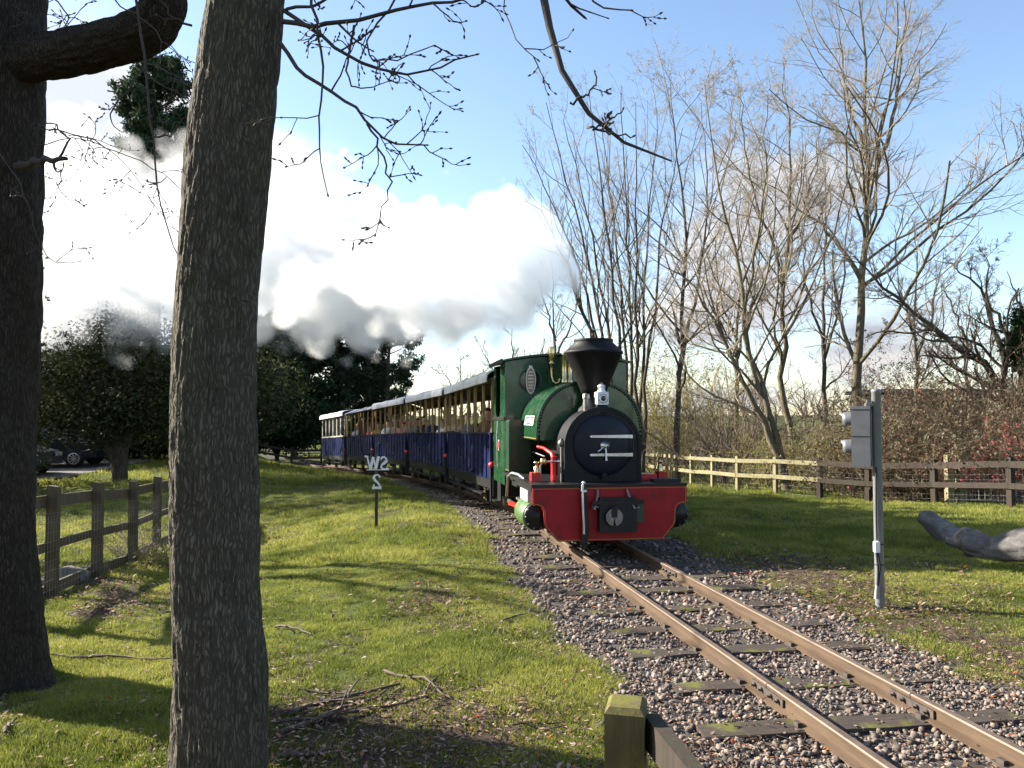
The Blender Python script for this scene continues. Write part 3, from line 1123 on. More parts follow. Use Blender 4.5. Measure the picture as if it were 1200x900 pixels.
# foreground fence, one post and its rail
ff_root = empty('wooden_fence', (.30, 2.12, gz(.3, 2.12)))
hp = .905 - ff_root.location.z
M = Matrix.Rotation(R(-14), 4, 'Z')
w = .051
MB(M).add([(-w, -w, -.1), (w, -w, -.1), (w, w, -.1), (-w, w, -.1), (-w, -w, hp - .022), (w, -w, hp - .022), (w, w, hp - .012), (-w, w, hp - .012),
           (-w + .012, -w + .012, hp - .006), (w - .012, -w + .012, hp - .006), (w - .012, w - .012, hp), (-w + .012, w - .012, hp)],
          [(0, 3, 2, 1), (0, 1, 5, 4), (1, 2, 6, 5), (2, 3, 7, 6), (3, 0, 4, 7), (4, 5, 9, 8), (5, 6, 10, 9), (6, 7, 11, 10), (7, 4, 8, 11), (8, 9, 10, 11)]
          ).build('post', MATS['post_mossy'], ff_root)
ra, rb = Vector((.068, .02, hp - .085)), Vector((.20, -.95, hp - .085))
MB().bar(ra, rb, .04, .085).build('rail', MATS['fence_wood_shaded'], ff_root)
MB().bar(ra - Vector((0, 0, .45)), rb - Vector((0, 0, .45)), .04, .085).build('rail', MATS['fence_wood_shaded'], ff_root)
mb = MB()
for k in range(14):
    q = ra.lerp(rb, k / 14) + Vector((.028, 0, 0))
    mb.tube([q - Vector((0, 0, .75)), q], .0015, 4)
for k in range(6):
    h = Vector((.028, 0, -.08 - k * .12))
    mb.tube([ra + h, rb + h], .0015, 4)
mb.build('wire_mesh', MATS['wire'], ff_root)
MB(Matrix.Translation((.23, -1.0, 0))).box(-.05, .05, -.05, .05, -.1, hp).build('post', MATS['post_mossy'], ff_root)
tag(ff_root, 'mossy foreground fence post with a rail and wire beside the track', 'fence')

# far fence at the left edge of the hedge
fence('field_fence', [(-21, 41.5), (-18.6, 42.3), (-16.3, 43), (-14, 43.6), (-12.2, 44), (-10.6, 44.2)], 1.0, .1, [(.85, .12), (.45, .12)],
      (MATS['fence_wood_shaded'], MATS['fence_wood_shaded']), 'low weathered rail fence along the foot of the dark hedge', mesh=False)

# ================================================================== WHISTLE SIGN
sp = at(441, 617, 13.0)
sg = empty('whistle_sign', (sp.x, sp.y, gz(sp.x, sp.y)))
sh = 1.16
MB().box(-.022, .022, -.02, .02, -.2, sh - .02).build('post', MATS['sign_black'], sg)
PXM = 13.0 / FPX


def stroke(mb, pts, widths, y0, y1):
    """flat letter stroke cut from plate: centre line pts (x,z) with widths"""
    n = len(pts)
    L, Rr = [], []
    for i in range(n):
        a, c = pts[max(i - 1, 0)], pts[min(i + 1, n - 1)]
        d = Vector((c[0] - a[0], c[1] - a[1])).normalized()
        q = Vector((-d.y, d.x)) * widths[i] / 2
        L.append((pts[i][0] + q.x, pts[i][1] + q.y)); Rr.append((pts[i][0] - q.x, pts[i][1] - q.y))
    for i in range(n - 1):
        quad = [L[i], L[i + 1], Rr[i + 1], Rr[i]]
        mb.prism(quad, y0, y1)


def Z(px):                      # photo row to height on the sign
    return at(441, px, 13.0).z - sg.location.z


def X(px):
    return (px - 441) * PXM


# the letters stand mirrored in the photograph: W, then S reversed, a reversed 2 below
mw = MB()
zt, zb = Z(535.5), Z(549.5)
for (xa, xb_, w_) in ((430.2, 433.8, .022), (433.8, 437.4, .045), (437.4, 440.2, .022), (440.2, 443.2, .045)):
    up = xa in (433.8, 440.2)
    stroke(mw, [(X(xa), zb if up else zt), (X(xb_), zt if up else zb)], [w_, w_], -.034 - (.0015 if up else 0), -.026 - (.0015 if up else 0))
for xa in (430.2, 443.2):
    mw.prism([(X(xa - 1.5), zt - .008), (X(xa + 1.5), zt - .008), (X(xa + 1.5), zt + .012), (X(xa - 1.5), zt + .012)], -.037, -.029)
mw.build('letter', MATS['sign_white'], sg)
ms = MB()
cs = [(453.3, 547.2), (453.3, 549.2), (451.2, 549.9), (448.2, 549.4), (446.4, 547.2), (447.2, 544.6), (450, 542.6), (452.6, 540.3), (452.4, 537.2), (450, 535.4), (447.6, 535.8), (446.2, 538.2)]
cs = [(X(a), Z(c_)) for a, c_ in cs]
stroke(ms, cs, [.02, .025, .03, .026, .026, .03, .05, .042, .026, .026, .03, .022], -.034, -.026)
ms.prism([(X(453.3) - .01, Z(550)), (X(455.2), Z(550)), (X(455.2), Z(548.3)), (X(453.3) - .01, Z(548.3))], -.037, -.029)
ms.build('letter', MATS['sign_white'], sg)
m2 = MB()
c2 = [(445.2, 559), (444, 557), (441.6, 556.1), (438.8, 557.4), (438, 560), (439.4, 562.4), (442.2, 565), (445, 568.6), (446.3, 571.2)]
c2 = [(X(a), Z(c_)) for a, c_ in c2]
stroke(m2, c2, [.03, .024, .024, .038, .046, .04, .034, .026, .02], -.034, -.026)
stroke(m2, [(X(447), Z(571.2)), (X(436.5), Z(571.2))], [.034, .034], -.0355, -.0275)
stroke(m2, [(X(437.2), Z(571.8)), (X(438.4), Z(567.6))], [.03, .02], -.037, -.029)
m2.build('letter', MATS['sign_white'], sg)
MB().prism([(X(429.5), Z(550.9)), (X(455.4), Z(550.9)), (X(455.4), Z(550.1)), (X(429.5), Z(550.1))], -.028, -.0205).build('crossbar', MATS['sign_white'], sg)
MB().prism([(X(436), Z(573.0)), (X(447.5), Z(573.0)), (X(447.5), Z(572.3)), (X(436), Z(572.3))], -.028, -.0205).build('crossbar', MATS['sign_white'], sg)
MB().prism([(X(427), Z(535.2)), (X(431), Z(535.2)), (X(431), Z(533.9)), (X(427), Z(533.9))], -.034, -.026).build('corner_bracket', MATS['sign_white'], sg)
tag(sg, 'small white cut-out letter sign on a thin black post standing on the lawn', 'sign')

# ================================================================== SIGNAL POST
pp = at(1031, 696, 7.35)
pr = empty('signal_post', (pp.x, pp.y, gz(pp.x, pp.y)))
k = 7.35 / FPX


def pz(px):
    return at(1031, px, 7.35).z - pr.location.z


MB().lathe([(.041, -.2), (.041, pz(460)), (.044, pz(459.5)), (.044, pz(456.5)), (.02, pz(455.8))], n=20).build('pole', MATS['pole_grey'], pr)
hd = MB()
hx0, hx1 = (1004.5 - 1031) * k, (1025 - 1031) * k
hd.box(hx0, hx1, -.075, .075, pz(547), pz(477.5), ch=.008)
head = hd.build('signal_head', MATS['signal_grey'], pr)
head.rotation_euler = (0, 0, R(-31))
MB().box(hx0 - .003, hx1 + .003, -.079, .079, pz(511.5), pz(511)).build('seam', MATS['sign_black'], head)
MB().box(hx0 - .006, hx1 + .006, -.081, .081, pz(479.5), pz(476)).build('lid', MATS['signal_grey'], head)
for zz in (491.5, 524):
    # round lamp hood, seen side on, opening to the left
    hm = MB()
    N = 14
    outer = []
    zc = pz(zz)
    vs, fs = [], []
    for ix, (hx, rad) in enumerate(((hx0 - .002, .069), (hx0 - .045, .067), (hx0 - .078, .060))):
        for q in range(N + 1):
            a = R(-200 + q * (220 / N) + 90 + 100)
            a = R(-60) + R(300) * q / N
            vs.append((hx + (-.02 if 4 < q < 10 and ix == 2 else 0), math.cos(a) * rad, zc + math.sin(a) * rad))
            vs.append((hx + (-.02 if 4 < q < 10 and ix == 2 else 0), math.cos(a) * (rad - .005), zc + math.sin(a) * (rad - .005)))
    m_ = 2 * (N + 1)
    for ix in range(2):
        for q in range(N):
            A = ix * m_ + 2 * q; B = A + m_
            fs += [(A, A + 2, B + 2, B), (A + 1, B + 1, B + 3, A + 3)]
    for q in range(N):
        A = 2 * m_ + 2 * q
        fs.append((A, A + 2, A + 3, A + 1))
    hm.add(vs, fs, True)
    hm.build('lamp_hood', MATS['signal_grey'], head)
    MB().lathe([(.058, hx0 - .001), (.05, hx0 - .012), (.02, hx0 - .018)], c=(0, 0, zc), axis='x', n=18).build('lens', MATS['glass_dark'], head)
MB().box((1018 - 1031) * k, (1028 - 1031) * k, -.02, .02, pz(476), pz(472.5)).box((1019.5 - 1031) * k, (1023 - 1031) * k, -.015, .015, pz(472.5), pz(468.5)).build('bracket', MATS['dull_steel'], pr)
MB().tube([(-.03, -.035, pz(547)), (-.042, -.05, pz(600)), (-.04, -.048, pz(632))], .008, 6).build('cable', MATS['rubber'], pr)
MB().box((1022 - 1031) * k, (1027.5 - 1031) * k, -.085, -.038, pz(646), pz(633.5), ch=.004).build('junction_box', MATS['lamp_white'], pr)
for zz in (637, 661):
    MB().lathe([(.0425, pz(zz + .8)), (.045, pz(zz + .8)), (.045, pz(zz - .8)), (.0425, pz(zz - .8))], n=20, caps=False).build('strap', MATS['sign_black'], pr)
MB().tube([(-.052, -.06, pz(646)), (-.045, -.075, pz(665)), (-.055, -.08, pz(682)), (-.06, -.085, pz(690))], .009, 6).tube([(-.038, -.06, pz(646)), (-.02, -.07, pz(662)), (-.05, -.08, pz(686))], .006, 6).build('cable', MATS['rubber'], pr)
MB().tube([(-.057, -.083, pz(684)), (-.075, -.1, pz(699))], [.022, .026], 10).build('conduit', MATS['dull_steel'], pr)
tag(pr, 'grey pole carrying a grey signal head seen from its side on the grass', 'signal')

# ================================================================== LOGS
def lump(name, pts, rads, mat_, label, cat, seed, n=22, sub=8, amp=.2, squash=1.0):
    P = [Vector(p) for p in pts]
    vs, fs = [], []
    cp, cr = [], []
    for i in range(len(P) - 1):
        for q in range(sub):
            tq = q / sub
            p0, p1, p2, p3 = P[max(i - 1, 0)], P[i], P[i + 1], P[min(i + 2, len(P) - 1)]
            cp.append(.5 * ((2 * p1) + (-p0 + p2) * tq + (2 * p0 - 5 * p1 + 4 * p2 - p3) * tq * tq + (-p0 + 3 * p1 - 3 * p2 + p3) * tq ** 3))
            cr.append(rads[i] * (1 - tq) + rads[i + 1] * tq)
    cp.append(P[-1]); cr.append(rads[-1])
    ref = Vector((0, 0, 1))
    for i, p in enumerate(cp):
        d = (cp[min(i + 1, len(cp) - 1)] - cp[max(i - 1, 0)]).normalized()
        s_ = d.cross(ref).normalized(); u_ = s_.cross(d)
        for k_ in range(n):
            a = 2 * math.pi * k_ / n
            dr = s_ * math.cos(a) + u_ * math.sin(a) * squash
            q = p + dr * cr[i]
            w_ = (mnoise.fractal(q * 3.2 + Vector((seed, 0, 0)), 1, 2, 4) + .5 * mnoise.noise(Vector((math.cos(a) * 9, math.sin(a) * 9, i * .06 + seed)))) * amp + mnoise.noise(Vector((math.cos(a) * 3, math.sin(a) * 3, i * .12 + seed))) * amp * .6
            vs.append(p + dr * cr[i] * (1 + w_))
    m = len(cp)
    for i in range(m - 1):
        for k_ in range(n):
            fs.append((i * n + k_, i * n + (k_ + 1) % n, (i + 1) * n + (k_ + 1) % n, (i + 1) * n + k_))
    mb = MB(Matrix.Translation(-P[0]))
    mb.add(vs, fs, True)
    for e in (0, m - 1):
        mb.add([vs[e * n + k_] for k_ in range(n)] + [cp[e]], [(k_, (k_ + 1) % n, n) for k_ in range(n)])
    o = mb.build(name, mat_, loc=P[0])
    return tag(o, label, cat)


def gp(u, v, y, h):
    p = at(u, v, y)
    return (p.x, y, gz(p.x, y) + h)


lump('fallen_log', [gp(1078, 596, 11.4, .33), gp(1090, 602, 11.3, .28), gp(1108, 612, 11.2, .12), gp(1135, 625, 11.0, -.02)], [.085, .13, .15, .15], MATS['log_wood'],
     'short pale broken log end sticking up out of the grass', 'log', 3)
lg = lump('fallen_log', [gp(1108, 625, 9.9, .20), gp(1118, 628, 9.85, .19), gp(1130, 625, 9.8, .2), gp(1150, 636, 9.7, .15), gp(1166, 640, 9.6, .14), gp(1195, 640, 9.4, .17), gp(1240, 650, 9.1, .2), gp(1300, 660, 8.8, .2)],
          [.04, .06, .16, .17, .15, .20, .24, .2], MATS['log_wood'], 'long weathered grey log lying on the grass by the picture edge', 'log', 9, amp=.22, n=40)
for (u, v, y, r_, lab) in ((84, 690, 9.8, .17, 'pale lump of wood on the ground behind the wire netting'), (100, 687, 10.2, .11, 'small pale stone lying beside the pale lump behind the netting'),
                           (48, 684, 9.0, .14, 'dark mossy stump close behind the dark trunk')):
    p = at(u, v, y)
    g_ = gz(p.x, y)
    lump('rotten_wood', [(p.x - r_, y, g_ + r_ * .4), (p.x, y - .05, g_ + r_ * .55), (p.x + r_ * 1.2, y, g_ + r_ * .3)], [r_ * .5, r_ * .8, r_ * .4], MATS['log_wood'], lab, 'wood lump', u, amp=.35, sub=5, n=14)

# ================================================================== LOCOMOTIVE
ls = float(np.interp(9.75, _ty, _ts))
lx, ly, lz, la = track_at(ls)
loco = empty('steam_locomotive', (lx, ly, lz), la)
tag(loco, 'green saddle tank steam locomotive with red buffer beam and flared black chimney', 'locomotive')
B = MATS


def arch(hw, z0, zs, zt, n=20):
    """D outline: flat bottom at z0, straight to zs, arch to zt"""
    p = [(-hw, z0)]
    for i in range(n + 1):
        a = math.pi - math.pi * i / n
        p.append((hw * math.cos(a), zs + (zt - zs) * math.sin(a)))
    p.append((hw, z0))
    return p


# buffer beam with its cut-outs for the cylinders
half = [(0, .79), (.965, .79), (.975, .78), (.975, .60), (.965, .585), (.90, .575), (.855, .55), (.835, .50), (.828, .36), (.81, .31), (.665, .145), (.65, .14), (0, .14)]
outl = half + [(-x, z) for x, z in half[::-1][1:-1]]
beam = MB().prism(outl, 0, .045).build('buffer_beam', B['beam_red'], loco)


def offset_line(pts, d):
    out = []
    n = len(pts)
    for i in range(n):
        a, c, e = Vector(pts[i - 1]), Vector(pts[i]), Vector(pts[(i + 1) % n])
        d1, d2 = (c - a).normalized(), (e - c).normalized()
        nn = (Vector((d1.y, -d1.x)) + Vector((d2.y, -d2.x)))
        nn = nn.normalized() if nn.length > 1e-6 else Vector((d1.y, -d1.x))
        out.append((c.x + nn.x * d, c.y + nn.y * d))
    return out


ol1, ol2 = offset_line(outl, .012), offset_line(outl, .018)
mb = MB()
nO = len(outl)
for i in range(nO):
    j = (i + 1) % nO
    mb.add([(ol1[i][0], -.003, ol1[i][1]), (ol1[j][0], -.003, ol1[j][1]), (ol2[j][0], -.003, ol2[j][1]), (ol2[i][0], -.003, ol2[i][1]),
            (ol1[i][0], .001, ol1[i][1]), (ol1[j][0], .001, ol1[j][1]), (ol2[j][0], .001, ol2[j][1]), (ol2[i][0], .001, ol2[i][1])],
           [(0, 1, 2, 3), (0, 1, 5, 4), (2, 3, 7, 6)])
mb.build('lining', B['lining_orange'], beam)
mb = MB()
for i in range(15):
    xx = -.91 + 1.82 * i / 14
    mb.ball((xx, 0, .765), .009, 4, (1, .6, 1))
for sx in (-1, 1):
    for zz in (.22, .35, .5, .63):
        mb.ball((sx * (.62 if zz < .3 else .78), 0, zz), .009, 4, (1, .6, 1))
o_ = mb.build('rivets', B['beam_red'], beam); o_['kind'] = 'stuff'

MB().box(-.985, .985, .002, 2.30, .792, .826).build('running_plate', B['black_paint'], loco)
MB().box(-.985, -.955, .046, 1.1, .735, .790).build('valance', B['black_paint'], loco)
MB().box(.955, .985, .046, 1.1, .735, .790).build('valance', B['black_paint'], loco)
for sx in (-1, 1):
    MB().box(sx * .33 - .02, sx * .33 + .02, .05, 3.7, .14, .788).build('frame_plate', B['black_paint'], loco)
MB().box(-.60, .60, 2.3, 3.85, .50, .60).box(-.30, .30, .06, 3.6, .30, .55).build('ash_pan', B['soot_black'], loco)

# smokebox on its saddle
sb = MB().prism(arch(.495, .828, 1.275, 1.77, 32), .34, 1.16, smooth=False).build('smokebox', B['smokebox_black'], loco)
for p_ in sb.data.polygons:
    p_.use_smooth = len(p_.vertices) == 4
mb = MB()
ring_o, ring_i = arch(.502, .83, 1.275, 1.777, 32), arch(.462, .83, 1.275, 1.737, 32)
for i in range(len(ring_o) - 1):
    a0, a1, b0, b1 = ring_o[i], ring_o[i + 1], ring_i[i], ring_i[i + 1]
    mb.add([(a0[0], .33, a0[1]), (a1[0], .33, a1[1]), (b1[0], .33, b1[1]), (b0[0], .33, b0[1]), (a0[0], .365, a0[1]), (a1[0], .365, a1[1]), (b1[0], .339, b1[1]), (b0[0], .339, b0[1])],
           [(0, 1, 2, 3), (0, 4, 5, 1), (3, 2, 6, 7)])
mb.build('front_ring', B['smokebox_black'], sb)
mb = MB()
for i in range(0, 33, 1):
    a = math.pi * i / 32
    mb.ball((.478 * math.cos(a), .331, 1.275 + .478 * math.sin(a)), .008, 4, (1, .6, 1))
for zz in (.9, .97, 1.04, 1.11, 1.18):
    for sx in (-1, 1):
        mb.ball((sx * .478, .331, zz), .008, 4, (1, .6, 1))
o_ = mb.build('rivets', B['smokebox_black'], sb); o_['kind'] = 'stuff'
zc = 1.285
door = MB().lathe([(.385, .338), (.385, .318), (.372, .308), (.33, .292), (.25, .274), (.15, .262), (.05, .258), (.003, .257)], c=(0, 0, zc), axis='y', n=44).build('smokebox_door', B['door_black'], loco)
for zz in (.115, -.115):
    hs = MB().prism([(-.185, zc + zz - .014), (-.20, zc + zz), (-.185, zc + zz + .014), (.36, zc + zz + .022), (.36, zc + zz - .022)], .235, .262)
    hs.build('hinge_strap', B['steel'], door)
    mbp = MB()
    for xx in (-.15, -.02, .11, .24):
        mbp.ball((xx, .234, zc + zz), .010, 4)
    MB().box(.34, .40, .24, .32, zc + zz - .032, zc + zz + .032).build('hinge_block', B['black_paint'], door)
MB().tube([(.372, .27, zc - .19), (.372, .27, zc + .19)], .014, 8).build('hinge_pin', B['black_paint'], door)
MB().lathe([(.058, .256), (.058, .238), (.03, .228), (.03, .205), (.012, .2)], c=(0, 0, zc), axis='y', n=20).build('dart_boss', B['steel'], door)
MB().tube([(0, .222, zc), (.004, .214, zc - .10), (.006, .206, zc - .185)], [.013, .011, .014], 8).build('dart_handle', B['steel'], door)
MB().tube([(0, .238, zc), (-.05, .232, zc - .04), (-.1, .228, zc - .075)], [.012, .010, .012], 8).build('dart_handle', B['steel'], door)
MB().box(-.03, .03, .26, .338, .86, .94).build('lamp_bracket', B['smokebox_black'], sb)
MB().tube([(-.01, .33, 1.70), (0, .30, 1.69), (.04, .30, 1.69), (.05, .33, 1.70)], .008, 6).build('lamp_iron', B['smokebox_black'], sb)

# chimney with its wide spark arrester
cyv = .78
ch = MB().lathe([(.23, 1.715), (.215, 1.755), (.165, 1.80), (.145, 1.86), (.142, 1.96), (.165, 1.985)], c=(0, cyv, 0), n=32).build('chimney', B['soot_black'], loco)
MB().lathe([(.15, 1.955), (.168, 1.965), (.185, 2.02), (.378, 2.475), (.392, 2.485), (.392, 2.508), (.378, 2.518), (.255, 2.635), (.262, 2.645), (.262, 2.672), (.235, 2.674), (.225, 2.62)], c=(0, cyv, 0), n=36).build('spark_arrester', B['soot_black'], ch)
MB().tube([(-.17, .52, 1.72), (-.17, .52, 1.90)], .038, 12).lathe([(.048, 1.88), (.048, 1.935), (.03, 1.95)], c=(-.17, .52, 0), n=12).build('blower_valve', B['dull_steel'], loco)

# head lamp
lamp = MB().box(-.075, .075, .33, .47, 1.80, 1.965, ch=.012).build('head_lamp', B['lamp_white'], loco)
MB().lathe([(.055, .327), (.058, .318), (.045, .315), (.045, .322)], c=(.005, 0, 1.88), axis='y', n=20).build('lens_ring', B['steel'], lamp)
MB().lathe([(.044, .326), (.03, .32), (.003, .317)], c=(.005, 0, 1.88), axis='y', n=20).build('lens', B['glass_dark'], lamp)
MB().lathe([(.055, 1.966), (.05, 1.985), (.03, 1.995), (.03, 2.03), (.036, 2.035), (.036, 2.045), (.012, 2.06)], c=(0, .4, 0), n=18).build('lamp_cap', B['lamp_white'], lamp)
MB().tube([(-.04, .4, 1.98), (-.045, .4, 2.04), (0, .4, 2.085), (.045, .4, 2.04), (.04, .4, 1.98)], .005, 6).build('lamp_handle', B['steel'], lamp)
MB().box(-.07, .07, .36, .44, 1.765, 1.798).build('lamp_stand', B['smokebox_black'], loco)

# boiler and saddle tank
MB().lathe([(.43, 1.15), (.43, 2.36)], c=(0, 0, 1.28), axis='y', n=32).build('boiler', B['loco_green_dark'], loco)


def tank_outline(hw, zb, zt, n=28):
    p = []
    for i in range(n + 1):
        a = math.pi - math.pi * i / n
        c_, s_ = math.cos(a), math.sin(a)
        e = .86
        x = hw * math.copysign(abs(c_) ** e, c_)
        z = zb + .06 + (zt - zb - .06) * abs(s_) ** e
        p.append((x, z))
    return [(-hw, zb)] + p + [(hw, zb)]


to = tank_outline(.735, 1.335, 2.13)
ti = [(.46, 1.335)] + [(.46 * math.cos(a), 1.33 + .45 * math.sin(a)) for a in [math.pi * i / 16 for i in range(1, 16)]] + [(-.46, 1.335)]


def tank_piece(y0, y1, extra=0.0):
    oo = to if extra == 0 else [(x * (1 + extra), z + (extra * .5 if z > 1.4 else 0)) for x, z in to]
    vs = [(x, y0, z) for x, z in oo] + [(x, y1, z) for x, z in oo]
    n = len(oo)
    return vs, [(i, i + 1, n + i + 1, n + i) for i in range(n - 1)]


tank = MB()
vs, fs = tank_piece(.96, 2.34)
tank.add(vs, fs, True)
# front and rear plates as strips between the outer and inner arch
def plate(y):
    no, ni = len(to), len(ti)
    inn = ti[::-1]
    fs = []
    vs = [(x, y, z) for x, z in to]
    m = 32
    def samp(L, q):
        f = q * (len(L) - 1); i = min(int(f), len(L) - 2); r = f - i
        return (L[i][0] * (1 - r) + L[i + 1][0] * r, y, L[i][1] * (1 - r) + L[i + 1][1] * r)
    A = [samp(to, i / m) for i in range(m + 1)]; C = [samp(inn, i / m) for i in range(m + 1)]
    return A + C, [(i, i + 1, m + 1 + i + 1, m + 1 + i) for i in range(m)]


tank.add(*plate(.962)); tank.add(*plate(2.338))
tank.add([(.735, .96, 1.335), (.46, .96, 1.335), (.46, 2.34, 1.335), (.735, 2.34, 1.335)], [(0, 1, 2, 3)])
tank.add([(-.735, .96, 1.335), (-.46, .96, 1.335), (-.46, 2.34, 1.335), (-.735, 2.34, 1.335)], [(0, 1, 2, 3)])
tank_o = tank.build('saddle_tank', B['loco_green'], loco)
mb = MB()
for off in (0,):
    for i in range(len(to) - 1):
        a0, a1 = to[i], to[i + 1]
        for q in (0, .5):
            x, z = a0[0] * (1 - q) + a1[0] * q, a0[1] * (1 - q) + a1[1] * q
            mb.ball((x * .955, .96, 1.335 + (z - 1.335) * .965), .016, 4, (1, .8, 1))
o_ = mb.build('rivets', B['black_paint'], tank_o); o_['kind'] = 'stuff'
# angle strip round the front edge, and the yellow line beside the bottom edge
mb = MB()
for i in range(len(to) - 1):
    a0, a1 = to[i], to[i + 1]
    f = lambda p, k: (p[0] * k, 1.335 + (p[1] - 1.335) * k)
    p0, p1, q0, q1 = f(a0, 1.012), f(a1, 1.012), f(a0, .985), f(a1, .985)
    mb.add([(p0[0], .945, p0[1]), (p1[0], .945, p1[1]), (q1[0], .945, q1[1]), (q0[0], .945, q0[1]), (p0[0], .985, p0[1]), (p1[0], .985, p1[1])], [(0, 1, 2, 3), (0, 4, 5, 1)])
mb.build('edge_strip', B['loco_green_dark'], tank_o)
MB().box(-.738, -.7365, 1.0, 2.30, 1.352, 1.360).box(.7365, .738, 1.0, 2.30, 1.352, 1.360).build('lining', B['lining_orange'], tank_o)
# nameplate on the flank, following the curve
def tank_surf(z):
    zs = [p[1] for p in to[:len(to) // 2]]; xs_ = [p[0] for p in to[:len(to) // 2]]
    return float(np.interp(z, zs, xs_))


for sx in (1, -1):
    mb, mr, ml = MB(), MB(), MB()
    z0, z1, y0, y1 = 1.53, 1.66, 1.18, 1.86
    for k in range(4):
        a, c = z0 + (z1 - z0) * k / 4, z0 + (z1 - z0) * (k + 1) / 4
        xa, xc = tank_surf(a) - .012, tank_surf(c) - .012
        mb.add([(sx * xa, y0, a), (sx * xa, y1, a), (sx * xc, y1, c), (sx * xc, y0, c)], [(0, 1, 2, 3)])
    npl = mb.build('nameplate', B['bright_red'], loco)
    for (a, c) in ((z0, z0 + .012), (z1 - .012, z1)):
        mr.add([(sx * (tank_surf(a) - .016), y0, a), (sx * (tank_surf(a) - .016), y1, a), (sx * (tank_surf(c) - .016), y1, c), (sx * (tank_surf(c) - .016), y0, c)], [(0, 1, 2, 3)])
    for yy in (y0, y1 - .02):
        xa, xc = tank_surf(z0) - .017, tank_surf(z1) - .017
        mr.add([(sx * xa, yy, z0), (sx * xa, yy + .02, z0), (sx * xc, yy + .02, z1), (sx * xc, yy, z1)], [(0, 1, 2, 3)])
    mr.build('plate_edge', B['sign_white'], npl)
    rs = random.Random(4)
    for k in range(9):                                  # worn raised characters, too small to read
        yy = y0 + .05 + k * .066
        a, c = z0 + .03, z1 - .03
        xa, xc = tank_surf(a) - .017, tank_surf(c) - .017
        g = rs.choice((.0, .5, 1))
        ml.add([(sx * xa, yy, a), (sx * xa, yy + .014, a), (sx * xc, yy + .014, c), (sx * xc, yy, c)], [(0, 1, 2, 3)])
        zz = a + (c - a) * g
        x_ = tank_surf(zz) - .018
        ml.add([(sx * x_, yy + .013, zz - .008), (sx * x_, yy + .045, zz - .008), (sx * x_, yy + .045, zz + .008), (sx * x_, yy + .013, zz + .008)], [(0, 1, 2, 3)])
        if k % 2:
            ml.add([(sx * xa, yy + .034, a), (sx * xa, yy + .046, a), (sx * xc, yy + .046, c), (sx * xc, yy + .034, c)], [(0, 1, 2, 3)])
    ml.build('raised_marks', B['sign_white'], npl)
MB().lathe([(.20, 2.10), (.20, 2.16), (.17, 2.19), (.05, 2.2)], c=(0.1, 1.35, 0), n=24).build('filler_cap', B['loco_green'], loco)

# dome, safety valves and whistle between tank and cab
vm = MB().lathe([(.13, 2.08), (.13, 2.14), (.10, 2.16)], c=(-.035, 2.16, 0), n=20).build('valve_seat', B['black_paint'], loco)
for (dx, dy) in ((-.045, 0), (.045, .02)):
    MB().lathe([(.044, 2.15), (.046, 2.2), (.036, 2.21), (.036, 2.56), (.043, 2.565), (.043, 2.60), (.025, 2.605)], c=(-.035 + dx, 2.16 + dy, 0), n=18).build('safety_valve', B['brass'], loco)
MB().tube([(.11, 2.1, 2.17), (.3, 2.0, 2.2), (.45, 1.95, 2.17)], .012, 8).build('steam_pipe', B['brass'], loco)
wh = MB().lathe([(.02, 2.36), (.02, 2.43), (.045, 2.44), (.045, 2.47), (.015, 2.48), (.048, 2.50), (.048, 2.68), (.04, 2.695), (.01, 2.71)], c=(-.25, 2.28, 0), n=18).build('whistle', B['brass'], loco)
MB().tube([(-.25, 2.28, 2.38), (-.25, 2.26, 2.26), (-.23, 2.24, 2.18), (-.20, 2.22, 2.15), (-.15, 2.22, 2.16), (-.135, 2.22, 2.22)], .014, 8).build('whistle_pipe', B['brass'], wh)

# cab: front sheet with round windows, sides, roof
CY0, CY1, CW = 2.36, 3.58, .945


def cab_top(x):
    return 2.47 + .10 * (1 - (x / CW) ** 2)


cab_front = [(-CW, .83), (CW, .83)] + [(CW - 2 * CW * i / 16, cab_top(CW - 2 * CW * i / 16)) for i in range(17)]
cf = MB().prism(cab_front, CY0, CY0 + .02).build('cab_front', B['loco_green'], loco)
MB().prism([(x, z) for x, z in cab_front], CY1 - .02, CY1).build('cab_rear', B['loco_green_dark'], loco)
for sx in (-1, 1):
    wn = MB().lathe([(.175, CY0 + .004), (.175, CY0 - .018), (.150, CY0 - .018), (.150, CY0 - .004)], c=(sx * .56, 0, 2.20), axis='y', n=32).build('round_window', B['loco_green_dark'], loco)
    MB().lathe([(.150, CY0 - .005), (.003, CY0 - .0055)], c=(sx * .56, 0, 2.20), axis='y', n=32).build('pane', B['glass_dark'], wn)
ov = lambda w_, h_: [(-.56 + w_ * math.cos(2 * math.pi * i / 28), 2.20 + h_ * math.sin(2 * math.pi * i / 28) * (1.0 if math.sin(2 * math.pi * i / 28) > -.5 else 1.06)) for i in range(28)]
pl = MB().prism(ov(.078, .20), CY0 - .05, CY0 - .034).build('oval_plate', B['plate_rim'], loco)
MB().prism(ov(.064, .178), CY0 - .0535, CY0 - .049).build('plate_field', B['plate_bronze'], pl)
mb = MB()
for zz in (2.32, 2.27, 2.22, 2.17, 2.12, 2.08):
    hw_ = .045 * math.sqrt(max(.1, 1 - ((zz - 2.2) / .19) ** 2))
    mb.prism([(-.56 - hw_, zz - .009), (-.56 + hw_, zz - .009), (-.56 + hw_, zz + .009), (-.56 - hw_, zz + .009)], CY0 - .056, CY0 - .0528)
mb.build('raised_marks', B['plate_rim'], pl)
MB().box(-.585, -.535, CY0 - .034, CY0 - .004, 2.37, 2.42).build('plate_bracket', B['steel'], pl)
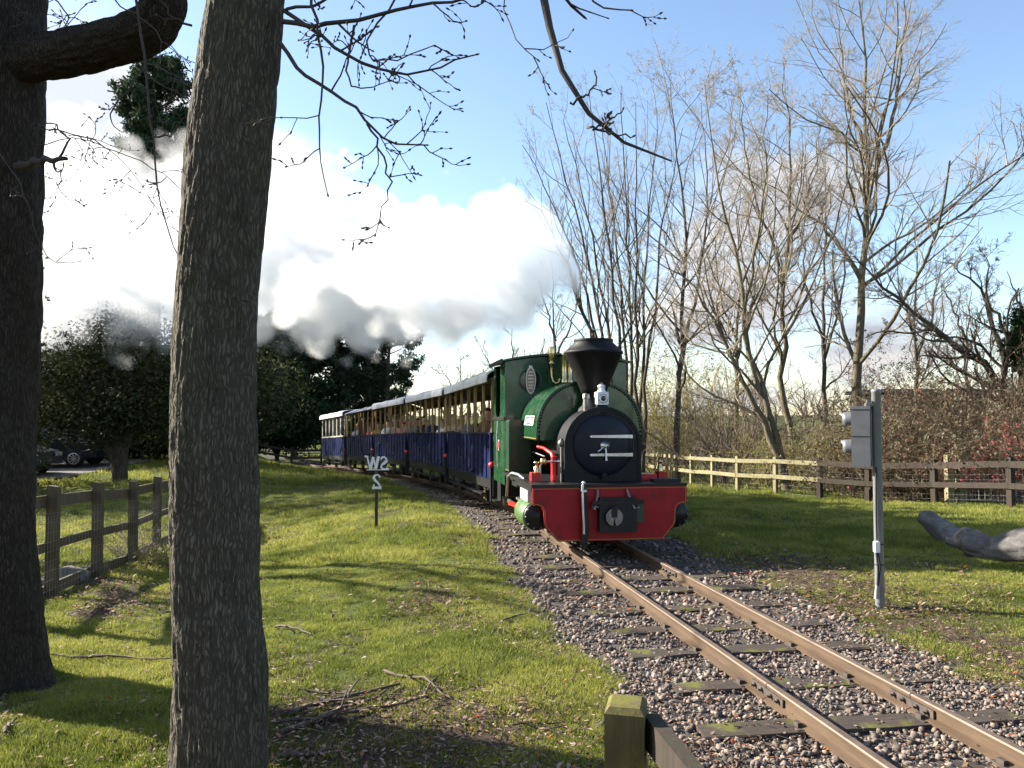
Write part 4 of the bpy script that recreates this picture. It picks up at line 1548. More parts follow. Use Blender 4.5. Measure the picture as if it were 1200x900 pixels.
for sx in (-1, 1):
    xo = sx * CW
    side = MB()
    a, c = sorted((xo, xo - sx * .02))
    # full-height front strip, low door panel, rear strip
    prof = [(CY0 + .021, .62), (CY1 - .021, .62), (CY1 - .021, 2.46), (CY1 - .20, 2.46), (CY1 - .22, 1.75), (CY1 - .32, 1.62), (CY0 + .62, 1.62), (CY0 + .50, 1.75), (CY0 + .48, 2.46), (CY0 + .021, 2.46)]
    side.prism(prof, a, c, axis='x')
    cs_ = side.build('cab_side', B['loco_green'], loco)
    MB().prism([(CY0 + .0, 1.60), (CY1, 1.60), (CY1, 1.645), (CY0, 1.645)], *sorted((xo + sx * .001, xo + sx * .022)), axis='x').build('waist_rail', B['black_paint'], cs_)
    mb = MB()
    for zz in np.linspace(.66, 2.44, 30):
        mb.ball((xo + sx * .002, CY0 + .05, zz), .008, 4); mb.ball((xo + sx * .002, CY1 - .05, zz), .008, 4)
    o_ = mb.build('rivets', B['loco_green_dark'], cs_); o_['kind'] = 'stuff'
    cp_ = MB().prism([(CY0 + .62 + .07 * math.cos(2 * math.pi * i / 20), 1.20 + .085 * math.sin(2 * math.pi * i / 20)) for i in range(20)], *sorted((xo + sx * .001, xo + sx * .012)), axis='x').build('works_plate', B['plate_rim'], loco)
    MB().prism([(CY0 + .62 + .055 * math.cos(2 * math.pi * i / 20), 1.20 + .068 * math.sin(2 * math.pi * i / 20)) for i in range(20)], *sorted((xo + sx * .0125, xo + sx * .015)), axis='x').build('plate_field', B['bright_red'], cp_)
    MB().tube([(xo + sx * .03, CY0 + .56, .85), (xo + sx * .045, CY0 + .56, 1.3), (xo + sx * .03, CY0 + .56, 1.58)], .011, 8).build('hand_rail', B['steel'], loco)
    MB().box(*sorted((xo - sx * .05, xo + sx * .06)), CY0 + .65, CY0 + 1.0, .30, .32).box(*sorted((xo - sx * .05, xo - sx * .03)), CY0 + .65, CY0 + 1.0, .32, .62).build('step', B['black_paint'], loco)
    # side bunker ahead of the cab, under the tank
    MB().box(*sorted((sx * .62, sx * .94)), 2.02, CY0 - .002, .83, 1.60, ch=.02).build('side_bunker', B['loco_green_dark'], loco)
    MB().prism([(2.03, .86), (2.34, .86), (2.34, .866), (2.03, .866)], *sorted((sx * .9405, sx * .943)), axis='x').build('lining', B['lining_orange'], loco)
roof = [(x, cab_top(x) + .012) for x in np.linspace(-CW - .05, CW + .05, 21)]
roof += [(x, z + .03) for x, z in roof[::-1]]
MB().prism(roof, CY0 - .09, CY1 + .10).build('cab_roof', B['loco_green_dark'], loco)
mb = MB()
MB().prism([(x, z) for x, z in ((-CW - .06, cab_top(CW) - .015), (-CW - .048, cab_top(CW) - .015), (-CW - .048, cab_top(CW) + .05), (-CW - .06, cab_top(CW) + .05))], CY0 - .09, CY1 + .1).build('gutter', B['black_paint'], loco)
MB().box(-.62, .62, CY1 + .002, CY1 + .42, .56, 1.35, ch=.03).build('coal_bunker', B['loco_green_dark'], loco)
MB().box(-.9, .9, CY1 + .40, CY1 + .44, .3, .62).build('rear_beam', B['black_paint'], loco)

# cylinders, motion, wheels
for sx in (-1, 1):
    cx = sx * .885
    cyl = MB().lathe([(.175, .20), (.182, .21), (.182, .78), (.175, .79)], c=(cx, 0, .43), axis='y', n=30).build('cylinder', mat('cyl_green%d' % sx, (.055, .115, .028), .45, var=.2) if sx == -1 else MATS['cyl_green-1'], loco)
    MB().lathe([(.168, .205), (.168, .145), (.155, .13), (.09, .12), (.07, .10), (.003, .098)], c=(cx, 0, .43), axis='y', n=30).build('cylinder_cover', B['black_paint'], cyl)
    mb = MB()
    for i in range(10):
        a = 2 * math.pi * i / 10
        mb.ball((cx + .145 * math.cos(a), .131, .43 + .145 * math.sin(a)), .013, 4)
    mb.build('cover_bolts', B['dull_steel'], cyl)
    MB().box(cx - .11, cx + .11, .24, .74, .60, .735).build('valve_chest', B['lamp_white'] if sx == -1 else B['black_paint'], cyl)
    MB().tube([(cx, .79, .43), (cx, 1.5, .43)], .02, 8).build('piston_rod', B['steel'], loco)
    MB().box(cx - .03, cx + .03, .8, 1.55, .50, .53).box(cx - .03, cx + .03, .8, 1.55, .33, .36).build('slide_bar', B['dull_steel'], loco)
    MB().box(cx - .05, cx + .05, 1.02, 1.16, .36, .50).build('crosshead', B['bright_red'], loco)
    MB().bar((cx, 1.1, .43), (cx, 2.35, .36), .03, .06).build('connecting_rod', B['bright_red'], loco)
    MB().bar((sx * .80, 1.5, .33), (sx * .80, 3.2, .33), .03, .06).build('coupling_rod', B['dull_steel'], loco)
    for yy in (1.45, 2.3, 3.15):
        whl = MB().lathe([(.30, sx * .44 - .035), (.325, sx * .44 - .03), (.325, sx * .44 + .03), (.30, sx * .44 + .035), (.26, sx * .44 + .03), (.26, sx * .44 - .03)], c=(0, yy, .325), axis='x', n=32, caps=False).build('wheel', B['dull_steel'], loco)
        mb = MB()
        for i in range(10):
            a = 2 * math.pi * i / 10
            mb.bar((sx * .44, yy, .325), (sx * .44, yy + .27 * math.cos(a), .325 + .27 * math.sin(a)), .03, .03, up=(1, 0, 0))
        mb.lathe([(.07, sx * .44 - .05), (.07, sx * .44 + .05)], c=(0, yy, .325), axis='x', n=14)
        mb.build('spokes', B['black_paint'], whl)
    MB().box(*sorted((sx * .70, sx * .93)), .30, .34, .60, .79).build('cylinder_bracket', B['black_paint'], loco)
    # small red valve gear beside the cylinder
    MB().box(sx * .86 - .05, sx * .86 + .05, .86, .98, .36, .52).build('valve_lever', B['bright_red'], loco)
# lubricator and injector fittings on the left running plate
for sx in (-1, 1):
    lb = MB().box(sx * .84 - .06, sx * .84 + .06, .46, .60, .827, .94, ch=.008).build('lubricator', B['bright_red'], loco)
    MB().lathe([(.035, .941), (.035, 1.0), (.02, 1.01), (.02, 1.05), (.035, 1.055), (.035, 1.075), (.01, 1.08)], c=(sx * .82, .53, 0), n=14).build('lubricator_cap', B['brass'], lb)
pm = MB().box(-.62, -.56, .47, .60, .827, .90).tube([(-.59, .53, .85), (-.59, .53, 1.14)], .045, 12).build('steam_pump', B['bright_red'], loco)
MB().tube([(-.59, .53, 1.09), (-.60, .60, 1.17), (-.66, .85, 1.235), (-.70, 1.05, 1.245)], [.035, .03, .022, .022], 10).build('pump_lever', B['bright_red'], pm)
MB().tube([(-.78, .5, .90), (-.78, .5, 1.03), (-.75, .5, 1.07), (-.60, .5, 1.08), (-.53, .45, 1.08)], .014, 8).build('pump_pipe', B['steel'], pm)
MB().lathe([(.03, 1.045), (.04, 1.06), (.04, 1.10), (.03, 1.115)], c=(-.74, .5, 0), n=12).build('pipe_union', B['brass'], pm)
MB().tube([(-.52, .42, .83), (-.52, .42, 1.26), (-.525, .44, 1.33), (-.50, .5, 1.36)], .017, 10).build('ejector_pipe', B['dull_steel'], loco)
MB().lathe([(.028, 1.27), (.045, 1.29), (.045, 1.33), (.028, 1.35)], c=(-.52, .42, 0), n=14).build('ejector_valve', B['dull_steel'], loco)
MB().tube([(-.90, .95, .82), (-.93, 1.25, .86), (-.97, 1.55, .86), (-1.0, 1.72, .80), (-1.0, 1.78, .66), (-1.0, 1.84, .52)], .022, 10).build('feed_pipe', B['steel'], loco)
MB().tube([(-.55, 1.3, 1.10), (-.55, 1.7, 1.11), (-.60, 1.95, 1.14)], .012, 8).build('reversing_rod', B['dull_steel'], loco)
MB().box(.50, .74, .42, .7, .827, .91, ch=.01).build('tool_box', B['bright_red'], loco)
MB().tube([(.86, .35, .827), (.86, .35, 1.0)], .018, 8).build('marker_post', mat('post_orange', (.4, .12, .03), .5), loco)
MB().box(.60, .95, .12, .30, .827, .865, ch=.006).build('foot_plate', B['rubber'], loco)

# drawgear on the beam: coupling block, round face, side links, hose
cb = MB().box(-.17, .30, -.10, -.001, .25, .67, ch=.012).build('coupling_block', B['black_paint'], loco)
cf_ = MB()
cxx, czz = -.0, .44
pts = []
for i in range(40):
    a = math.pi / 2 - 2 * math.pi * i / 40
    pts.append((cxx + .105 * math.cos(a), czz + .105 * math.sin(a)))
for i in range(40):
    j = (i + 1) % 40
    a0 = i / 40
    ang = (90 - 360 * (i + .5) / 40) % 360
    if 75 < ang < 105 or 262 < ang < 278:
        inner = .0 if False else .06
        rr0 = .02 if 75 < ang < 105 else .08
        continue
    p0, p1 = pts[i], pts[j]
    c0 = (cxx + (p0[0] - cxx) * .02, czz + (p0[1] - czz) * .02); c1 = (cxx + (p1[0] - cxx) * .02, czz + (p1[1] - czz) * .02)
    cf_.prism([p0, p1, c1, c0], -.155, -.13)
cf_.build('coupling_face', B['dull_steel'], cb)
MB().lathe([(.045, -.13), (.045, -.10)], c=(cxx, 0, czz), axis='y', n=18).build('coupling_shank', B['black_paint'], cb)
MB().box(-.032 + cxx, .032 + cxx, -.17, -.156, czz + .0, czz + .12).build('coupling_pin', B['black_paint'], cb)
for sx, x0 in ((-1, -.17), (1, .20)):
    MB().tube([(x0, -.02, .76), (x0 + sx * .01, -.05, .70), (x0 + sx * .04, -.09, .60), (x0 + sx * .07, -.11, .53)], [.012, .016, .014, .02], 8).build('coupling_link', B['dull_steel'], cb)
MB().tube([(-.26, -.07, .56), (.34, -.07, .54)], .017, 8).build('cross_bar', B['dull_steel'], cb)
MB().box(.301, .40, -.06, -.001, .36, .62).build('side_plate', B['loco_green_dark'], cb)
MB().box(-.26, .38, -.125, -.101, .585, .635).build('top_bar', B['black_paint'], cb)
hose = MB().tube([(-.345, -.03, .83), (-.35, -.04, .70), (-.345, -.055, .50), (-.335, -.06, .34), (-.34, -.06, .22), (-.355, -.055, .14), (-.34, -.05, .09)], [.026, .032, .037, .04, .041, .042, .036], 12)
hz = hose.build('brake_hose', B['rubber'], loco)
MB().tube([(-.37, -.06, .83), (-.374, -.072, .70), (-.372, -.092, .50), (-.366, -.098, .34), (-.366, -.10, .24)], .016, 8).lathe([(.03, .72), (.045, .735), (.045, .755), (.03, .77)], c=(-.352, -.04, 0), n=14).build('hose_pipe', B['steel'], hz)
MB().ball((-.35, -.04, .845), .026, 6).build('hose_cap', B['steel'], hz)

# ================================================================== CARRIAGES
CL = 4.78         # body length


def make_carriage(kind, flip_red=True):
    c = empty('passenger_carriage', (0, 0, 0))
    hw = .90
    roofm = B['coach_roof_grey'] if kind == 'grey' else B['coach_roof']
    MB().box(-.86, .86, 0.02, CL - .02, .44, .56).build('floor', B['black_paint'], c)
    for sx in (-1, 1):
        MB().box(*sorted((sx * .84, sx * .90)), .0, CL, .40, .56).build('sole_bar', B['black_paint'], c)
        npan = 12
        for k in range(npan):
            y0 = .03 + (CL - .06) * k / npan; y1 = .03 + (CL - .06) * (k + 1) / npan
            MB().box(*sorted((sx * (hw - .03), sx * hw)), y0 + .022, y1 - .022, .575, 1.335).build('side_panel', B['coach_blue'], c)
        for k in range(npan + 1):
            y0 = .03 + (CL - .06) * k / npan
            MB().box(*sorted((sx * (hw - .035), sx * (hw + .022))), y0 - .021, y0 + .021, .565, 1.345).build('side_rib', B['coach_blue_rib'], c)
        MB().box(*sorted((sx * (hw - .05), sx * (hw + .03))), 0, CL, 1.346, 1.375).build('top_rail', B['coach_blue_rib'], c)
        MB().box(*sorted((sx * (hw - .012), sx * (hw + .012))), 0, CL, .561, .5745).build('bottom_rail', B['coach_blue_rib'], c)
        nq = 7
        for k in range(nq):
            y0 = .06 + (CL - .12) * k / (nq - 1)
            pm_ = B['coach_cream'] if kind == 'glazed' else B['coach_yellow']
            MB().box(*sorted((sx * (hw - .055), sx * (hw - .01))), y0 - .022, y0 + .022, 1.376, 2.26).build('pillar', pm_, c)
        if kind == 'glazed':
            for k in range(nq - 1):
                a, b_ = .06 + (CL - .12) * k / (nq - 1) + .024, .06 + (CL - .12) * (k + 1) / (nq - 1) - .024
                w_ = MB()
                for (p, q, r_, s_) in ((a, a + .05, 1.38, 2.24), (b_ - .05, b_, 1.38, 2.24), (a + .05, b_ - .05, 2.18, 2.24), (a + .05, b_ - .05, 1.38, 1.43)):
                    w_.box(*sorted((sx * (hw - .045), sx * (hw - .02))), p, q, r_, s_)
                wf = w_.build('window_frame', B['coach_cream'], c)
                MB().box(*sorted((sx * (hw - .035), sx * (hw - .03))), a + .05, b_ - .05, 1.43, 2.18).build('pane', B['glass_dark'], wf)
        MB().box(*sorted((sx * (hw - .06), sx * (hw - .005))), 0, CL, 2.262, 2.33).build('cant_rail', B['coach_ceiling'], c)
        # axle boxes with brass marks and leaf springs, chains
        for yy in (1.0, CL - 1.0):
            ab = MB().box(*sorted((sx * .70, sx * .80)), yy - .1, yy + .1, .12, .40).build('axle_guard', B['black_paint'], c)
            MB().box(*sorted((sx * .80, sx * .83)), yy - .025, yy + .025, .16, .30).build('axle_box', B['coach_yellow'], ab)
            MB().tube([(sx * .78, yy - .36, .38), (sx * .78, yy - .18, .34), (sx * .78, yy, .325), (sx * .78, yy + .18, .34), (sx * .78, yy + .36, .38)], .022, 6).build('leaf_spring', B['dull_steel'], ab)
            MB().lathe([(.20, sx * .40), (.205, sx * .41), (.205, sx * .46), (.03, sx * .47)], c=(0, yy, .205), axis='x', n=22).build('wheel', B['dull_steel'], c)
        st = MB().box(*sorted((sx * .86, sx * .98)), .5, CL - .5, .27, .295)
        for yy in (.6, 1.8, 3.0, CL - .6):
            st.box(*sorted((sx * .86, sx * .89)), yy - .02, yy + .02, .295, .44)
        st.build('step_board', B['black_paint'], c)
    for yy in (0, CL):
        e = -1 if yy == 0 else 1
        MB().box(-.835, .835, *sorted((yy - e * .02, yy - e * .06)), .57, 1.40).build('end_panel', B['coach_blue'], c)
        for xx in (-.3, .3):
            MB().box(xx - .02, xx + .02, *sorted((yy - e * .025, yy - e * .06)), 1.401, 2.40).build('end_pillar', B['coach_yellow'], c)
        MB().box(-.7, .7, *sorted((yy + e * .002, yy + e * .06)), .36, .58).build('buffer_beam', B['black_paint'], c)
        for sx in (-1,):
            hp_ = MB().box(sx * .91 - .035, sx * .91 + .035, *sorted((yy + e * .062, yy + e * .13)), .20, .78).build('end_post', B['black_paint'], c)
            if e == -1:
                MB().lathe([(.05, .781), (.062, .80), (.062, .84), (.04, .865), (.005, .87)], c=(sx * .91, yy + e * .096, 0), n=16).build('red_cap', B['bright_red'], hp_)
        MB().box(-.05, .05, *sorted((yy + e * .061, yy + e * .2)), .42, .50).build('drawbar', B['dull_steel'], c)
    for k in range(4):
        y0 = .55 + k * 1.15
        bn_ = MB().box(-.8, .8, y0, y0 + .36, .96, .998).build('bench', B['bench_wood'], c)
        MB().box(-.8, .8, y0 + .36, y0 + .395, .97, 1.40).build('backrest', B['bench_wood'], bn_)
        MB().box(-.78, -.74, y0 + .05, y0 + .33, .56, .96).box(.74, .78, y0 + .05, y0 + .33, .56, .96).build('bench_leg', B['bench_wood'], bn_)
    # roof in two arched sections with turned-down edges
    for k in range(2):
        y0, y1 = (-.05, CL / 2 - .012) if k == 0 else (CL / 2 + .012, CL + .05)
        if kind == 'grey':
            pts = [(-1.02, 2.27), (-.9, 2.335), (-.5, 2.48), (0, 2.54), (.5, 2.48), (.9, 2.335), (1.02, 2.27)]
        else:
            pts = [(-1.0, 2.25), (-1.005, 2.33), (-.985, 2.40), (-.92, 2.45), (-.75, 2.485), (-.4, 2.515), (0, 2.53), (.4, 2.515), (.75, 2.485), (.92, 2.45), (.985, 2.40), (1.005, 2.33), (1.0, 2.25)]
        inner = [(x * .985, z - .022 if 0 < i < len(pts) - 1 else z) for i, (x, z) in enumerate(pts)]
        m_ = MB()
        n_ = len(pts)
        ny_ = 6
        for lay, P_ in ((0, pts), (1, inner)):
            vs = []
            for q in range(ny_ + 1):
                yy = y0 + (y1 - y0) * q / ny_
                sag = .012 * math.sin(q / ny_ * math.pi * 2 + k)
                vs += [(x, yy, z + (sag if 1 < i < n_ - 2 else 0)) for i, (x, z) in enumerate(P_)]
            m_.add(vs, [(q * n_ + i, q * n_ + i + 1, (q + 1) * n_ + i + 1, (q + 1) * n_ + i) for q in range(ny_) for i in range(n_ - 1)], True)
        for yy in (y0, y1):
            m_.add([(x, yy, z) for x, z in pts] + [(x, yy, z) for x, z in inner], [(i, i + 1, n_ + i + 1, n_ + i) for i in range(n_ - 1)])
        for e in (0, n_ - 1):
            m_.add([(pts[e][0], y0, pts[e][1]), (pts[e][0], y1, pts[e][1]), (inner[e][0], y1, inner[e][1]), (inner[e][0], y0, inner[e][1])], [(0, 1, 2, 3)])
        rf = m_.build('roof', roofm, c)
    MB().prism([(-.88, 2.335), (-.5, 2.45), (0, 2.49), (.5, 2.45), (.88, 2.335), (.88, 2.325), (.5, 2.438), (0, 2.478), (-.5, 2.438), (-.88, 2.325)], .0, CL).build('ceiling', B['coach_ceiling'], c)
    MB().box(-.9, .9, CL * .5 - .03, CL * .5 + .03, 1.0, 1.9).build('partition', B['bench_wood'], c) if kind == 'grey' else None
    return c


labels = ['blue open carriage with white roof coupled right behind the green engine', 'second blue open carriage behind the engine with white roof and yellow pillars',
          'third blue open carriage behind the engine, next to the grey-roofed one', 'blue carriage with a plain grey roof', 'last blue carriage of the train with pale glazed windows']
protos = {}
CARS = []
s_c = ls + 4.28
for i, kind in enumerate(('open', 'open', 'open', 'grey', 'glazed')):
    if kind not in protos:
        protos[kind] = c = make_carriage(kind)
    else:
        c = copy_tree(protos[kind])
    x0, y0, z0, _ = track_at(s_c); x1, y1, z1, _ = track_at(s_c + CL)
    c.location = (x0, y0, z0)
    az = math.atan2(-(x1 - x0), y1 - y0)
    c.rotation_euler = (math.asin((z1 - z0) / CL), 0, az)
    c.rotation_mode = 'XYZ'
    tag(c, labels[i], 'carriage', 'carriages of the train')
    CARS.append((c, s_c))
    s_c += CL + .42

# ================================================================== PEOPLE
def person_mesh():
    """seated adult, one continuous skin; origin on the seat under the hips, facing -Y"""
    v, e, r = [], [], []
    def add(p, rad, par=None):
        v.append(p); r.append(rad)
        if par is not None: e.append((par, len(v) - 1))
        return len(v) - 1
    pel = add((0, 0, .10), (.15, .12))
    ab = add((0, .01, .26), (.14, .11), pel)
    chs = add((0, .02, .44), (.165, .12), ab)
    nb = add((0, .02, .55), (.10, .075), chs)
    nk = add((0, .01, .62), (.055, .055), nb)
    h1 = add((0, -.005, .68), (.07, .075), nk)
    h2 = add((0, -.01, .75), (.078, .092), h1)
    h3 = add((0, -.005, .82), (.07, .08), h2)
    add((0, .0, .855), (.035, .04), h3)
    for s in (-1, 1):
        sh = add((s * .17, .02, .51), (.065, .065), chs)
        el = add((s * .24, -.02, .27), (.048, .048), sh)
        wr = add((s * .14, -.26, .20), (.034, .034), el)
        add((s * .09, -.33, .19), (.038, .022), wr)
        hp = add((s * .10, -.05, .07), (.095, .085), pel)
        kn = add((s * .12, -.46, .07), (.065, .065), hp)
        an = add((s * .12, -.44, -.33), (.045, .045), kn)
        add((s * .13, -.56, -.38), (.045, .035), an)
    me = bpy.data.meshes.new('person')
    me.from_pydata(v, e, [])
    ob = bpy.data.objects.new('person', me); col.objects.link(ob)
    md = ob.modifiers.new('skin', 'SKIN')
    sk = me.skin_vertices[0].data
    for i, q in enumerate(r):
        sk[i].radius = q
    sk[0].use_root = True
    ss = ob.modifiers.new('sub', 'SUBSURF'); ss.levels = 2; ss.render_levels = 2
    dg = bpy.context.evaluated_depsgraph_get()
    out = bpy.data.meshes.new_from_object(ob.evaluated_get(dg))
    bpy.data.objects.remove(ob)
    # face: nose, brow and chin pushed out of the head
    for vt in out.vertices:
        x, y, z = vt.co
        if z > .64 and y < -.04:
            k = math.exp(-((x / .016) ** 2 + ((z - .735) / .022) ** 2)); vt.co.y -= .026 * k
            k = math.exp(-(((abs(x) - .03) / .014) ** 2 + ((z - .765) / .014) ** 2)); vt.co.y += .010 * k
            k = math.exp(-((x / .03) ** 2 + ((z - .665) / .02) ** 2)); vt.co.y -= .012 * k
    mi = []
    for p in out.polygons:
        c = p.center
        if c.z > .605 or (c.y < -.285 and .1 < c.z < .26 and abs(c.x) < .16): mi.append(0)
        elif c.z < .15 and (c.y < -.03 or c.z < .05): mi.append(2)
        else: mi.append(1)
    out.materials.clear()
    for m_ in ('skin', 'top', 'legs'):
        out.materials.append(None)
    out.polygons.foreach_set('material_index', mi)
    out.polygons.foreach_set('use_smooth', [True] * len(mi))
    return out


PM = person_mesh()


def hair_mesh(kind):
    mb = MB()
    N, K = 8, 14
    vs, fs = [], []
    zb = {'short': .745, 'long': .60, 'hat': .785, 'hood': .62}[kind]
    for i in range(N + 1):
        q = i / N
        for k_ in range(K):
            a = 2 * math.pi * k_ / K
            front = math.sin(a) < -.35
            low = zb if not front else (.80 if kind != 'hood' else .79)
            z = .872 - (.872 - low) * q
            rr = (.098 if kind in ('hat', 'hood') else .092) * math.sin(min(1, q * 1.6 + .05) * math.pi / 2)
            vs.append((math.cos(a) * rr * .93, -.002 + math.sin(a) * rr * 1.12, z + .004 * math.sin(k_ * 5 + i)))
    for i in range(N):
        for k_ in range(K):
            fs.append((i * K + k_, i * K + (k_ + 1) % K, (i + 1) * K + (k_ + 1) % K, (i + 1) * K + k_))
    mb.add(vs, fs, True); mb.add(vs[:K], [tuple(range(K))])
    if kind == 'hat':
        mb.ball((0, 0, .885), .03, 5)
    ob = mb.build('hair', MATS['twig_dark']); me = ob.data; bpy.data.objects.remove(ob)
    return me


HM = {k_: hair_mesh(k_) for k_ in ('short', 'long', 'hat', 'hood')}
SK = [mat('skin_a', (.55, .32, .23), .55, var=.06), mat('skin_b', (.42, .24, .17), .55, var=.06), mat('skin_c', (.62, .40, .31), .55, var=.06)]
CLO = {k_: mat('cloth_' + k_, c_, .85, var=.15, vscale=10, bump=.1) for k_, c_ in {
    'white': (.68, .68, .70), 'red': (.50, .03, .05), 'pink': (.55, .12, .20), 'navy': (.02, .03, .07), 'black': (.015, .015, .017), 'brown': (.13, .07, .04),
    'grey': (.18, .18, .19), 'beige': (.42, .34, .24), 'green': (.05, .10, .06), 'blue': (.06, .12, .30), 'mustard': (.45, .28, .06), 'maroon': (.14, .02, .03)}.items()}
HC = {k_: mat('hair_' + k_, c_, .7, var=.2, vscale=40) for k_, c_ in {'dark': (.02, .014, .010), 'brown': (.07, .04, .02), 'blond': (.42, .30, .15), 'grey': (.35, .34, .33), 'ginger': (.28, .10, .03)}.items()}

# carriage index, bench row (0..3), lateral place, top, hair cut, hair colour / hat cloth, scale, turn, skin
FOLK = [
    (0, 0, -.50, 'white', 'short', 'dark', 1.0, 10, 0, 'person in a white top seated at the front of the first carriage'),
    (0, 1, -.55, 'brown', 'long', 'dark', 1.0, 35, 1, 'person with dark long hair and brown coat in the first carriage'),
    (0, 2, -.40, 'black', 'short', 'dark', 1.0, -10, 0, 'person in black on the third bench of the first carriage'),
    (0, 3, -.55, 'grey', 'short', 'brown', .95, 20, 2, 'person in a grey coat at the rear of the first carriage'),
    (0, 2, .40, 'navy', 'hat', 'maroon', 1.0, 0, 0, 'person in navy with a maroon hat on the far side of the first carriage'),
    (1, 0, -.55, 'beige', 'long', 'blond', .95, 30, 2, 'fair-haired person in beige at the front of the second carriage'),
    (1, 1, -.60, 'white', 'short', 'blond', .8, 50, 2, 'small fair-haired child in white in the second carriage'),
    (1, 1, -.10, 'mustard', 'hood', 'mustard', .85, 20, 0, 'person in a mustard hooded coat in the second carriage'),
    (1, 2, -.55, 'navy', 'short', 'grey', 1.0, 10, 0, 'grey-haired person in navy in the second carriage'),
    (1, 3, -.55, 'black', 'long', 'brown', 1.0, 25, 0, 'person in black with brown hair at the rear of the second carriage'),
    (1, 2, .30, 'green', 'hat', 'grey', 1.0, -20, 1, 'person in green with a grey hat on the far side of the second carriage'),
    (2, 0, -.55, 'grey', 'hat', 'beige', 1.0, 30, 0, 'person with a beige knitted hat and grey coat in the third carriage'),
    (2, 1, -.60, 'pink', 'hat', 'red', .85, 40, 2, 'child in pink with a red hat in the third carriage'),
    (2, 1, -.05, 'black', 'short', 'dark', 1.0, 0, 1, 'person in black beside the child with a red hat'),
    (2, 2, -.55, 'beige', 'long', 'grey', 1.0, 20, 0, 'grey-haired person in beige in the third carriage'),
    (2, 3, -.55, 'white', 'short', 'brown', 1.0, 35, 2, 'person in white at the rear of the third carriage'),
    (2, 3, .1, 'maroon', 'long', 'dark', 1.0, 0, 0, 'person in maroon seated mid-bench at the rear of the third carriage'),
    (3, 0, -.55, 'mustard', 'short', 'ginger', .95, 30, 2, 'ginger-haired person in mustard under the grey roof'),
    (3, 1, -.60, 'red', 'hat', 'pink', .85, 45, 2, 'child in a red coat with pink hat under the grey roof'),
    (3, 2, -.55, 'beige', 'long', 'blond', 1.0, 20, 0, 'blond person in beige under the grey roof'),
    (3, 3, -.55, 'white', 'hat', 'mustard', 1.0, 20, 0, 'person in white with a mustard hat under the grey roof'),
    (3, 1, 0.0, 'black', 'short', 'dark', 1.0, 0, 1, 'person in black beside the child in red under the grey roof'),
    (0, 1, .15, 'red', 'hood', 'red', .9, 15, 0, 'person in a red hooded coat mid-bench in the first carriage'),
    (0, 3, .10, 'blue', 'hat', 'white', .95, 10, 2, 'person in blue with a white hat at the rear of the first carriage'),
    (1, 3, -.05, 'white', 'hat', 'pink', .9, 15, 2, 'person in white with a pink hat at the rear of the second carriage'),
    (1, 0, .05, 'maroon', 'short', 'grey', 1.0, 0, 0, 'grey-haired person in maroon at the front of the second carriage'),
    (2, 0, -.02, 'blue', 'long', 'blond', .9, 15, 2, 'fair long-haired person in blue at the front of the third carriage'),
    (2, 2, -.05, 'mustard', 'hat', 'black', 1.0, 15, 0, 'person in mustard with a black hat in the third carriage'),
    (3, 0, .0, 'white', 'hood', 'beige', .95, 20, 2, 'person in white with a beige hood under the grey roof'),
    (3, 2, -.02, 'pink', 'long', 'brown', .9, 20, 2, 'person in pink with brown hair under the grey roof'),
]
bpy.context.view_layer.update()
for (ci, row, xx, top, cut, hc, sc, turn, sk_, lab) in FOLK:
    c = CARS[ci][0]
    M = c.matrix_basis.copy()
    o = bpy.data.objects.new('person', PM)
    p = M @ Vector((max(xx, -.56), .55 + row * 1.15 + .24, 1.0))
    o.location = p
    o.scale = (sc,) * 3
    o.rotation_euler = (c.rotation_euler.x, 0, c.rotation_euler.z + R(-turn))
    link(o)
    for k_, m_ in enumerate((SK[sk_], CLO[top], CLO['navy' if top != 'navy' else 'grey'])):
        o.material_slots[k_].link = 'OBJECT'; o.material_slots[k_].material = m_
    h = bpy.data.objects.new('hat' if cut in ('hat', 'hood') else 'hair', HM[cut]); link(h, o)
    h.material_slots[0].link = 'OBJECT'; h.material_slots[0].material = CLO[hc] if cut in ('hat', 'hood') else HC[hc]
    tag(o, lab, 'person', 'passengers on the train')

# ================================================================== TREES
def nrm(a):
    return a / np.maximum(np.linalg.norm(a, axis=-1, keepdims=True), 1e-9)


class Wood:
    """branches of one tree, gathered as tubes"""
    def __init__(self):
        self.v, self.f, self.n = [], [], 0

    def tubes(self, P, Rd, S):
        N, K, _ = P.shape
        T = np.empty_like(P)
        T[:, 1:-1] = P[:, 2:] - P[:, :-2]; T[:, 0] = P[:, 1] - P[:, 0]; T[:, -1] = P[:, -1] - P[:, -2]
        T = nrm(T)
        ref = np.cross(T[:, 0], np.array([.31, .52, .79])); ref = nrm(ref)[:, None, :]
        A = nrm(ref - T * (ref * T).sum(-1, keepdims=True)); Bn = np.cross(T, A)
        ang = np.arange(S) * 2 * np.pi / S
        ring = A[:, :, None] * np.cos(ang)[None, None, :, None] + Bn[:, :, None] * np.sin(ang)[None, None, :, None]
        V = P[:, :, None] + ring * Rd[:, :, None, None]
        b = (np.arange(N) * K * S)[:, None, None] + (np.arange(K - 1) * S)[None, :, None]
        k = np.arange(S)[None, None, :]; k2 = (k + 1) % S
        F = np.stack([b + k, b + k2, b + S + k2, b + S + k], -1).reshape(-1, 4)
        self.f.append(F + self.n); self.v.append(V.reshape(-1, 3)); self.n += N * K * S

    def build(self, name, m, parent, origin):
        if not self.v: return None
        return np_mesh(name, np.concatenate(self.v) - np.array(origin), [np.concatenate(self.f)], m, parent, smooth=True)


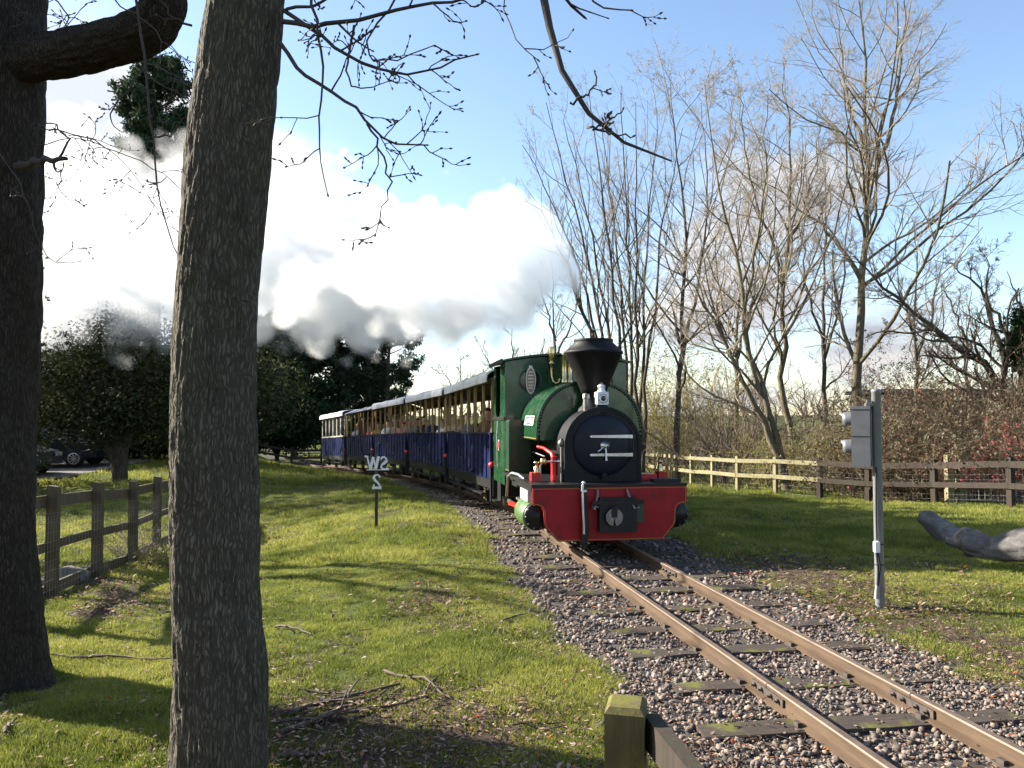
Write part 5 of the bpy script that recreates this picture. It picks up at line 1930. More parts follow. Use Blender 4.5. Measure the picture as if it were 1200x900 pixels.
def offspring(P, Rd, cnt, t0, t1, a0, a1, lr, ltap, rratio, K, wig, trop, rmin, r, rtip=.35, lmin=0.0):
    N, Kp, _ = P.shape
    pi = np.repeat(np.arange(N), cnt)
    M = len(pi)
    tt = t0 + (t1 - t0) * r.random(M)
    f = tt * (Kp - 1); i = np.minimum(f.astype(int), Kp - 2); q = (f - i)[:, None]
    st = P[pi, i] * (1 - q) + P[pi, i + 1] * q
    tan = nrm(P[pi, i + 1] - P[pi, i])
    r0 = Rd[pi, i] * (1 - q[:, 0]) + Rd[pi, i + 1] * q[:, 0]
    pl = np.linalg.norm(np.diff(P, axis=1), axis=-1).sum(1)[pi]
    perp = nrm(np.cross(tan, r.normal(size=(M, 3))))
    a = np.radians(a0 + (a1 - a0) * r.random(M))[:, None]
    d = nrm(tan * np.cos(a) + perp * np.sin(a))
    L = np.maximum(pl * lr * (1 - ltap * (tt - t0) / max(1e-3, t1 - t0)) * (.6 + .7 * r.random(M)), lmin)
    out = np.empty((M, K, 3)); out[:, 0] = st
    for k in range(1, K):
        d = nrm(d + r.normal(size=(M, 3)) * wig + np.array([0, 0, 1]) * trop)
        out[:, k] = out[:, k - 1] + d * (L / (K - 1))[:, None]
    rb = np.maximum(r0 * rratio, rmin)
    rad = rb[:, None] * np.linspace(1, rtip, K)[None]
    return out, rad


def smooth_path(pts, K):
    P = np.array([list(p) for p in pts], float)
    d = np.concatenate([[0], np.cumsum(np.linalg.norm(np.diff(P, axis=0), axis=1))])
    # catmull-rom through pts at equal steps
    s = np.linspace(0, d[-1], K)
    out = np.stack([np.interp(s, d, P[:, i]) for i in range(3)], -1)
    for _ in range(2):
        out[1:-1] = .25 * out[:-2] + .5 * out[1:-1] + .25 * out[2:]
    return out


def bare_tree(name, label, stems, m_trunk, m_twig, seed, l1=24, l2=8, l3=6, l4=4, ang=(32, 62), lr=.36, trop=.10, rmin=.0038, t0=.22, group=None, kids=(.42, .45, .5), cat='tree', shoots=0):
    """stems: list of (list of points, base radius, tip radius)"""
    r = np.random.default_rng(seed)
    og = np.array(list(stems[0][0][0]), float)
    root = empty(name, tuple(og))
    K = 16
    P0 = np.stack([smooth_path(s[0], K) for s in stems])
    P0[:, 2:-1] += r.normal(size=P0[:, 2:-1].shape) * .05
    R0 = np.stack([s[1] + (s[2] - s[1]) * np.linspace(0, 1, K) ** .75 for s in stems])
    R0[:, 0] *= 1.25
    tr, lm, tw = Wood(), Wood(), Wood()
    tr.tubes(P0, R0, 10)
    lens = np.linalg.norm(np.diff(P0, axis=1), axis=-1).sum(1)
    cnt = np.maximum(3, (l1 * lens / lens.sum()).astype(int))
    P1, R1 = offspring(P0, R0, cnt, t0, 1.0, ang[0], ang[1], lr, .62, .52, 8, .14, trop, rmin * 2.2, r)
    lm.tubes(P1, R1, 6)
    P2, R2 = offspring(P1, R1, l2, .15, 1.0, 28, 60, kids[0], .45, .6, 6, .17, trop, rmin * 1.5, r)
    tw.tubes(P2, R2, 4)
    P3, R3 = offspring(P2, R2, l3, .15, 1.0, 25, 60, kids[1], .35, .65, 3, .18, trop, rmin * 1.15, r, .5)
    tw.tubes(P3, R3, 3)
    if l4:
        P4, R4 = offspring(P3, R3, l4, .2, 1.0, 25, 60, kids[2], .3, .7, 2, .15, trop, rmin, r, .5, .06)
        tw.tubes(P4, R4, 3)
    tr.build('trunk', m_trunk, root, og)
    lm.build('limbs', m_trunk, root, og)
    cr = tw.build('crown', m_twig, root, og)
    tag(root, label, cat, group)
    return root, (P1, R1, P2, R2)


def gpt(u, v, y):
    """base point of a tree: photo column u at depth y, on the ground"""
    p = at(u, v, y)
    return (p.x, y, gz(p.x, y) - .15)


def stem(pxs, y, r0, r1, dy=0.0, base=True):
    pts = []
    n = len(pxs)
    for i, (u, v) in enumerate(pxs):
        yy = y + dy * i / (n - 1)
        pts.append(gpt(u, v, yy) if (i == 0 and base) else tuple(at(u, v, yy)))
    return (pts, r0, r1)


TG = 'bare trees beyond the fence'
bb, bd, tp, tb = MATS['bark_bare'], MATS['bark_bare_dark'], MATS['twig_pale'], MATS['twig_brown']
# the tallest, right of the middle of the group
bare_tree('bare_tree', 'tallest bare tree rising straight behind the signal head', [
    stem([(1003, 530), (1006, 450), (1009, 390), (1009, 320), (1017, 255), (1020, 190), (1014, 110), (1006, 30), (1004, -50)], 26, .21, .010),
    stem([(1009, 325), (985, 290), (962, 262), (930, 240), (905, 205)], 26, .09, .009, 1.5, False),
    stem([(1019, 215), (1040, 165), (1052, 110), (1058, 40), (1060, -30)], 26, .10, .009, -1, False),
    stem([(1016, 190), (998, 130), (985, 70), (980, 0)], 26, .08, .009, 1, False),
], bb, tp, 1, l1=64, l2=8, l3=5, l4=4, ang=(40, 72), lr=.40, group=TG)
bare_tree('bare_tree', 'bare tree with pale forked stems left of the signal post', [
    stem([(924, 535), (905, 500), (885, 476), (866, 440), (852, 410), (835, 365), (800, 320), (760, 300)], 25, .15, .010),
    stem([(922, 530), (912, 500), (893, 466), (884, 430), (874, 395), (872, 340), (862, 290), (842, 230), (836, 160), (826, 100)], 25, .14, .010, 1),
    stem([(890, 460), (868, 380), (880, 320), (895, 250), (893, 180), (900, 110)], 25.2, .08, .009, -1, False),
], bb, tp, 2, l1=50, l2=8, l3=5, l4=4, ang=(30, 60), group=TG)
bare_tree('bare_tree', 'slim bare tree with an upright trunk between the forked tree and the tallest tree', [
    stem([(930, 532), (920, 480), (914, 420), (918, 340), (922, 270), (930, 220), (925, 150), (920, 70)], 27, .15, .010),
    stem([(919, 300), (940, 255), (955, 200), (960, 130)], 27, .07, .008, 1, False),
    stem([(918, 330), (900, 270), (880, 220), (870, 150), (865, 90)], 27, .07, .008, -1, False),
], bb, tp, 3, l1=46, l2=8, l3=5, l4=4, group=TG)
r_ = random.Random(3)
st = []
for (ub, ut, vt) in ((715, 590, 225), (720, 612, 170), (724, 640, 120), (728, 660, 140), (733, 690, 105), (737, 705, 135), (741, 728, 100), (745, 745, 120), (749, 770, 130), (752, 800, 150), (722, 580, 330)):
    st.append(stem([(ub, 520), (ub + (ut - ub) * .12, 430), (ub + (ut - ub) * .32, 340), (ub + (ut - ub) * .62, 240), (ut, vt)], 30 + r_.random() * 2, .10, .012, r_.random() * 3 - 1.5))
bare_tree('bare_tree', 'vase-shaped clump of many bare stems behind the engine chimney', st, bd, tp, 4, l1=120, l2=6, l3=4, l4=3, ang=(18, 48), lr=.30, trop=.14, t0=.3, group=TG)
bare_tree('bare_tree', 'bare tree with twin dark stems between the stem clump and the forked tree', [
    stem([(792, 530), (795, 450), (800, 380), (806, 300), (800, 220), (790, 150), (785, 90)], 31, .15, .010),
    stem([(795, 440), (812, 370), (826, 290), (830, 210), (822, 120)], 31, .09, .008, 1, False)], bd, tp, 5, l1=44, l2=7, l3=5, l4=4, group=TG)
bare_tree('leaning_tree', 'dark bare tree leaning left over the brambles', [
    stem([(1205, 475), (1175, 440), (1150, 425), (1115, 402), (1085, 375), (1050, 350), (1022, 325), (1000, 300)], 23, .19, .02),
    stem([(1122, 408), (1090, 385), (1060, 392), (1030, 388), (1000, 400)], 23, .07, .008, 1, False)], bd, tb, 6, l1=36, l2=7, l3=6, l4=3, ang=(30, 70), lr=.3, group=TG)
bare_tree('leaning_tree', 'bare tree with three arching stems at the picture edge above the brambles', [
    stem([(1195, 470), (1180, 435), (1162, 415), (1148, 398), (1120, 388), (1090, 400)], 24, .12, .02),
    stem([(1180, 430), (1172, 400), (1160, 360), (1145, 330), (1120, 310), (1095, 305)], 24, .11, .008, 1, False),
    stem([(1190, 435), (1185, 400), (1165, 362), (1155, 335), (1160, 310), (1150, 295)], 24, .09, .008, -1, False),
    stem([(1192, 430), (1200, 380), (1190, 340), (1180, 318)], 24, .08, .008, -1, False)], bd, tb, 7, l1=34, l2=7, l3=6, l4=3, ang=(30, 60), lr=.32, group=TG)
for k, (u, y, top, lab) in enumerate(((862, 36, 215, 'thin bare tree standing behind the forked tree'), (965, 35, 180, 'thin bare tree standing behind the slim upright tree'),
                                      (1075, 38, 260, 'far bare tree between the tallest tree and the picture edge'), (655, 46, 300, 'far bare tree to the left of the stem clump'),
                                      (1130, 40, 330, 'small far bare tree behind the bramble bank'))):
    d_ = (r_.random() - .5) * 20
    bare_tree('bare_tree', lab, [stem([(u, 520), (u + d_ * .3, 440), (u + d_ * .6, (440 + top) / 2), (u + d_, top)], y, .15, .010),
                                 stem([(u + d_ * .35, 420), (u + 18, 370), (u + 28, (360 + top) / 2), (u + 34, top + 25)], y, .08, .008, 1, False),
                                 stem([(u + d_ * .4, 400), (u - 18, 350), (u - 26, (340 + top) / 2), (u - 36, top + 40)], y, .07, .008, -1, False)],
              bd, tb, 20 + k, l1=26, l2=7, l3=5, l4=3, rmin=.005, group=TG)
for k, (u, y, top, sp_, lab) in enumerate(((470, 75, 425, 26, 'distant bare tree just over the middle of the train roof'), (540, 80, 418, 34, 'distant bare tree over the white carriage roofs'),
                                          (600, 70, 385, 40, 'distant bare tree above the engine cab roof'))):
    bare_tree('distant_tree', lab, [stem([(u, 500), (u, 470), (u, (470 + top) / 2), (u, top)], y, .16, .03),
                                    stem([(u, 470), (u - sp_ * .5, 440), (u - sp_, top + 15)], y, .1, .02, 0, False), stem([(u, 470), (u + sp_ * .5, 440), (u + sp_, top + 15)], y, .1, .02, 0, False)],
              bd, tb, 40 + k, l1=30, l2=7, l3=5, l4=0, rmin=.012, group='distant bare trees beyond the train')

zt_ = lambda x, y, z: (x, y, z)
bare_tree('bare_tree', 'unseen bare oak added outside the left picture edge to cast shadow on the lawn', [  # out of view, added so its shadow falls across the lawn
    ([(-12.2, 13.2, gz(-12.2, 13.2) - .1), (-12.1, 13.2, 1.5), (-12.0, 13.1, 3.2), (-11.6, 13.4, 5.2), (-11.3, 13.2, 7.5)], .26, .03),
    ([(-12.0, 13.1, 2.9), (-11.2, 12.4, 4.2), (-10.8, 11.6, 5.4), (-10.9, 10.6, 6.4)], .14, .02),
    ([(-12.0, 13.1, 2.6), (-12.6, 14.2, 4.0), (-12.4, 15.4, 5.0), (-12.6, 16.6, 6.2)], .14, .02)], bd, tb, 88, l1=20, l2=5, l3=4, l4=0, rmin=.006, group=TG)

# far wood along the skyline on the right: reads as one grey mass
w_ = Wood()
rr = np.random.default_rng(77)
bx = np.concatenate([rr.random(130) * 95 + 2, -rr.random(60) * 70 + 2]); by = 95 + rr.random(190) * 25
bz = ground_z(bx, by)
P = np.empty((190, 6, 3)); hh = 4 + rr.random(190) * 5
for k in range(6):
    P[:, k] = np.stack([bx + rr.normal(size=190) * .2 * k, by, bz + hh * k / 5], -1)
Rd = np.linspace(.16, .03, 6)[None] * np.ones((190, 1))
w_.tubes(P, Rd, 4)
P1, R1 = offspring(P, Rd, 9, .15, 1, 25, 60, .45, .4, .6, 4, .15, .1, .03, rr); w_.tubes(P1, R1, 3)
P2, R2 = offspring(P1, R1, 5, .2, 1, 25, 60, .5, .3, .7, 2, .15, .08, .026, rr); w_.tubes(P2, R2, 3)
fw = w_.build('far_wood', MATS['twig_brown'], None, (0, 0, 0))
tag(fw, 'far-off bare woodland along the skyline', 'wood', kind='stuff')


# ------------------------------------------------------------------ leaf clouds
def leaf_mesh(name, C, per, size, m, parent, origin, r, spread=.12, aspect=.45, tint=None, droop=0.0, out=None, mid=(.5, .22), tri=False):
    """per small leaf faces round each centre C"""
    N = len(C)
    c = np.repeat(C, per, 0) + r.normal(size=(N * per, 3)) * spread
    n = len(c)
    d = nrm(r.normal(size=(n, 3)) + (np.repeat(out, per, 0) if out is not None else 0) - np.array([0, 0, droop]))
    s = nrm(np.cross(d, r.normal(size=(n, 3))))
    L = size * (.5 + r.random(n))[:, None]; w = L * aspect
    V = np.stack([c - d * L * .5 - s * w * .5, c - d * L * .5 + s * w * .5, c + d * L * .5], 1) if tri else np.stack([c - d * L * .5, c + s * w * .5, c + d * L * .5, c - s * w * .5], 1)
    kf = 3 if tri else 4
    F = np.arange(kf * n).reshape(n, kf)
    base = np.repeat(np.clip(r.normal(mid[0], mid[1], N) if tint is None else tint, 0, 1), per)
    tn = np.clip(base + r.normal(size=n) * .13, 0, 1)
    return np_mesh(name, V.reshape(-1, 3) - np.array(origin), [F], m, parent, attrs={'tint': np.repeat(tn, kf)})


def pine(label, u, y, top_v, seed, hw, crown_from=.25, lean=0.0, flat=.5, dens=1.0, group='dark evergreen trees behind the train', clump=.26, nb=60, name='pine_tree', forks=None):
    r = np.random.default_rng(seed)
    b = np.array(gpt(u, 520, y)); t_ = np.array(at(u + lean, top_v, y))
    H = t_[2] - b[2]
    root = empty(name, tuple(b))
    K = 14
    q = np.linspace(0, 1, K)[:, None]
    P0 = (b + (t_ - b) * q + np.stack([np.sin(q[:, 0] * 5 + seed) * .25, np.cos(q[:, 0] * 4) * .2, 0 * q[:, 0]], -1) * q)[None]
    R0 = (.028 * H * (1 - .88 * q[:, 0]))[None].clip(.03)
    tr = Wood(); tr.tubes(P0, R0, 9)
    tt = crown_from + (1 - crown_from) * r.random(nb) ** .85
    f = tt * (K - 1); i = np.minimum(f.astype(int), K - 2); qq = (f - i)[:, None]
    st_ = P0[0, i] * (1 - qq) + P0[0, i + 1] * qq
    a = r.random(nb) * 2 * np.pi
    prof = np.sin(np.clip((tt - crown_from) / (1 - crown_from), 0, 1) * np.pi * .86 + .35) ** flat
    L = hw * prof * (.55 + .6 * r.random(nb))
    elev = .05 + .55 * (tt - crown_from) + r.normal(size=nb) * .15
    d = np.stack([np.cos(a) * np.cos(elev), np.sin(a) * np.cos(elev), np.sin(elev)], -1)
    Kb = 6
    Pb = np.empty((nb, Kb, 3)); Pb[:, 0] = st_
    for k in range(1, Kb):
        d = nrm(d + r.normal(size=(nb, 3)) * .13 + np.array([0, 0, .06]))
        Pb[:, k] = Pb[:, k - 1] + d * (L / (Kb - 1))[:, None]
    Rb = (.012 + .018 * L)[:, None] * np.linspace(1, .25, Kb)[None]
    tr.tubes(Pb, Rb, 5)
    Pc, Rc = offspring(Pb, Rb, 7, .3, 1.0, 25, 65, .42, .4, .5, 4, .15, .08, .008, r)
    tr.tubes(Pc, Rc, 3)
    tr.build('trunk', MATS['bark_pine'], root, b)
    k_ = max(2, int(6 * dens))
    pi = np.repeat(np.arange(len(Pc)), k_)
    t2 = .35 + .65 * r.random(len(pi)); f = t2 * 3; i = np.minimum(f.astype(int), 2); qq = (f - i)[:, None]
    C = Pc[pi, i] * (1 - qq) + Pc[pi, i + 1] * qq
    leaf_mesh('crown', C, 7, clump * 1.4, MATS['pine_needles'], root, b, r, clump * .36, .2, out=np.array([[0, 0, .55]]) * np.ones((len(C), 1)), tri=True)
    tag(root, label, 'tree', group)
    return root


pine('broad dark pine with a dense crown in the middle of the evergreens', 395, 56, 366, 1, 4.3, .14, 8, .35, 1.0, nb=90, clump=.30)
pine('dark pine with its sunlit pale branch left of the broad pine', 345, 54, 385, 2, 3.6, .12, -6, .35, 1.0, nb=80, clump=.30)
pine('open-crowned pine with layered branches at the end of the evergreens', 458, 54, 374, 3, 2.7, .30, -4, .5, .75, nb=44, clump=.26)
pine('low dark pine hidden partly behind the big trunk', 296, 50, 395, 4, 3.4, .08, 0, .35, 1.0, nb=80, clump=.30)
pine('tall pine whose top stands clear above the steam', 176, 62, 74, 5, 3.9, .58, 6, .5, .7, nb=80, clump=.5)
pine('thin pine tip showing beside the big trunk above the steam', 232, 64, 140, 6, 2.6, .55, 0, .5, 1.0, nb=60, clump=.44)
pine('slim dark pine between the broad pine and the open-crowned pine', 428, 58, 388, 7, 2.6, .12, 3, .35, .9, nb=60, clump=.30)


def broad_tree(label, u, vb, y, blobs, seed, trunk_r, m_leaf, m_bark, n, size, cat='tree', name='evergreen_tree', group=None, per=6, spread=.22, stems=None, shell=.45):
    """dense tree: trunk with limbs reaching into foliage lobes. blobs: (u, v, dy, radius m, squash)"""
    r = np.random.default_rng(seed)
    b = np.array(gpt(u, vb, y))
    root = empty(name, tuple(b))
    cs, ws = [], []
    tr = Wood()
    for (bu, bv, dy, rad, sq) in blobs:
        c = np.array(at(bu, bv, y + dy))
        k = int(n * rad ** 2 / sum(q[3] ** 2 for q in blobs))
        p = nrm(r.normal(size=(k, 3))) * (r.random((k, 1)) ** shell) * rad
        p[:, 2] *= sq
        w_ = np.array([mnoise.noise(Vector(q * 1.1 / max(.6, rad) * 1.6 + seed)) for q in p])
        p = p * (1 + .38 * w_[:, None])
        cs.append(c + p)
        # limb towards the lobe
        s0_ = b + np.array([0, 0, (c[2] - b[2]) * .35 + .3])
        path = smooth_path([b, s0_, .5 * (s0_ + c) + r.normal(size=3) * .15, c, c + (c - s0_) * .25], 10)[None]
        tr.tubes(path, (trunk_r * np.linspace(1, .16, 10))[None], 8)
        Pb, Rb = offspring(path, (trunk_r * np.linspace(1, .16, 10))[None], 16, .35, 1, 35, 75, .32, .3, .4, 6, .18, .05, .012, r)
        tr.tubes(Pb, Rb, 4)
    tr.build('trunk', m_bark, root, b)
    leaf_mesh('crown', np.concatenate(cs), per, size, m_leaf, root, b, r, spread, .5)
    tag(root, label, cat, group)
    return root


EG = 'dark evergreen trees on the car park side'
broad_tree('dark spreading evergreen with a bare trunk behind the left fence', 140, 565, 25.5,
           [(135, 420, 0, 1.7, .8), (90, 450, .4, 1.6, .8), (175, 455, -.2, 1.5, .8), (120, 480, -.8, 1.5, .6), (180, 490, .3, 1.3, .6), (70, 490, .2, 1.4, .6), (150, 390, .4, 1.2, .8), (215, 430, .6, 1.5, .8)], 5, .26,
           MATS['yew_leaves'], MATS['bark_bare_dark'], 5200, .12, group=EG)
broad_tree('dark evergreen filling the space behind the parked cars', 60, 545, 34,
           [(60, 430, 0, 2.6, .8), (20, 440, 0, 2.6, .8), (110, 450, 0, 2.4, .8), (60, 500, -.5, 2.2, .6), (110, 505, -.5, 1.8, .6), (20, 500, 0, 2.4, .6), (75, 385, 0, 1.8, .8)], 6, .3,
           MATS['yew_leaves'], MATS['bark_bare_dark'], 3600, .19, group=EG, spread=.3)
broad_tree('dark evergreen behind the big trunk', 250, 540, 33,
           [(250, 430, 0, 2.6, .8), (215, 470, 0, 2.2, .7), (285, 470, 0, 2.2, .7), (250, 500, -.5, 2.0, .6), (190, 500, .3, 1.8, .6), (160, 520, 1.5, 1.6, .5)], 7, .3,
           MATS['yew_leaves'], MATS['bark_bare_dark'], 3400, .19, group=EG, spread=.3)
broad_tree('solid dark clipped hedge at the end of the lawn', 325, 522, 46.5,
           [(290, 490, 0, 2.0, .8), (310, 485, 0, 2.0, .8), (335, 490, 0, 1.9, .8), (355, 497, -.3, 1.7, .8), (262, 490, 0, 2.0, .8), (312, 505, -.8, 1.5, .6), (345, 508, -.8, 1.4, .6), (285, 508, -.8, 1.5, .6)], 8, .12,
           MATS['hedge_leaves'], MATS['bark_bare_dark'], 4200, .24, cat='hedge', name='clipped_hedge', spread=.22, shell=.3)
broad_tree('yellow-green shrub glowing between the dark evergreens', 336, 480, 50.5, [(333, 450, 0, 1.3, 1.0), (338, 462, 0, 1.1, .8)], 9, .06,
           MATS['olive_leaves'], MATS['bark_bare_dark'], 420, .2, cat='shrub', name='leafy_shrub', spread=.2)
broad_tree('dark ivy-covered trunk at the right picture edge above the brambles', 1199, 470, 22.5, [(1197, 392, 0, .45, 1.3), (1199, 415, 0, .4, 1.2), (1196, 375, 0, .25, 1.2)], 10, .10,
           MATS['hedge_leaves'], MATS['bark_bare_dark'], 420, .13, cat='tree', name='ivy_trunk', spread=.1)

for k, (x_, y_, h_, lab) in enumerate(((-15.8, 22.3, 7.4, 'evergreen added beyond the left picture edge to shade the lawn and train'), (-21.3, 41.5, 8.2, 'dark evergreen rising behind the spreading evergreen at the car park'))):  # placed to shade lawn and train; the first is added out of view
    u_ = 600 + x_ / y_ * FPX
    f_ = lambda z_: 488 - (z_ - CAMZ) / y_ * FPX
    broad_tree(lab, u_, 560, y_, [(u_, f_(h_ - 2.2), 0, 2.2, 1.0), (u_ + 30, f_(h_ - 4.4), .8, 2.3, .8), (u_ - 40, f_(h_ - 4.6), -.6, 2.4, .8), (u_ + 10, f_(h_ - 6.6), 1.6, 2.4, .7), (u_ - 20, f_(h_ - 6.8), -1.5, 2.3, .7)], 60 + k, .3,
               MATS['yew_leaves'], MATS['bark_bare_dark'], 2600, .17, group=EG, spread=.28)

# ------------------------------------------------------------------ shrubs of thin stems
def twig_bush(name, label, u, y, n, hgt, wid, seed, m_twig, m_leaf=None, leaves=0, lsize=.08, droop=0.0, cat='shrub', group=None, r0=.018, l2=6, l3=5, trop=.02, vbase=530, ltint=None, depth=.6, zoff=0.0):
    r = np.random.default_rng(seed)
    b = np.array(gpt(u, vbase, y)); b[2] += zoff
    root = empty(name, tuple(b))
    P = np.empty((n, 7, 3))
    a = r.random(n) * 2 * np.pi; rad = np.sqrt(r.random(n))
    st_ = b + np.stack([np.cos(a) * rad * wid * .35, np.sin(a) * rad * wid * .35 * depth, 0 * a], -1)
    st_[:, 2] = ground_z(st_[:, 0], st_[:, 1]) - .05 + zoff
    d = nrm(np.stack([np.cos(a) * rad * wid / hgt, np.sin(a) * rad * wid / hgt * depth, .5 + .7 * r.random(n)], -1))
    L = hgt * (.65 + .55 * r.random(n))
    P[:, 0] = st_
    for k in range(1, 7):
        d = nrm(d + r.normal(size=(n, 3)) * .16 - np.array([0, 0, droop]))
        P[:, k] = P[:, k - 1] + d * (L / 6)[:, None]
    Rd = (r0 * (.5 + .7 * r.random(n)))[:, None] * np.linspace(1, .3, 7)[None]
    w_ = Wood(); w_.tubes(P, Rd, 5)
    P2, R2 = offspring(P, Rd, l2, .2, 1, 25, 65, .42, .3, .55, 5, .2, trop - droop * .5, .004, r); w_.tubes(P2, R2, 3)
    P3, R3 = offspring(P2, R2, l3, .2, 1, 25, 65, .5, .3, .6, 3, .2, trop - droop * .5, .003, r); w_.tubes(P3, R3, 3)
    w_.build('stems', m_twig, root, b)
    if m_leaf is not None and leaves:
        pi = r.integers(0, len(P3), leaves); f = .3 + .7 * r.random(leaves); i = np.minimum((f * 3).astype(int), 2)
        C = P3[pi, i]
        leaf_mesh('foliage', C, 4, lsize, m_leaf, root, b, r, lsize * .6, .5, tint=None if ltint is None else r.choice(ltint, leaves))
    tag(root, label, cat, group)
    return root


SG = 'shrubs along the right-hand fence'
twig_bush('twiggy_shrub', 'big yellow-olive thicket of fine twigs beside the smokebox', 785, 34, 50, 5.4, 2.6, 1, MATS['twig_olive'], MATS['olive_leaves'], 3000, .07, .035, r0=.026, l2=9, l3=8, group=SG)
twig_bush('twiggy_shrub', 'dark fan-shaped leafless shrub rising behind the pale fence', 858, 28.5, 26, 3.6, 2.2, 2, MATS['twig_brown'], None, 0, r0=.045, l2=8, l3=6, group=SG)
twig_bush('twiggy_shrub', 'low olive tangle over the fence beside the forked tree', 905, 26.4, 36, 1.9, 1.5, 3, MATS['twig_olive'], MATS['olive_leaves'], 500, .06, .05, l2=7, l3=6, group=SG)
twig_bush('twiggy_shrub', 'grey-green low shrub behind the signal head', 970, 25.2, 34, 2.1, 1.4, 4, MATS['twig_olive'], MATS['olive_leaves'], 700, .07, .06, l2=7, l3=6, group=SG)
twig_bush('twiggy_shrub', 'bare brown scrub between the forked tree and the far field', 945, 30, 30, 3.0, 2.0, 5, MATS['twig_brown'], None, 0, group=SG)
twig_bush('twiggy_shrub', 'olive scrub under the twin dark stems', 818, 32.5, 30, 2.8, 1.8, 6, MATS['twig_olive'], MATS['olive_leaves'], 500, .07, .04, group=SG)
BG = 'bramble mounds behind the dark fence'
for k, (u, y, h_, w__, lab, lv) in enumerate(((1062, 23.5, 3.0, 2.0, 'brown bramble mound beside the grey signal pole', 2600), (1110, 23.0, 3.5, 2.3, 'tall arching bramble mound in the middle of the bank', 3200),
                                              (1160, 22.0, 3.9, 2.4, 'high bramble mound topped with reddish stems', 3200), (1200, 21.0, 3.6, 2.0, 'bramble mound at the picture edge behind the red shrub', 2600),
                                              (1085, 21.8, 1.5, 1.6, 'low leafy bramble patch in front of the bramble bank', 2600), (1025, 23.6, 1.7, 1.3, 'low leafy bramble patch under the tallest tree', 1800))):
    twig_bush('bramble_bush', lab, u, y, 90, h_, w__, 30 + k, MATS['bramble'], MATS['bramble_leaves'], lv, .07, .085, 'bramble', BG, r0=.010, l2=6, l3=4, depth=.8)
twig_bush('berry_shrub', 'shrub full of red leaves above the fence at the right edge', 1190, 19.6, 34, 2.1, .9, 50, MATS['bramble'], MATS['berry_leaves'], 600, .06, .05, 'shrub', r0=.014)
twig_bush('berry_shrub', 'small tuft of red leaves inside the bramble bank', 1108, 21.0, 12, 1.2, .5, 51, MATS['bramble'], MATS['berry_leaves'], 130, .07, .05, 'shrub')
twig_bush('weed_clump', 'clump of dry pale weeds growing against the left fence', 165, 11.9, 60, .6, .6, 52, MATS['twig_pale'], None, 0, cat='weeds', r0=.004, l2=3, l3=2)
twig_bush('weed_clump', 'leafy weed tuft at the foot of the fence beside the big trunk', 196, 11.0, 40, .35, .5, 53, MATS['twig_olive'], MATS['olive_leaves'], 260, .05, .05, cat='weeds', r0=.004, l2=3, l3=2)

# scrub filling the field edge behind the fence: one tangled mass
rr = np.random.default_rng(91)
ns = 420
sy_ = 32 + rr.random(ns) * 22; sx_ = 3.5 + (rr.random(ns) ** .9) * (sy_ * .66 - 2)
P = np.empty((ns, 5, 3)); P[:, 0] = np.stack([sx_, sy_, ground_z(sx_, sy_)], -1)
d_ = nrm(np.stack([rr.normal(size=ns) * .5, rr.normal(size=ns) * .4, np.ones(ns)], -1)); L_ = 1.2 + rr.random(ns) * 1.8
for k in range(1, 5):
    d_ = nrm(d_ + rr.normal(size=(ns, 3)) * .2)
    P[:, k] = P[:, k - 1] + d_ * (L_ / 4)[:, None]
Rd = .022 * np.linspace(1, .35, 5)[None] * np.ones((ns, 1))
w_ = Wood(); w_.tubes(P, Rd, 3)
P2, R2 = offspring(P, Rd, 9, .15, 1, 30, 70, .5, .3, .6, 3, .2, 0, .008, rr); w_.tubes(P2, R2, 3)
P3, R3 = offspring(P2, R2, 3, .2, 1, 30, 70, .5, .3, .7, 2, .2, 0, .008, rr); w_.tubes(P3, R3, 3)
tag(w_.build('undergrowth', MATS['twig_brown'], None, (0, 0, 0)), 'tangled leafless undergrowth filling the field edge beyond the fence', 'undergrowth', kind='stuff')

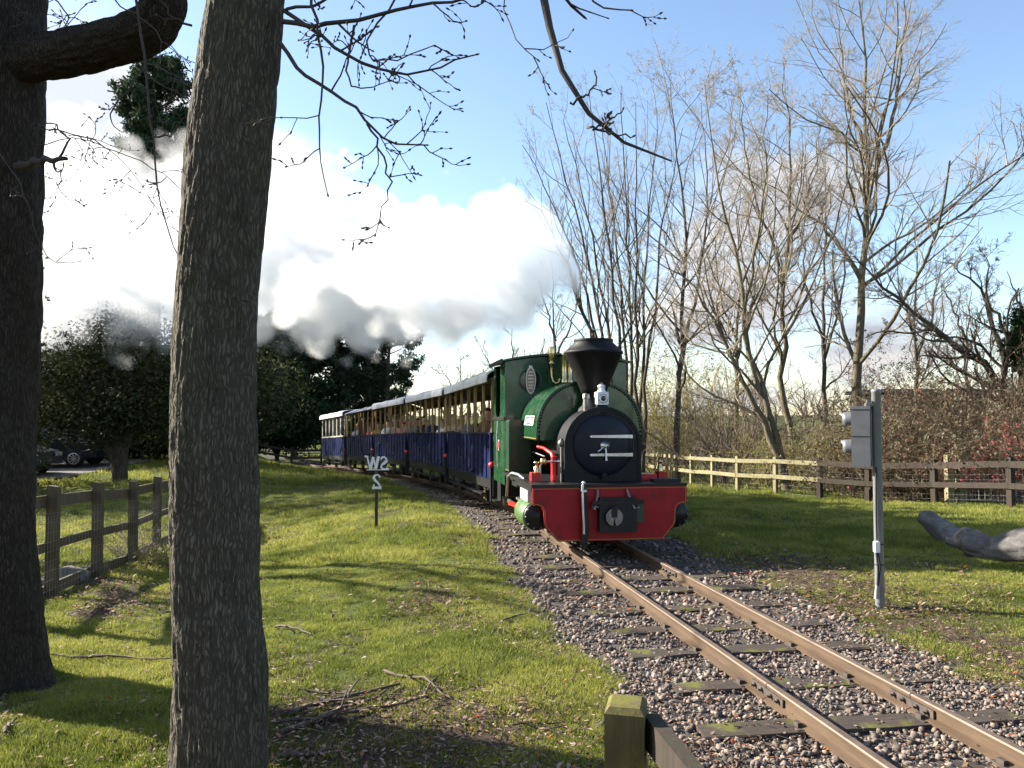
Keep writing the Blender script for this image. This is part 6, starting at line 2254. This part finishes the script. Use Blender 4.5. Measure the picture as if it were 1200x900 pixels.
# ================================================================== FOREGROUND TREES
def furrowed(name, pts, rads, m, parent, origin, seed, n=180, rings=420, amp=.016, flare=None, circ=9.0, vert=1.5):
    """trunk with real bark ridges"""
    C = smooth_path(pts, rings)
    d = np.concatenate([[0], np.cumsum(np.linalg.norm(np.diff(np.array([list(p) for p in pts]), axis=0), axis=1))])
    s = np.linspace(0, d[-1], rings)
    Rr = np.interp(s, d, rads)
    a = np.arange(n) * 2 * np.pi / n
    S_, A_ = np.meshgrid(s, a, indexing='ij')
    # ridges: warped stripes round the trunk that join and part along it
    wrp = fbm(np.cos(A_) * 2 + 5, S_ * vert * 1.3 + np.sin(A_) * 2, seed, 3)
    wr2 = fbm(np.cos(A_) * 5 + 3, S_ * 6 + np.sin(A_) * 5, seed + 5, 3)
    cells = np.empty_like(S_)
    for i in range(rings):
        for j in range(n):
            u_ = A_[i, j] + (wrp[i, j] - .5) * .35
            p = Vector((math.cos(u_) * circ, math.sin(u_) * circ, S_[i, j] * vert * 3.2 + wr2[i, j] * .8))
            dd = mnoise.voronoi(p)[0]
            cells[i, j] = dd[1] - dd[0]
    ridge = np.clip(cells * 2.2, 0, 1) ** .6
    disp = (ridge - .7) * amp + (wr2 - .5) * amp * .6 + (fbm(np.cos(A_) * 1.2 + 9, S_ * 1.1 + np.sin(A_) * 1.2, seed + 9, 2) - .5) * .05
    if flare:
        fl = np.exp(-(S_ / flare[0]))
        lob = .55 + .45 * np.sin(A_ * flare[2] + seed) 
        disp = disp + fl * flare[1] * lob
    Rf = Rr[:, None] + disp
    T = np.gradient(C, axis=0); T = nrm(T)
    X_ = nrm(np.cross(np.array([0, 1, 0]), T)); Y_ = np.cross(T, X_)
    V = C[:, None] + X_[:, None] * (np.cos(A_) * Rf)[..., None] + Y_[:, None] * (np.sin(A_) * Rf)[..., None]
    idx = np.arange(rings * n).reshape(rings, n); nx_ = np.roll(idx, -1, 1)
    F = np.stack([idx[:-1], nx_[:-1], nx_[1:], idx[1:]], -1).reshape(-1, 4)
    return np_mesh(name, V.reshape(-1, 3) - np.array(origin), [F], m, parent, smooth=True)


def px_path(pts, y0, y1=None, base=None):
    y1 = y0 if y1 is None else y1
    n = len(pts)
    return [tuple(at(u, v, y0 + (y1 - y0) * i / max(1, n - 1))) for i, (u, v) in enumerate(pts)]


def twiggy(branches, root, og, seed, m, l2=5, l3=3, lr=(.30, .35), buds=True, ang=(25, 70), rmin=.0022):
    """hand-placed branches plus the side twigs that grow from them"""
    r = np.random.default_rng(seed)
    w_ = Wood()
    K = 14
    P = np.stack([smooth_path(b[0], K) for b in branches])
    P[:, 1:-1] += r.normal(size=P[:, 1:-1].shape) * .006
    Rd = np.stack([np.linspace(b[1], b[2], K) for b in branches])
    w_.tubes(P, Rd, 7)
    cnt = np.array([b[3] if len(b) > 3 else l2 for b in branches])
    P2, R2 = offspring(P, Rd, cnt, .2, 1, ang[0], ang[1], lr[0], .3, .6, 7, .2, .01, rmin * 1.3, r, .45); w_.tubes(P2, R2, 5)
    P3, R3 = offspring(P2, R2, l3, .2, 1, 25, 70, lr[1], .2, .65, 5, .2, .02, rmin, r, .55, .03); w_.tubes(P3, R3, 4)
    o = w_.build('branches', m, root, og)
    if buds:
        tips = np.concatenate([P2[:, -1], P3[:, -1], P[:, -1], P3[:, 2], P2[:, 3]])
        d_ = nrm(np.concatenate([P2[:, -1] - P2[:, -2], P3[:, -1] - P3[:, -2], P[:, -1] - P[:, -2], P3[:, 2] - P3[:, 1], P2[:, 3] - P2[:, 2]]))
        L = (.010 + .008 * r.random(len(tips)))[:, None]
        PP = np.stack([tips - d_ * L * .3, tips + d_ * L * .3, tips + d_ * L], 1)
        RR = np.stack([np.full(len(tips), .003), np.full(len(tips), .0052), np.full(len(tips), .0008)], 1)
        wb = Wood(); wb.tubes(PP, RR, 4); wb.build('buds', m, root, og)['kind'] = 'stuff'
    return o


# big trunk
Yb = 3.62
base = at(262, 905, Yb); bz_ = gz(base.x, Yb)
main = empty('oak_tree', (base.x, Yb, bz_))
og = main.location[:]
ctr = [(258, 905), (262, 850), (262, 780), (256, 700), (252, 600), (250, 500), (251, 400), (256, 320), (266, 220), (277, 120), (290, 0), (303, -140), (312, -320), (318, -560)]
wd = [.200, .194, .190, .186, .186, .184, .182, .180, .180, .176, .170, .165, .155, .14]
pts = [tuple(at(u, v, Yb)) for u, v in ctr]
pts = [(pts[0][0], Yb, bz_ - .12)] + pts[1:]
furrowed('trunk', pts, wd, MATS['bark_main'], main, og, 3, n=150, rings=330, amp=.014, flare=(.16, .085, 5), circ=7.5, vert=1.15)
br = [
    (px_path([(330, 25), (360, 30), (400, 28), (440, 18), (480, 8), (540, -2), (600, -15)], 3.55, 3.2), .012, .004, 7),
    (px_path([(332, 12), (365, 35), (400, 60), (440, 82), (475, 95), (505, 78), (558, 64)], 3.55, 3.3), .010, .003, 7),
    (px_path([(328, 50), (350, 85), (385, 108), (415, 118), (430, 145), (450, 165), (468, 175), (500, 170)], 3.55, 3.2), .010, .003, 8),
    (px_path([(430, 145), (448, 180), (458, 215), (448, 245), (440, 275)], 3.3, 3.1), .005, .002, 5),
    (px_path([(335, 12), (355, 8), (400, -6), (430, -20)], 3.55, 3.4), .008, .004, 4),
    (px_path([(365, -10), (372, 40), (380, 95), (374, 140), (372, 180), (384, 228)], 3.45, 3.2), .007, .002, 4),
    (px_path([(415, 30), (408, 70), (406, 95), (425, 105), (456, 95)], 3.45, 3.2), .006, .002, 3),
    (px_path([(470, -15), (440, 30), (420, 60), (455, 82), (500, 50), (525, 62)], 3.4, 3.2), .005, .002, 4),
    # the stout limb far overhead that the hanging branches come from
    (px_path([(308, -230), (400, -260), (520, -200), (600, -130), (632, -60), (637, 0), (643, 50), (655, 95), (672, 125), (695, 152), (708, 175), (740, 188), (785, 188)], 3.6, 3.3), .045, .004, 3),
    (px_path([(668, 120), (690, 110), (698, 98), (697, 84)], 3.35, 3.3), .006, .003, 1),
    (px_path([(690, 148), (712, 155), (742, 160)], 3.32, 3.25), .006, .003, 2),
    (px_path([(695, 152), (715, 140), (730, 128)], 3.32, 3.3), .005, .003, 1),
    (px_path([(560, -170), (585, -60), (592, 0), (588, 18), (602, 38), (610, 65), (630, 70)], 3.5, 3.3), .006, .0018, 5),
    (px_path([(600, -130), (660, -60), (690, 0), (715, 15), (740, 12)], 3.5, 3.3), .008, .003, 2),
    (px_path([(250, 310), (262, 330), (280, 343), (297, 343)], 3.44, 3.40), .004, .0018, 1),
]
twiggy(br, main, og, 12, MATS['twig_dark'], l3=3)
tag(main, 'stout furrowed oak trunk standing in the foreground on the lawn', 'tree')

# dark trunk at the picture's left edge with its heavy limb
Yl = 5.2
b2 = at(-26, 790, Yl); bz2 = gz(b2.x, Yl)
left = empty('oak_tree', (b2.x, Yl, bz2))
og2 = left.location[:]
ctr = [(-32, 800), (-30, 740), (-32, 650), (-34, 500), (-33, 350), (-28, 200), (-24, 100), (-22, 0), (-20, -150), (-10, -400), (0, -700)]
wd = [.46, .40, .375, .375, .385, .385, .385, .375, .35, .3, .24]
pts = [tuple(at(u, v, Yl)) for u, v in ctr]
pts = [(pts[0][0], Yl, bz2 - .15)] + pts[1:]
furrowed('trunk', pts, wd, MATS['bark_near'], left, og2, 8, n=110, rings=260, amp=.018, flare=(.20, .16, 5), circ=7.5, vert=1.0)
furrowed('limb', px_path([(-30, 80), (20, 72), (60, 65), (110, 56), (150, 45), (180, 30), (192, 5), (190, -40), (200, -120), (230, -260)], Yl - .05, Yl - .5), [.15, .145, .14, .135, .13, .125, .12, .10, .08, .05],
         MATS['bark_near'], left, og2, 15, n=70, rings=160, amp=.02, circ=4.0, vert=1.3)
br = [
    (px_path([(158, -10), (164, 40), (171, 90), (178, 150), (181, 215), (188, 250), (205, 296), (215, 312)], 4.7, 4.4), .009, .003, 4),
    (px_path([(170, 75), (150, 105), (130, 125), (128, 140), (140, 153)], 4.7, 4.5), .006, .003, 1),
    (px_path([(180, 160), (200, 160), (210, 145), (220, 132)], 4.5, 4.4), .006, .003, 2),
    (px_path([(20, 196), (45, 190), (78, 186)], 5.0, 4.8), .03, .012, 2),
    (px_path([(70, 184), (82, 165), (62, 142), (40, 150)], 4.85, 4.7), .008, .003, 3),
    (px_path([(40, 150), (80, 155), (115, 165), (150, 185), (175, 188), (218, 228)], 4.9, 4.5), .005, .002, 6),
    (px_path([(40, 170), (90, 160), (130, 175), (160, 205), (185, 250)], 4.9, 4.5), .004, .0015, 5),
    (px_path([(75, 190), (72, 215), (68, 228), (95, 238), (122, 227)], 4.8, 4.6), .004, .0015, 3),
    (px_path([(0, 180), (20, 210), (35, 240), (45, 290), (60, 310), (94, 306)], 4.75, 4.6), .005, .002, 3),
    (px_path([(65, 0), (85, 20), (70, 38), (100, 6)], 5.0, 4.9), .005, .002, 4),
    (px_path([(120, -20), (140, 10), (170, 20), (195, 55), (232, 75)], 4.8, 4.5), .005, .002, 4),
    (px_path([(225, 30), (200, 20), (180, -20)], 4.8, 4.7), .008, .004, 3),
    (px_path([(165, 72), (190, 80), (215, 95), (235, 108)], 4.6, 4.4), .004, .0015, 4),
    (px_path([(30, 60), (45, 20), (60, 0), (85, -20)], 5.0, 4.8), .004, .002, 4),
]
twiggy(br, left, og2, 13, MATS['twig_dark'], l3=3)
tag(left, 'dark oak trunk at the left picture edge with a heavy bent limb', 'tree')

# ================================================================== CARS
def car(label, loc, rz, paint, h=1.45, L=4.1, wd=1.72, long_roof=True):
    c = empty('parked_car', loc, rz)
    prof = [(-L / 2, .35), (-L / 2 + .02, .62), (-L / 2 + .12, .78), (-L / 2 + .95, .95), (L / 2 - .9, 1.0), (L / 2 - .12, .98), (L / 2, .75), (L / 2, .35)]
    roof_p = [(-L / 2 + .9, .95), (-L / 2 + 1.65, h - .06), (-L / 2 + 2.0, h), (L / 2 - 1.2, h), (L / 2 - .55, h - .12), (L / 2 - .12, .98)]
    def loft(poly, w0, zw, w1):
        n = len(poly)
        def hw(z):
            return w0 + (w1 - w0) * max(0, min(1, (z - zw) / max(.01, h - zw)))
        vs = [(x, -hw(z) / 2, z) for x, z in poly] + [(x, hw(z) / 2, z) for x, z in poly]
        return vs, [(i, (i + 1) % n, n + (i + 1) % n, n + i) for i in range(n)] + [tuple(range(n))[::-1], tuple(range(n, 2 * n))]
    vs, fs = loft(prof, wd, .9, wd)
    MB().add(vs, fs).build('body', paint, c)
    vs, fs = loft(roof_p, wd - .04, .95, wd - .42)
    cab_ = MB().add(vs, fs).build('cabin', paint, c)
    for sy in (-1, 1):
        for (a0, a1, b0, b1) in ((-L / 2 + 1.2, -L / 2 + 1.72, -.12 + L * 0, -.12), (.0, .0, L / 2 - 1.0, L / 2 - 1.25)):
            z0, z1 = 1.0, h - .1
            y0 = (wd - .04) / 2 + .004; y1 = (wd - .36) / 2 + .004
            MB().add([(a0, sy * y0, z0), (b0, sy * y0, z0), (b1, sy * y1, z1), (a1, sy * y1, z1)], [(0, 1, 2, 3)]).build('side_window', MATS['glass_dark'], cab_)
        for xx in (-L / 2 + .78, L / 2 - .78):
            w_ = MB().lathe([(.20, -.08), (.30, -.095), (.315, -.06), (.315, .06), (.30, .095), (.20, .08)], c=(xx, sy * (wd / 2 - .075), .315), axis='y', n=24).build('wheel', MATS['rubber'], c)
            rim = MB()
            yy = sy * (wd / 2 + .018)
            rim.lathe([(.205, yy - sy * .01), (.215, yy), (.18, yy), (.175, yy - sy * .015)], c=(xx, 0, .315), axis='y', n=24, caps=False)
            for k in range(9):
                a = 2 * math.pi * k / 9
                rim.bar((xx, yy - sy * .006, .315), (xx + .19 * math.cos(a), yy - sy * .006, .315 + .19 * math.sin(a)), .03, .014, up=(0, 1, 0))
            rim.build('rim', MATS['alloy'], w_)
        MB().box(-L / 2 - .01, -L / 2 + .18, *sorted((sy * .5, sy * .82)), .62, .74).build('headlight', MATS['alloy'], c)
        MB().box(L / 2 - .14, L / 2 + .008, *sorted((sy * .6, sy * .84)), .72, .9).build('tail_light', MATS['bright_red'], c)
    vs = [(-L / 2 + .98, -.72, .985), (-L / 2 + .98, .72, .985), (-L / 2 + 1.66, .60, h - .09), (-L / 2 + 1.66, -.60, h - .09)]
    MB().add([(x - .012, y, z + .012) for x, y, z in vs], [(0, 1, 2, 3)]).build('windscreen', MATS['glass_dark'], c)
    tag(c, label, 'car', 'cars parked under the evergreens')
    return c


p = at(62, 545, 29.6)
car('dark navy car with a pale alloy wheel parked under the evergreens', (p.x - .3, 29.9, gz(p.x, 29.9) + .03), R(184), MATS['car_navy'])
p = at(30, 552, 28.2)
car('black car half hidden by the dark trunk', (p.x - .6, 27.3, gz(p.x - .6, 27.3) + .03), R(168), MATS['car_black'], h=1.5)

# ================================================================== SHED, FAR RAILINGS, GATE
p0_, p1_ = at(1035, 456, 42), at(1160, 462, 42)
g0 = gz((p0_.x + p1_.x) / 2, 42)
shed = empty('flat_roof_shed', ((p0_.x + p1_.x) / 2, 42, g0))
Wd = (p1_.x - p0_.x) / 2
hh = p0_.z - g0
MB().box(-Wd, Wd, 0, 4, -.3, hh - .2).build('wall', MATS['shed_wall'], shed)
MB().box(-Wd - .25, Wd + .25, -.3, 4.3, hh - .198, hh).build('roof', MATS['shed_roof'], shed)
for k in range(3):
    wx = -Wd * .7 + k * Wd * .65
    wfm = MB().box(wx - .5, wx + .5, -.03, -.001, 1.0, 2.0).build('window', MATS['sign_white'], shed)
    MB().box(wx - .44, wx + .44, -.045, -.031, 1.06, 1.94).build('pane', MATS['glass_dark'], wfm)
tag(shed, 'low flat-roofed brown shed showing between the bare trees and brambles', 'shed')

rl = empty('white_railing', (6.5, 44, gz(6.5, 44)))
for (x0, x1) in ((0, 9),):
    n_ = 10
    for k in range(n_):
        MB().box(x0 + k - .05, x0 + k + .05, -.05, .05, -.2, 1.1).build('post', MATS['sign_white'], rl)
    for zz in (.95, .5):
        MB().box(-.2, 9.2, -.085, -.052, zz - .06, zz + .06).build('rail', MATS['sign_white'], rl)
tag(rl, 'white post and rail barrier in the field beyond the pale fence', 'railing')
rl = empty('white_railing', (18.5, 46, gz(18.5, 46)))
for k in range(6):
    MB().box(k - .05, k + .05, -.05, .05, -.2, 1.0).build('post', MATS['sign_white'], rl)
for zz in (.85, .45):
    MB().box(-.2, 5.2, -.085, -.052, zz - .05, zz + .05).build('rail', MATS['sign_white'], rl)
tag(rl, 'short white railing glimpsed behind the forked tree', 'railing')
gt = at(1178, 580, 19.5)
gate = empty('metal_gate', (gt.x - .55, 20.2, gz(gt.x, 20.2)))
fr = MB()
for (a, c_) in (((0, 0, .12), (2.2, 0, .12)), ((0, 0, 1.0), (2.2, 0, 1.0)), ((0, 0, .12), (0, 0, 1.0)), ((2.2, 0, .12), (2.2, 0, 1.0)), ((0, 0, .55), (2.2, 0, .55))):
    fr.tube([a, c_], .022, 8)
fr.build('frame', MATS['galv'], gate)
for k in range(1, 14):
    MB().tube([(k * .157, 0, .12), (k * .157, 0, .55)], .008, 6).build('bar', MATS['galv'], gate)
for k in range(1, 4):
    MB().tube([(0, .012, .12 + k * .108), (2.2, .012, .12 + k * .108)], .006, 6).build('bar', MATS['galv'], gate)
for xx in (-.13, -.42):
    MB().box(xx - .09, xx + .09, -.09, .09, -.2, 1.25).build('gate_post', MATS['fence_wood_pale'], gate)
tag(gate, 'galvanised metal gate with pale wooden posts behind the dark fence', 'gate')

# ================================================================== STEAM
# plume axis: straight back and away from the chimney; distance t along it, height and radius vary with t
A0, A1 = Vector((1.0, 11.0, 0)), Vector((-12.9, 25.0, 0))
ax_d = (A1 - A0).normalized()
ax_ang = math.atan2(ax_d.y, ax_d.x)
ST = [(-.45, 3.2, .05), (.15, 3.6, .32), (.8, 3.95, .75), (1.4, 4.0, 1.1), (3.0, 4.05, 1.18), (4.7, 4.35, 1.25), (7.75, 5.0, 1.7), (11.7, 5.75, 2.3), (19.7, 7.0, 3.0), (29, 9.0, 4.6), (36, 10.5, 6.2)]
TL = 40.0


def float_curve(t, x, pts, lo, hi):
    """piecewise curve of x (metres along the plume) returned in metres"""
    nd = t.new('ShaderNodeFloatCurve')
    cv = nd.mapping.curves[0]
    ps = [((p + 2) / TL, (v - lo) / (hi - lo)) for p, v in pts]
    cv.points[0].location = ps[0]; cv.points[1].location = ps[-1]
    for p in ps[1:-1]:
        cv.points.new(*p)
    for q_ in cv.points:
        q_.handle_type = 'VECTOR'
    nd.mapping.update()
    t.l.new(t.math('DIVIDE', t.math('ADD', x, 2.0), TL), nd.inputs['Value'])
    return t.math('ADD', t.math('MULTIPLY', nd.outputs[0], hi - lo), lo)


sm = bpy.data.materials.new('steam')
sm.use_nodes = True
t = NT(sm.node_tree); t.n.clear()
out = t.new('ShaderNodeOutputMaterial')
pv = t.new('ShaderNodeVolumePrincipled')
pv.inputs['Color'].default_value = (.999, .999, .9995, 1)
pv.inputs['Anisotropy'].default_value = .25
pv.inputs['Density'].default_value = 1.0
t.l.new(pv.outputs[0], out.inputs['Volume'])

ng = bpy.data.node_groups.new('steam_density', 'GeometryNodeTree')
ng.interface.new_socket('Geometry', in_out='INPUT', socket_type='NodeSocketGeometry')
ng.interface.new_socket('Geometry', in_out='OUTPUT', socket_type='NodeSocketGeometry')
t = NT(ng)
t.n.new('NodeGroupInput')
go = t.n.new('NodeGroupOutput')
oc = t.n.new('GeometryNodeInputPosition').outputs[0]
sx = t.new('ShaderNodeSeparateXYZ', i_0=oc)
zc_ = float_curve(t, sx.outputs[0], [(a, b_) for a, b_, c_ in ST], 2.5, 11)
rc_ = float_curve(t, sx.outputs[0], [(a, c_) for a, b_, c_ in ST], 0, 7)
rc_ = t.math('MAXIMUM', rc_, .04)
dy_ = t.math('DIVIDE', sx.outputs[1], rc_)
dz_ = t.math('DIVIDE', t.math('SUBTRACT', sx.outputs[2], zc_), rc_)
rho = t.math('SQRT', t.math('ADD', t.math('MULTIPLY', dy_, dy_), t.math('MULTIPLY', dz_, dz_)))
# billows: noise whose grain grows with the plume
gr = t.math('ADD', .34, t.math('MULTIPLY', rc_, .26))
pc = t.new('ShaderNodeCombineXYZ', i_0=t.math('DIVIDE', sx.outputs[0], gr), i_1=t.math('DIVIDE', sx.outputs[1], gr), i_2=t.math('DIVIDE', sx.outputs[2], gr))
nz = t.noise(pc.outputs[0], .75, 6, .58)
vo = t.new('ShaderNodeTexVoronoi', feature='SMOOTH_F1')
vo.inputs['Scale'].default_value = 1.05
vo.inputs['Smoothness'].default_value = .3
t.l.new(pc.outputs[0], vo.inputs['Vector'])
bil = t.math('SUBTRACT', .55, vo.outputs['Distance'])
shape = t.math('ADD', t.math('ADD', t.math('SUBTRACT', .86, rho), t.math('MULTIPLY', t.math('SUBTRACT', nz, .5), 2.2)), t.math('MULTIPLY', bil, 1.15))
start = t.smooth(sx.outputs[0], -.3, .9)
dens = t.math('MAXIMUM', t.math('ADD', t.math('SUBTRACT', t.math('MULTIPLY', shape, 1.0), t.math('MULTIPLY', t.math('SUBTRACT', 1.0, start), .6)), 1.0), 0.0)
VCS = []
for (x0_, x1_, hy, z0_, z1_, vx_) in ((-.8, 8.5, 3.2, 2.4, 8.4, .10), (8.5, 31.0, 6.5, 2.4, 15.4, .22)):
    vc = t.n.new('GeometryNodeVolumeCube')
    t.l.new(dens, vc.inputs['Density'])
    vc.inputs['Min'].default_value = (x0_, -hy, z0_)
    vc.inputs['Max'].default_value = (x1_, hy, z1_)
    vc.inputs['Resolution X'].default_value = int((x1_ - x0_) / vx_)
    vc.inputs['Resolution Y'].default_value = int(2 * hy / vx_)
    vc.inputs['Resolution Z'].default_value = int((z1_ - z0_) / vx_)
    VCS.append(vc)
# (threshold, density close to the engine, density of the old drifting steam)
LAY = [(.0, .16, .035), (.05, .30, .05), (.11, .42, .07), (.19, .5, .09)]
jn = t.n.new('GeometryNodeJoinGeometry')
LM = []
for iso, dn, df in LAY:
    for vc, dd in zip(VCS, (dn, df)):
        m_ = sm.copy(); m_.node_tree.nodes['Principled Volume'].inputs['Density'].default_value = dd
        LM.append(m_)
        vm_ = t.n.new('GeometryNodeVolumeToMesh')
        vm_.inputs['Threshold'].default_value = 1.0 + iso
        t.l.new(vc.outputs[0], vm_.inputs['Volume'])
        sn_ = t.n.new('GeometryNodeSetMaterial'); sn_.inputs['Material'].default_value = m_
        t.l.new(vm_.outputs[0], sn_.inputs['Geometry'])
        t.l.new(sn_.outputs[0], jn.inputs[0])
t.l.new(jn.outputs[0], go.inputs[0])
plume = empty('steam_plume', A0, ax_ang)
tag(plume, 'thick white steam plume trailing back from the engine over the train', 'steam', kind='stuff')
tmp = bpy.data.objects.new('steam', bpy.data.meshes.new('steam')); col.objects.link(tmp)
md = tmp.modifiers.new('density', 'NODES'); md.node_group = ng
me = bpy.data.meshes.new_from_object(tmp.evaluated_get(bpy.context.evaluated_depsgraph_get()))
co = np.empty(len(me.vertices) * 3, np.float32); me.vertices.foreach_get('co', co); co = co.reshape(-1, 3)
npz = len(me.polygons)
lt = np.empty(npz, np.int32); me.polygons.foreach_get('loop_total', lt)
mi_ = np.empty(npz, np.int32); me.polygons.foreach_get('material_index', mi_)
ls_ = np.empty(npz, np.int32); me.polygons.foreach_get('loop_start', ls_)
lv_ = np.empty(len(me.loops), np.int32); me.loops.foreach_get('vertex_index', lv_)
order = [m__.name if m__ else '' for m__ in me.materials]
for m_ in LM:
    k = order.index(m_.name)
    fl = []
    used = np.zeros(len(co), bool)
    for n_ in (3, 4):
        sel = (mi_ == k) & (lt == n_)
        f_ = lv_[ls_[sel][:, None] + np.arange(n_)[None]]
        used[f_.ravel()] = True
        fl.append(f_)
    rm = np.cumsum(used) - 1
    o_ = np_mesh('steam_layer', co[used], [rm[f_] for f_ in fl if len(f_)], m_, plume, smooth=True)
    o_['kind'] = 'stuff'
    print('steam layer', len(o_.data.polygons))
bpy.data.objects.remove(tmp)
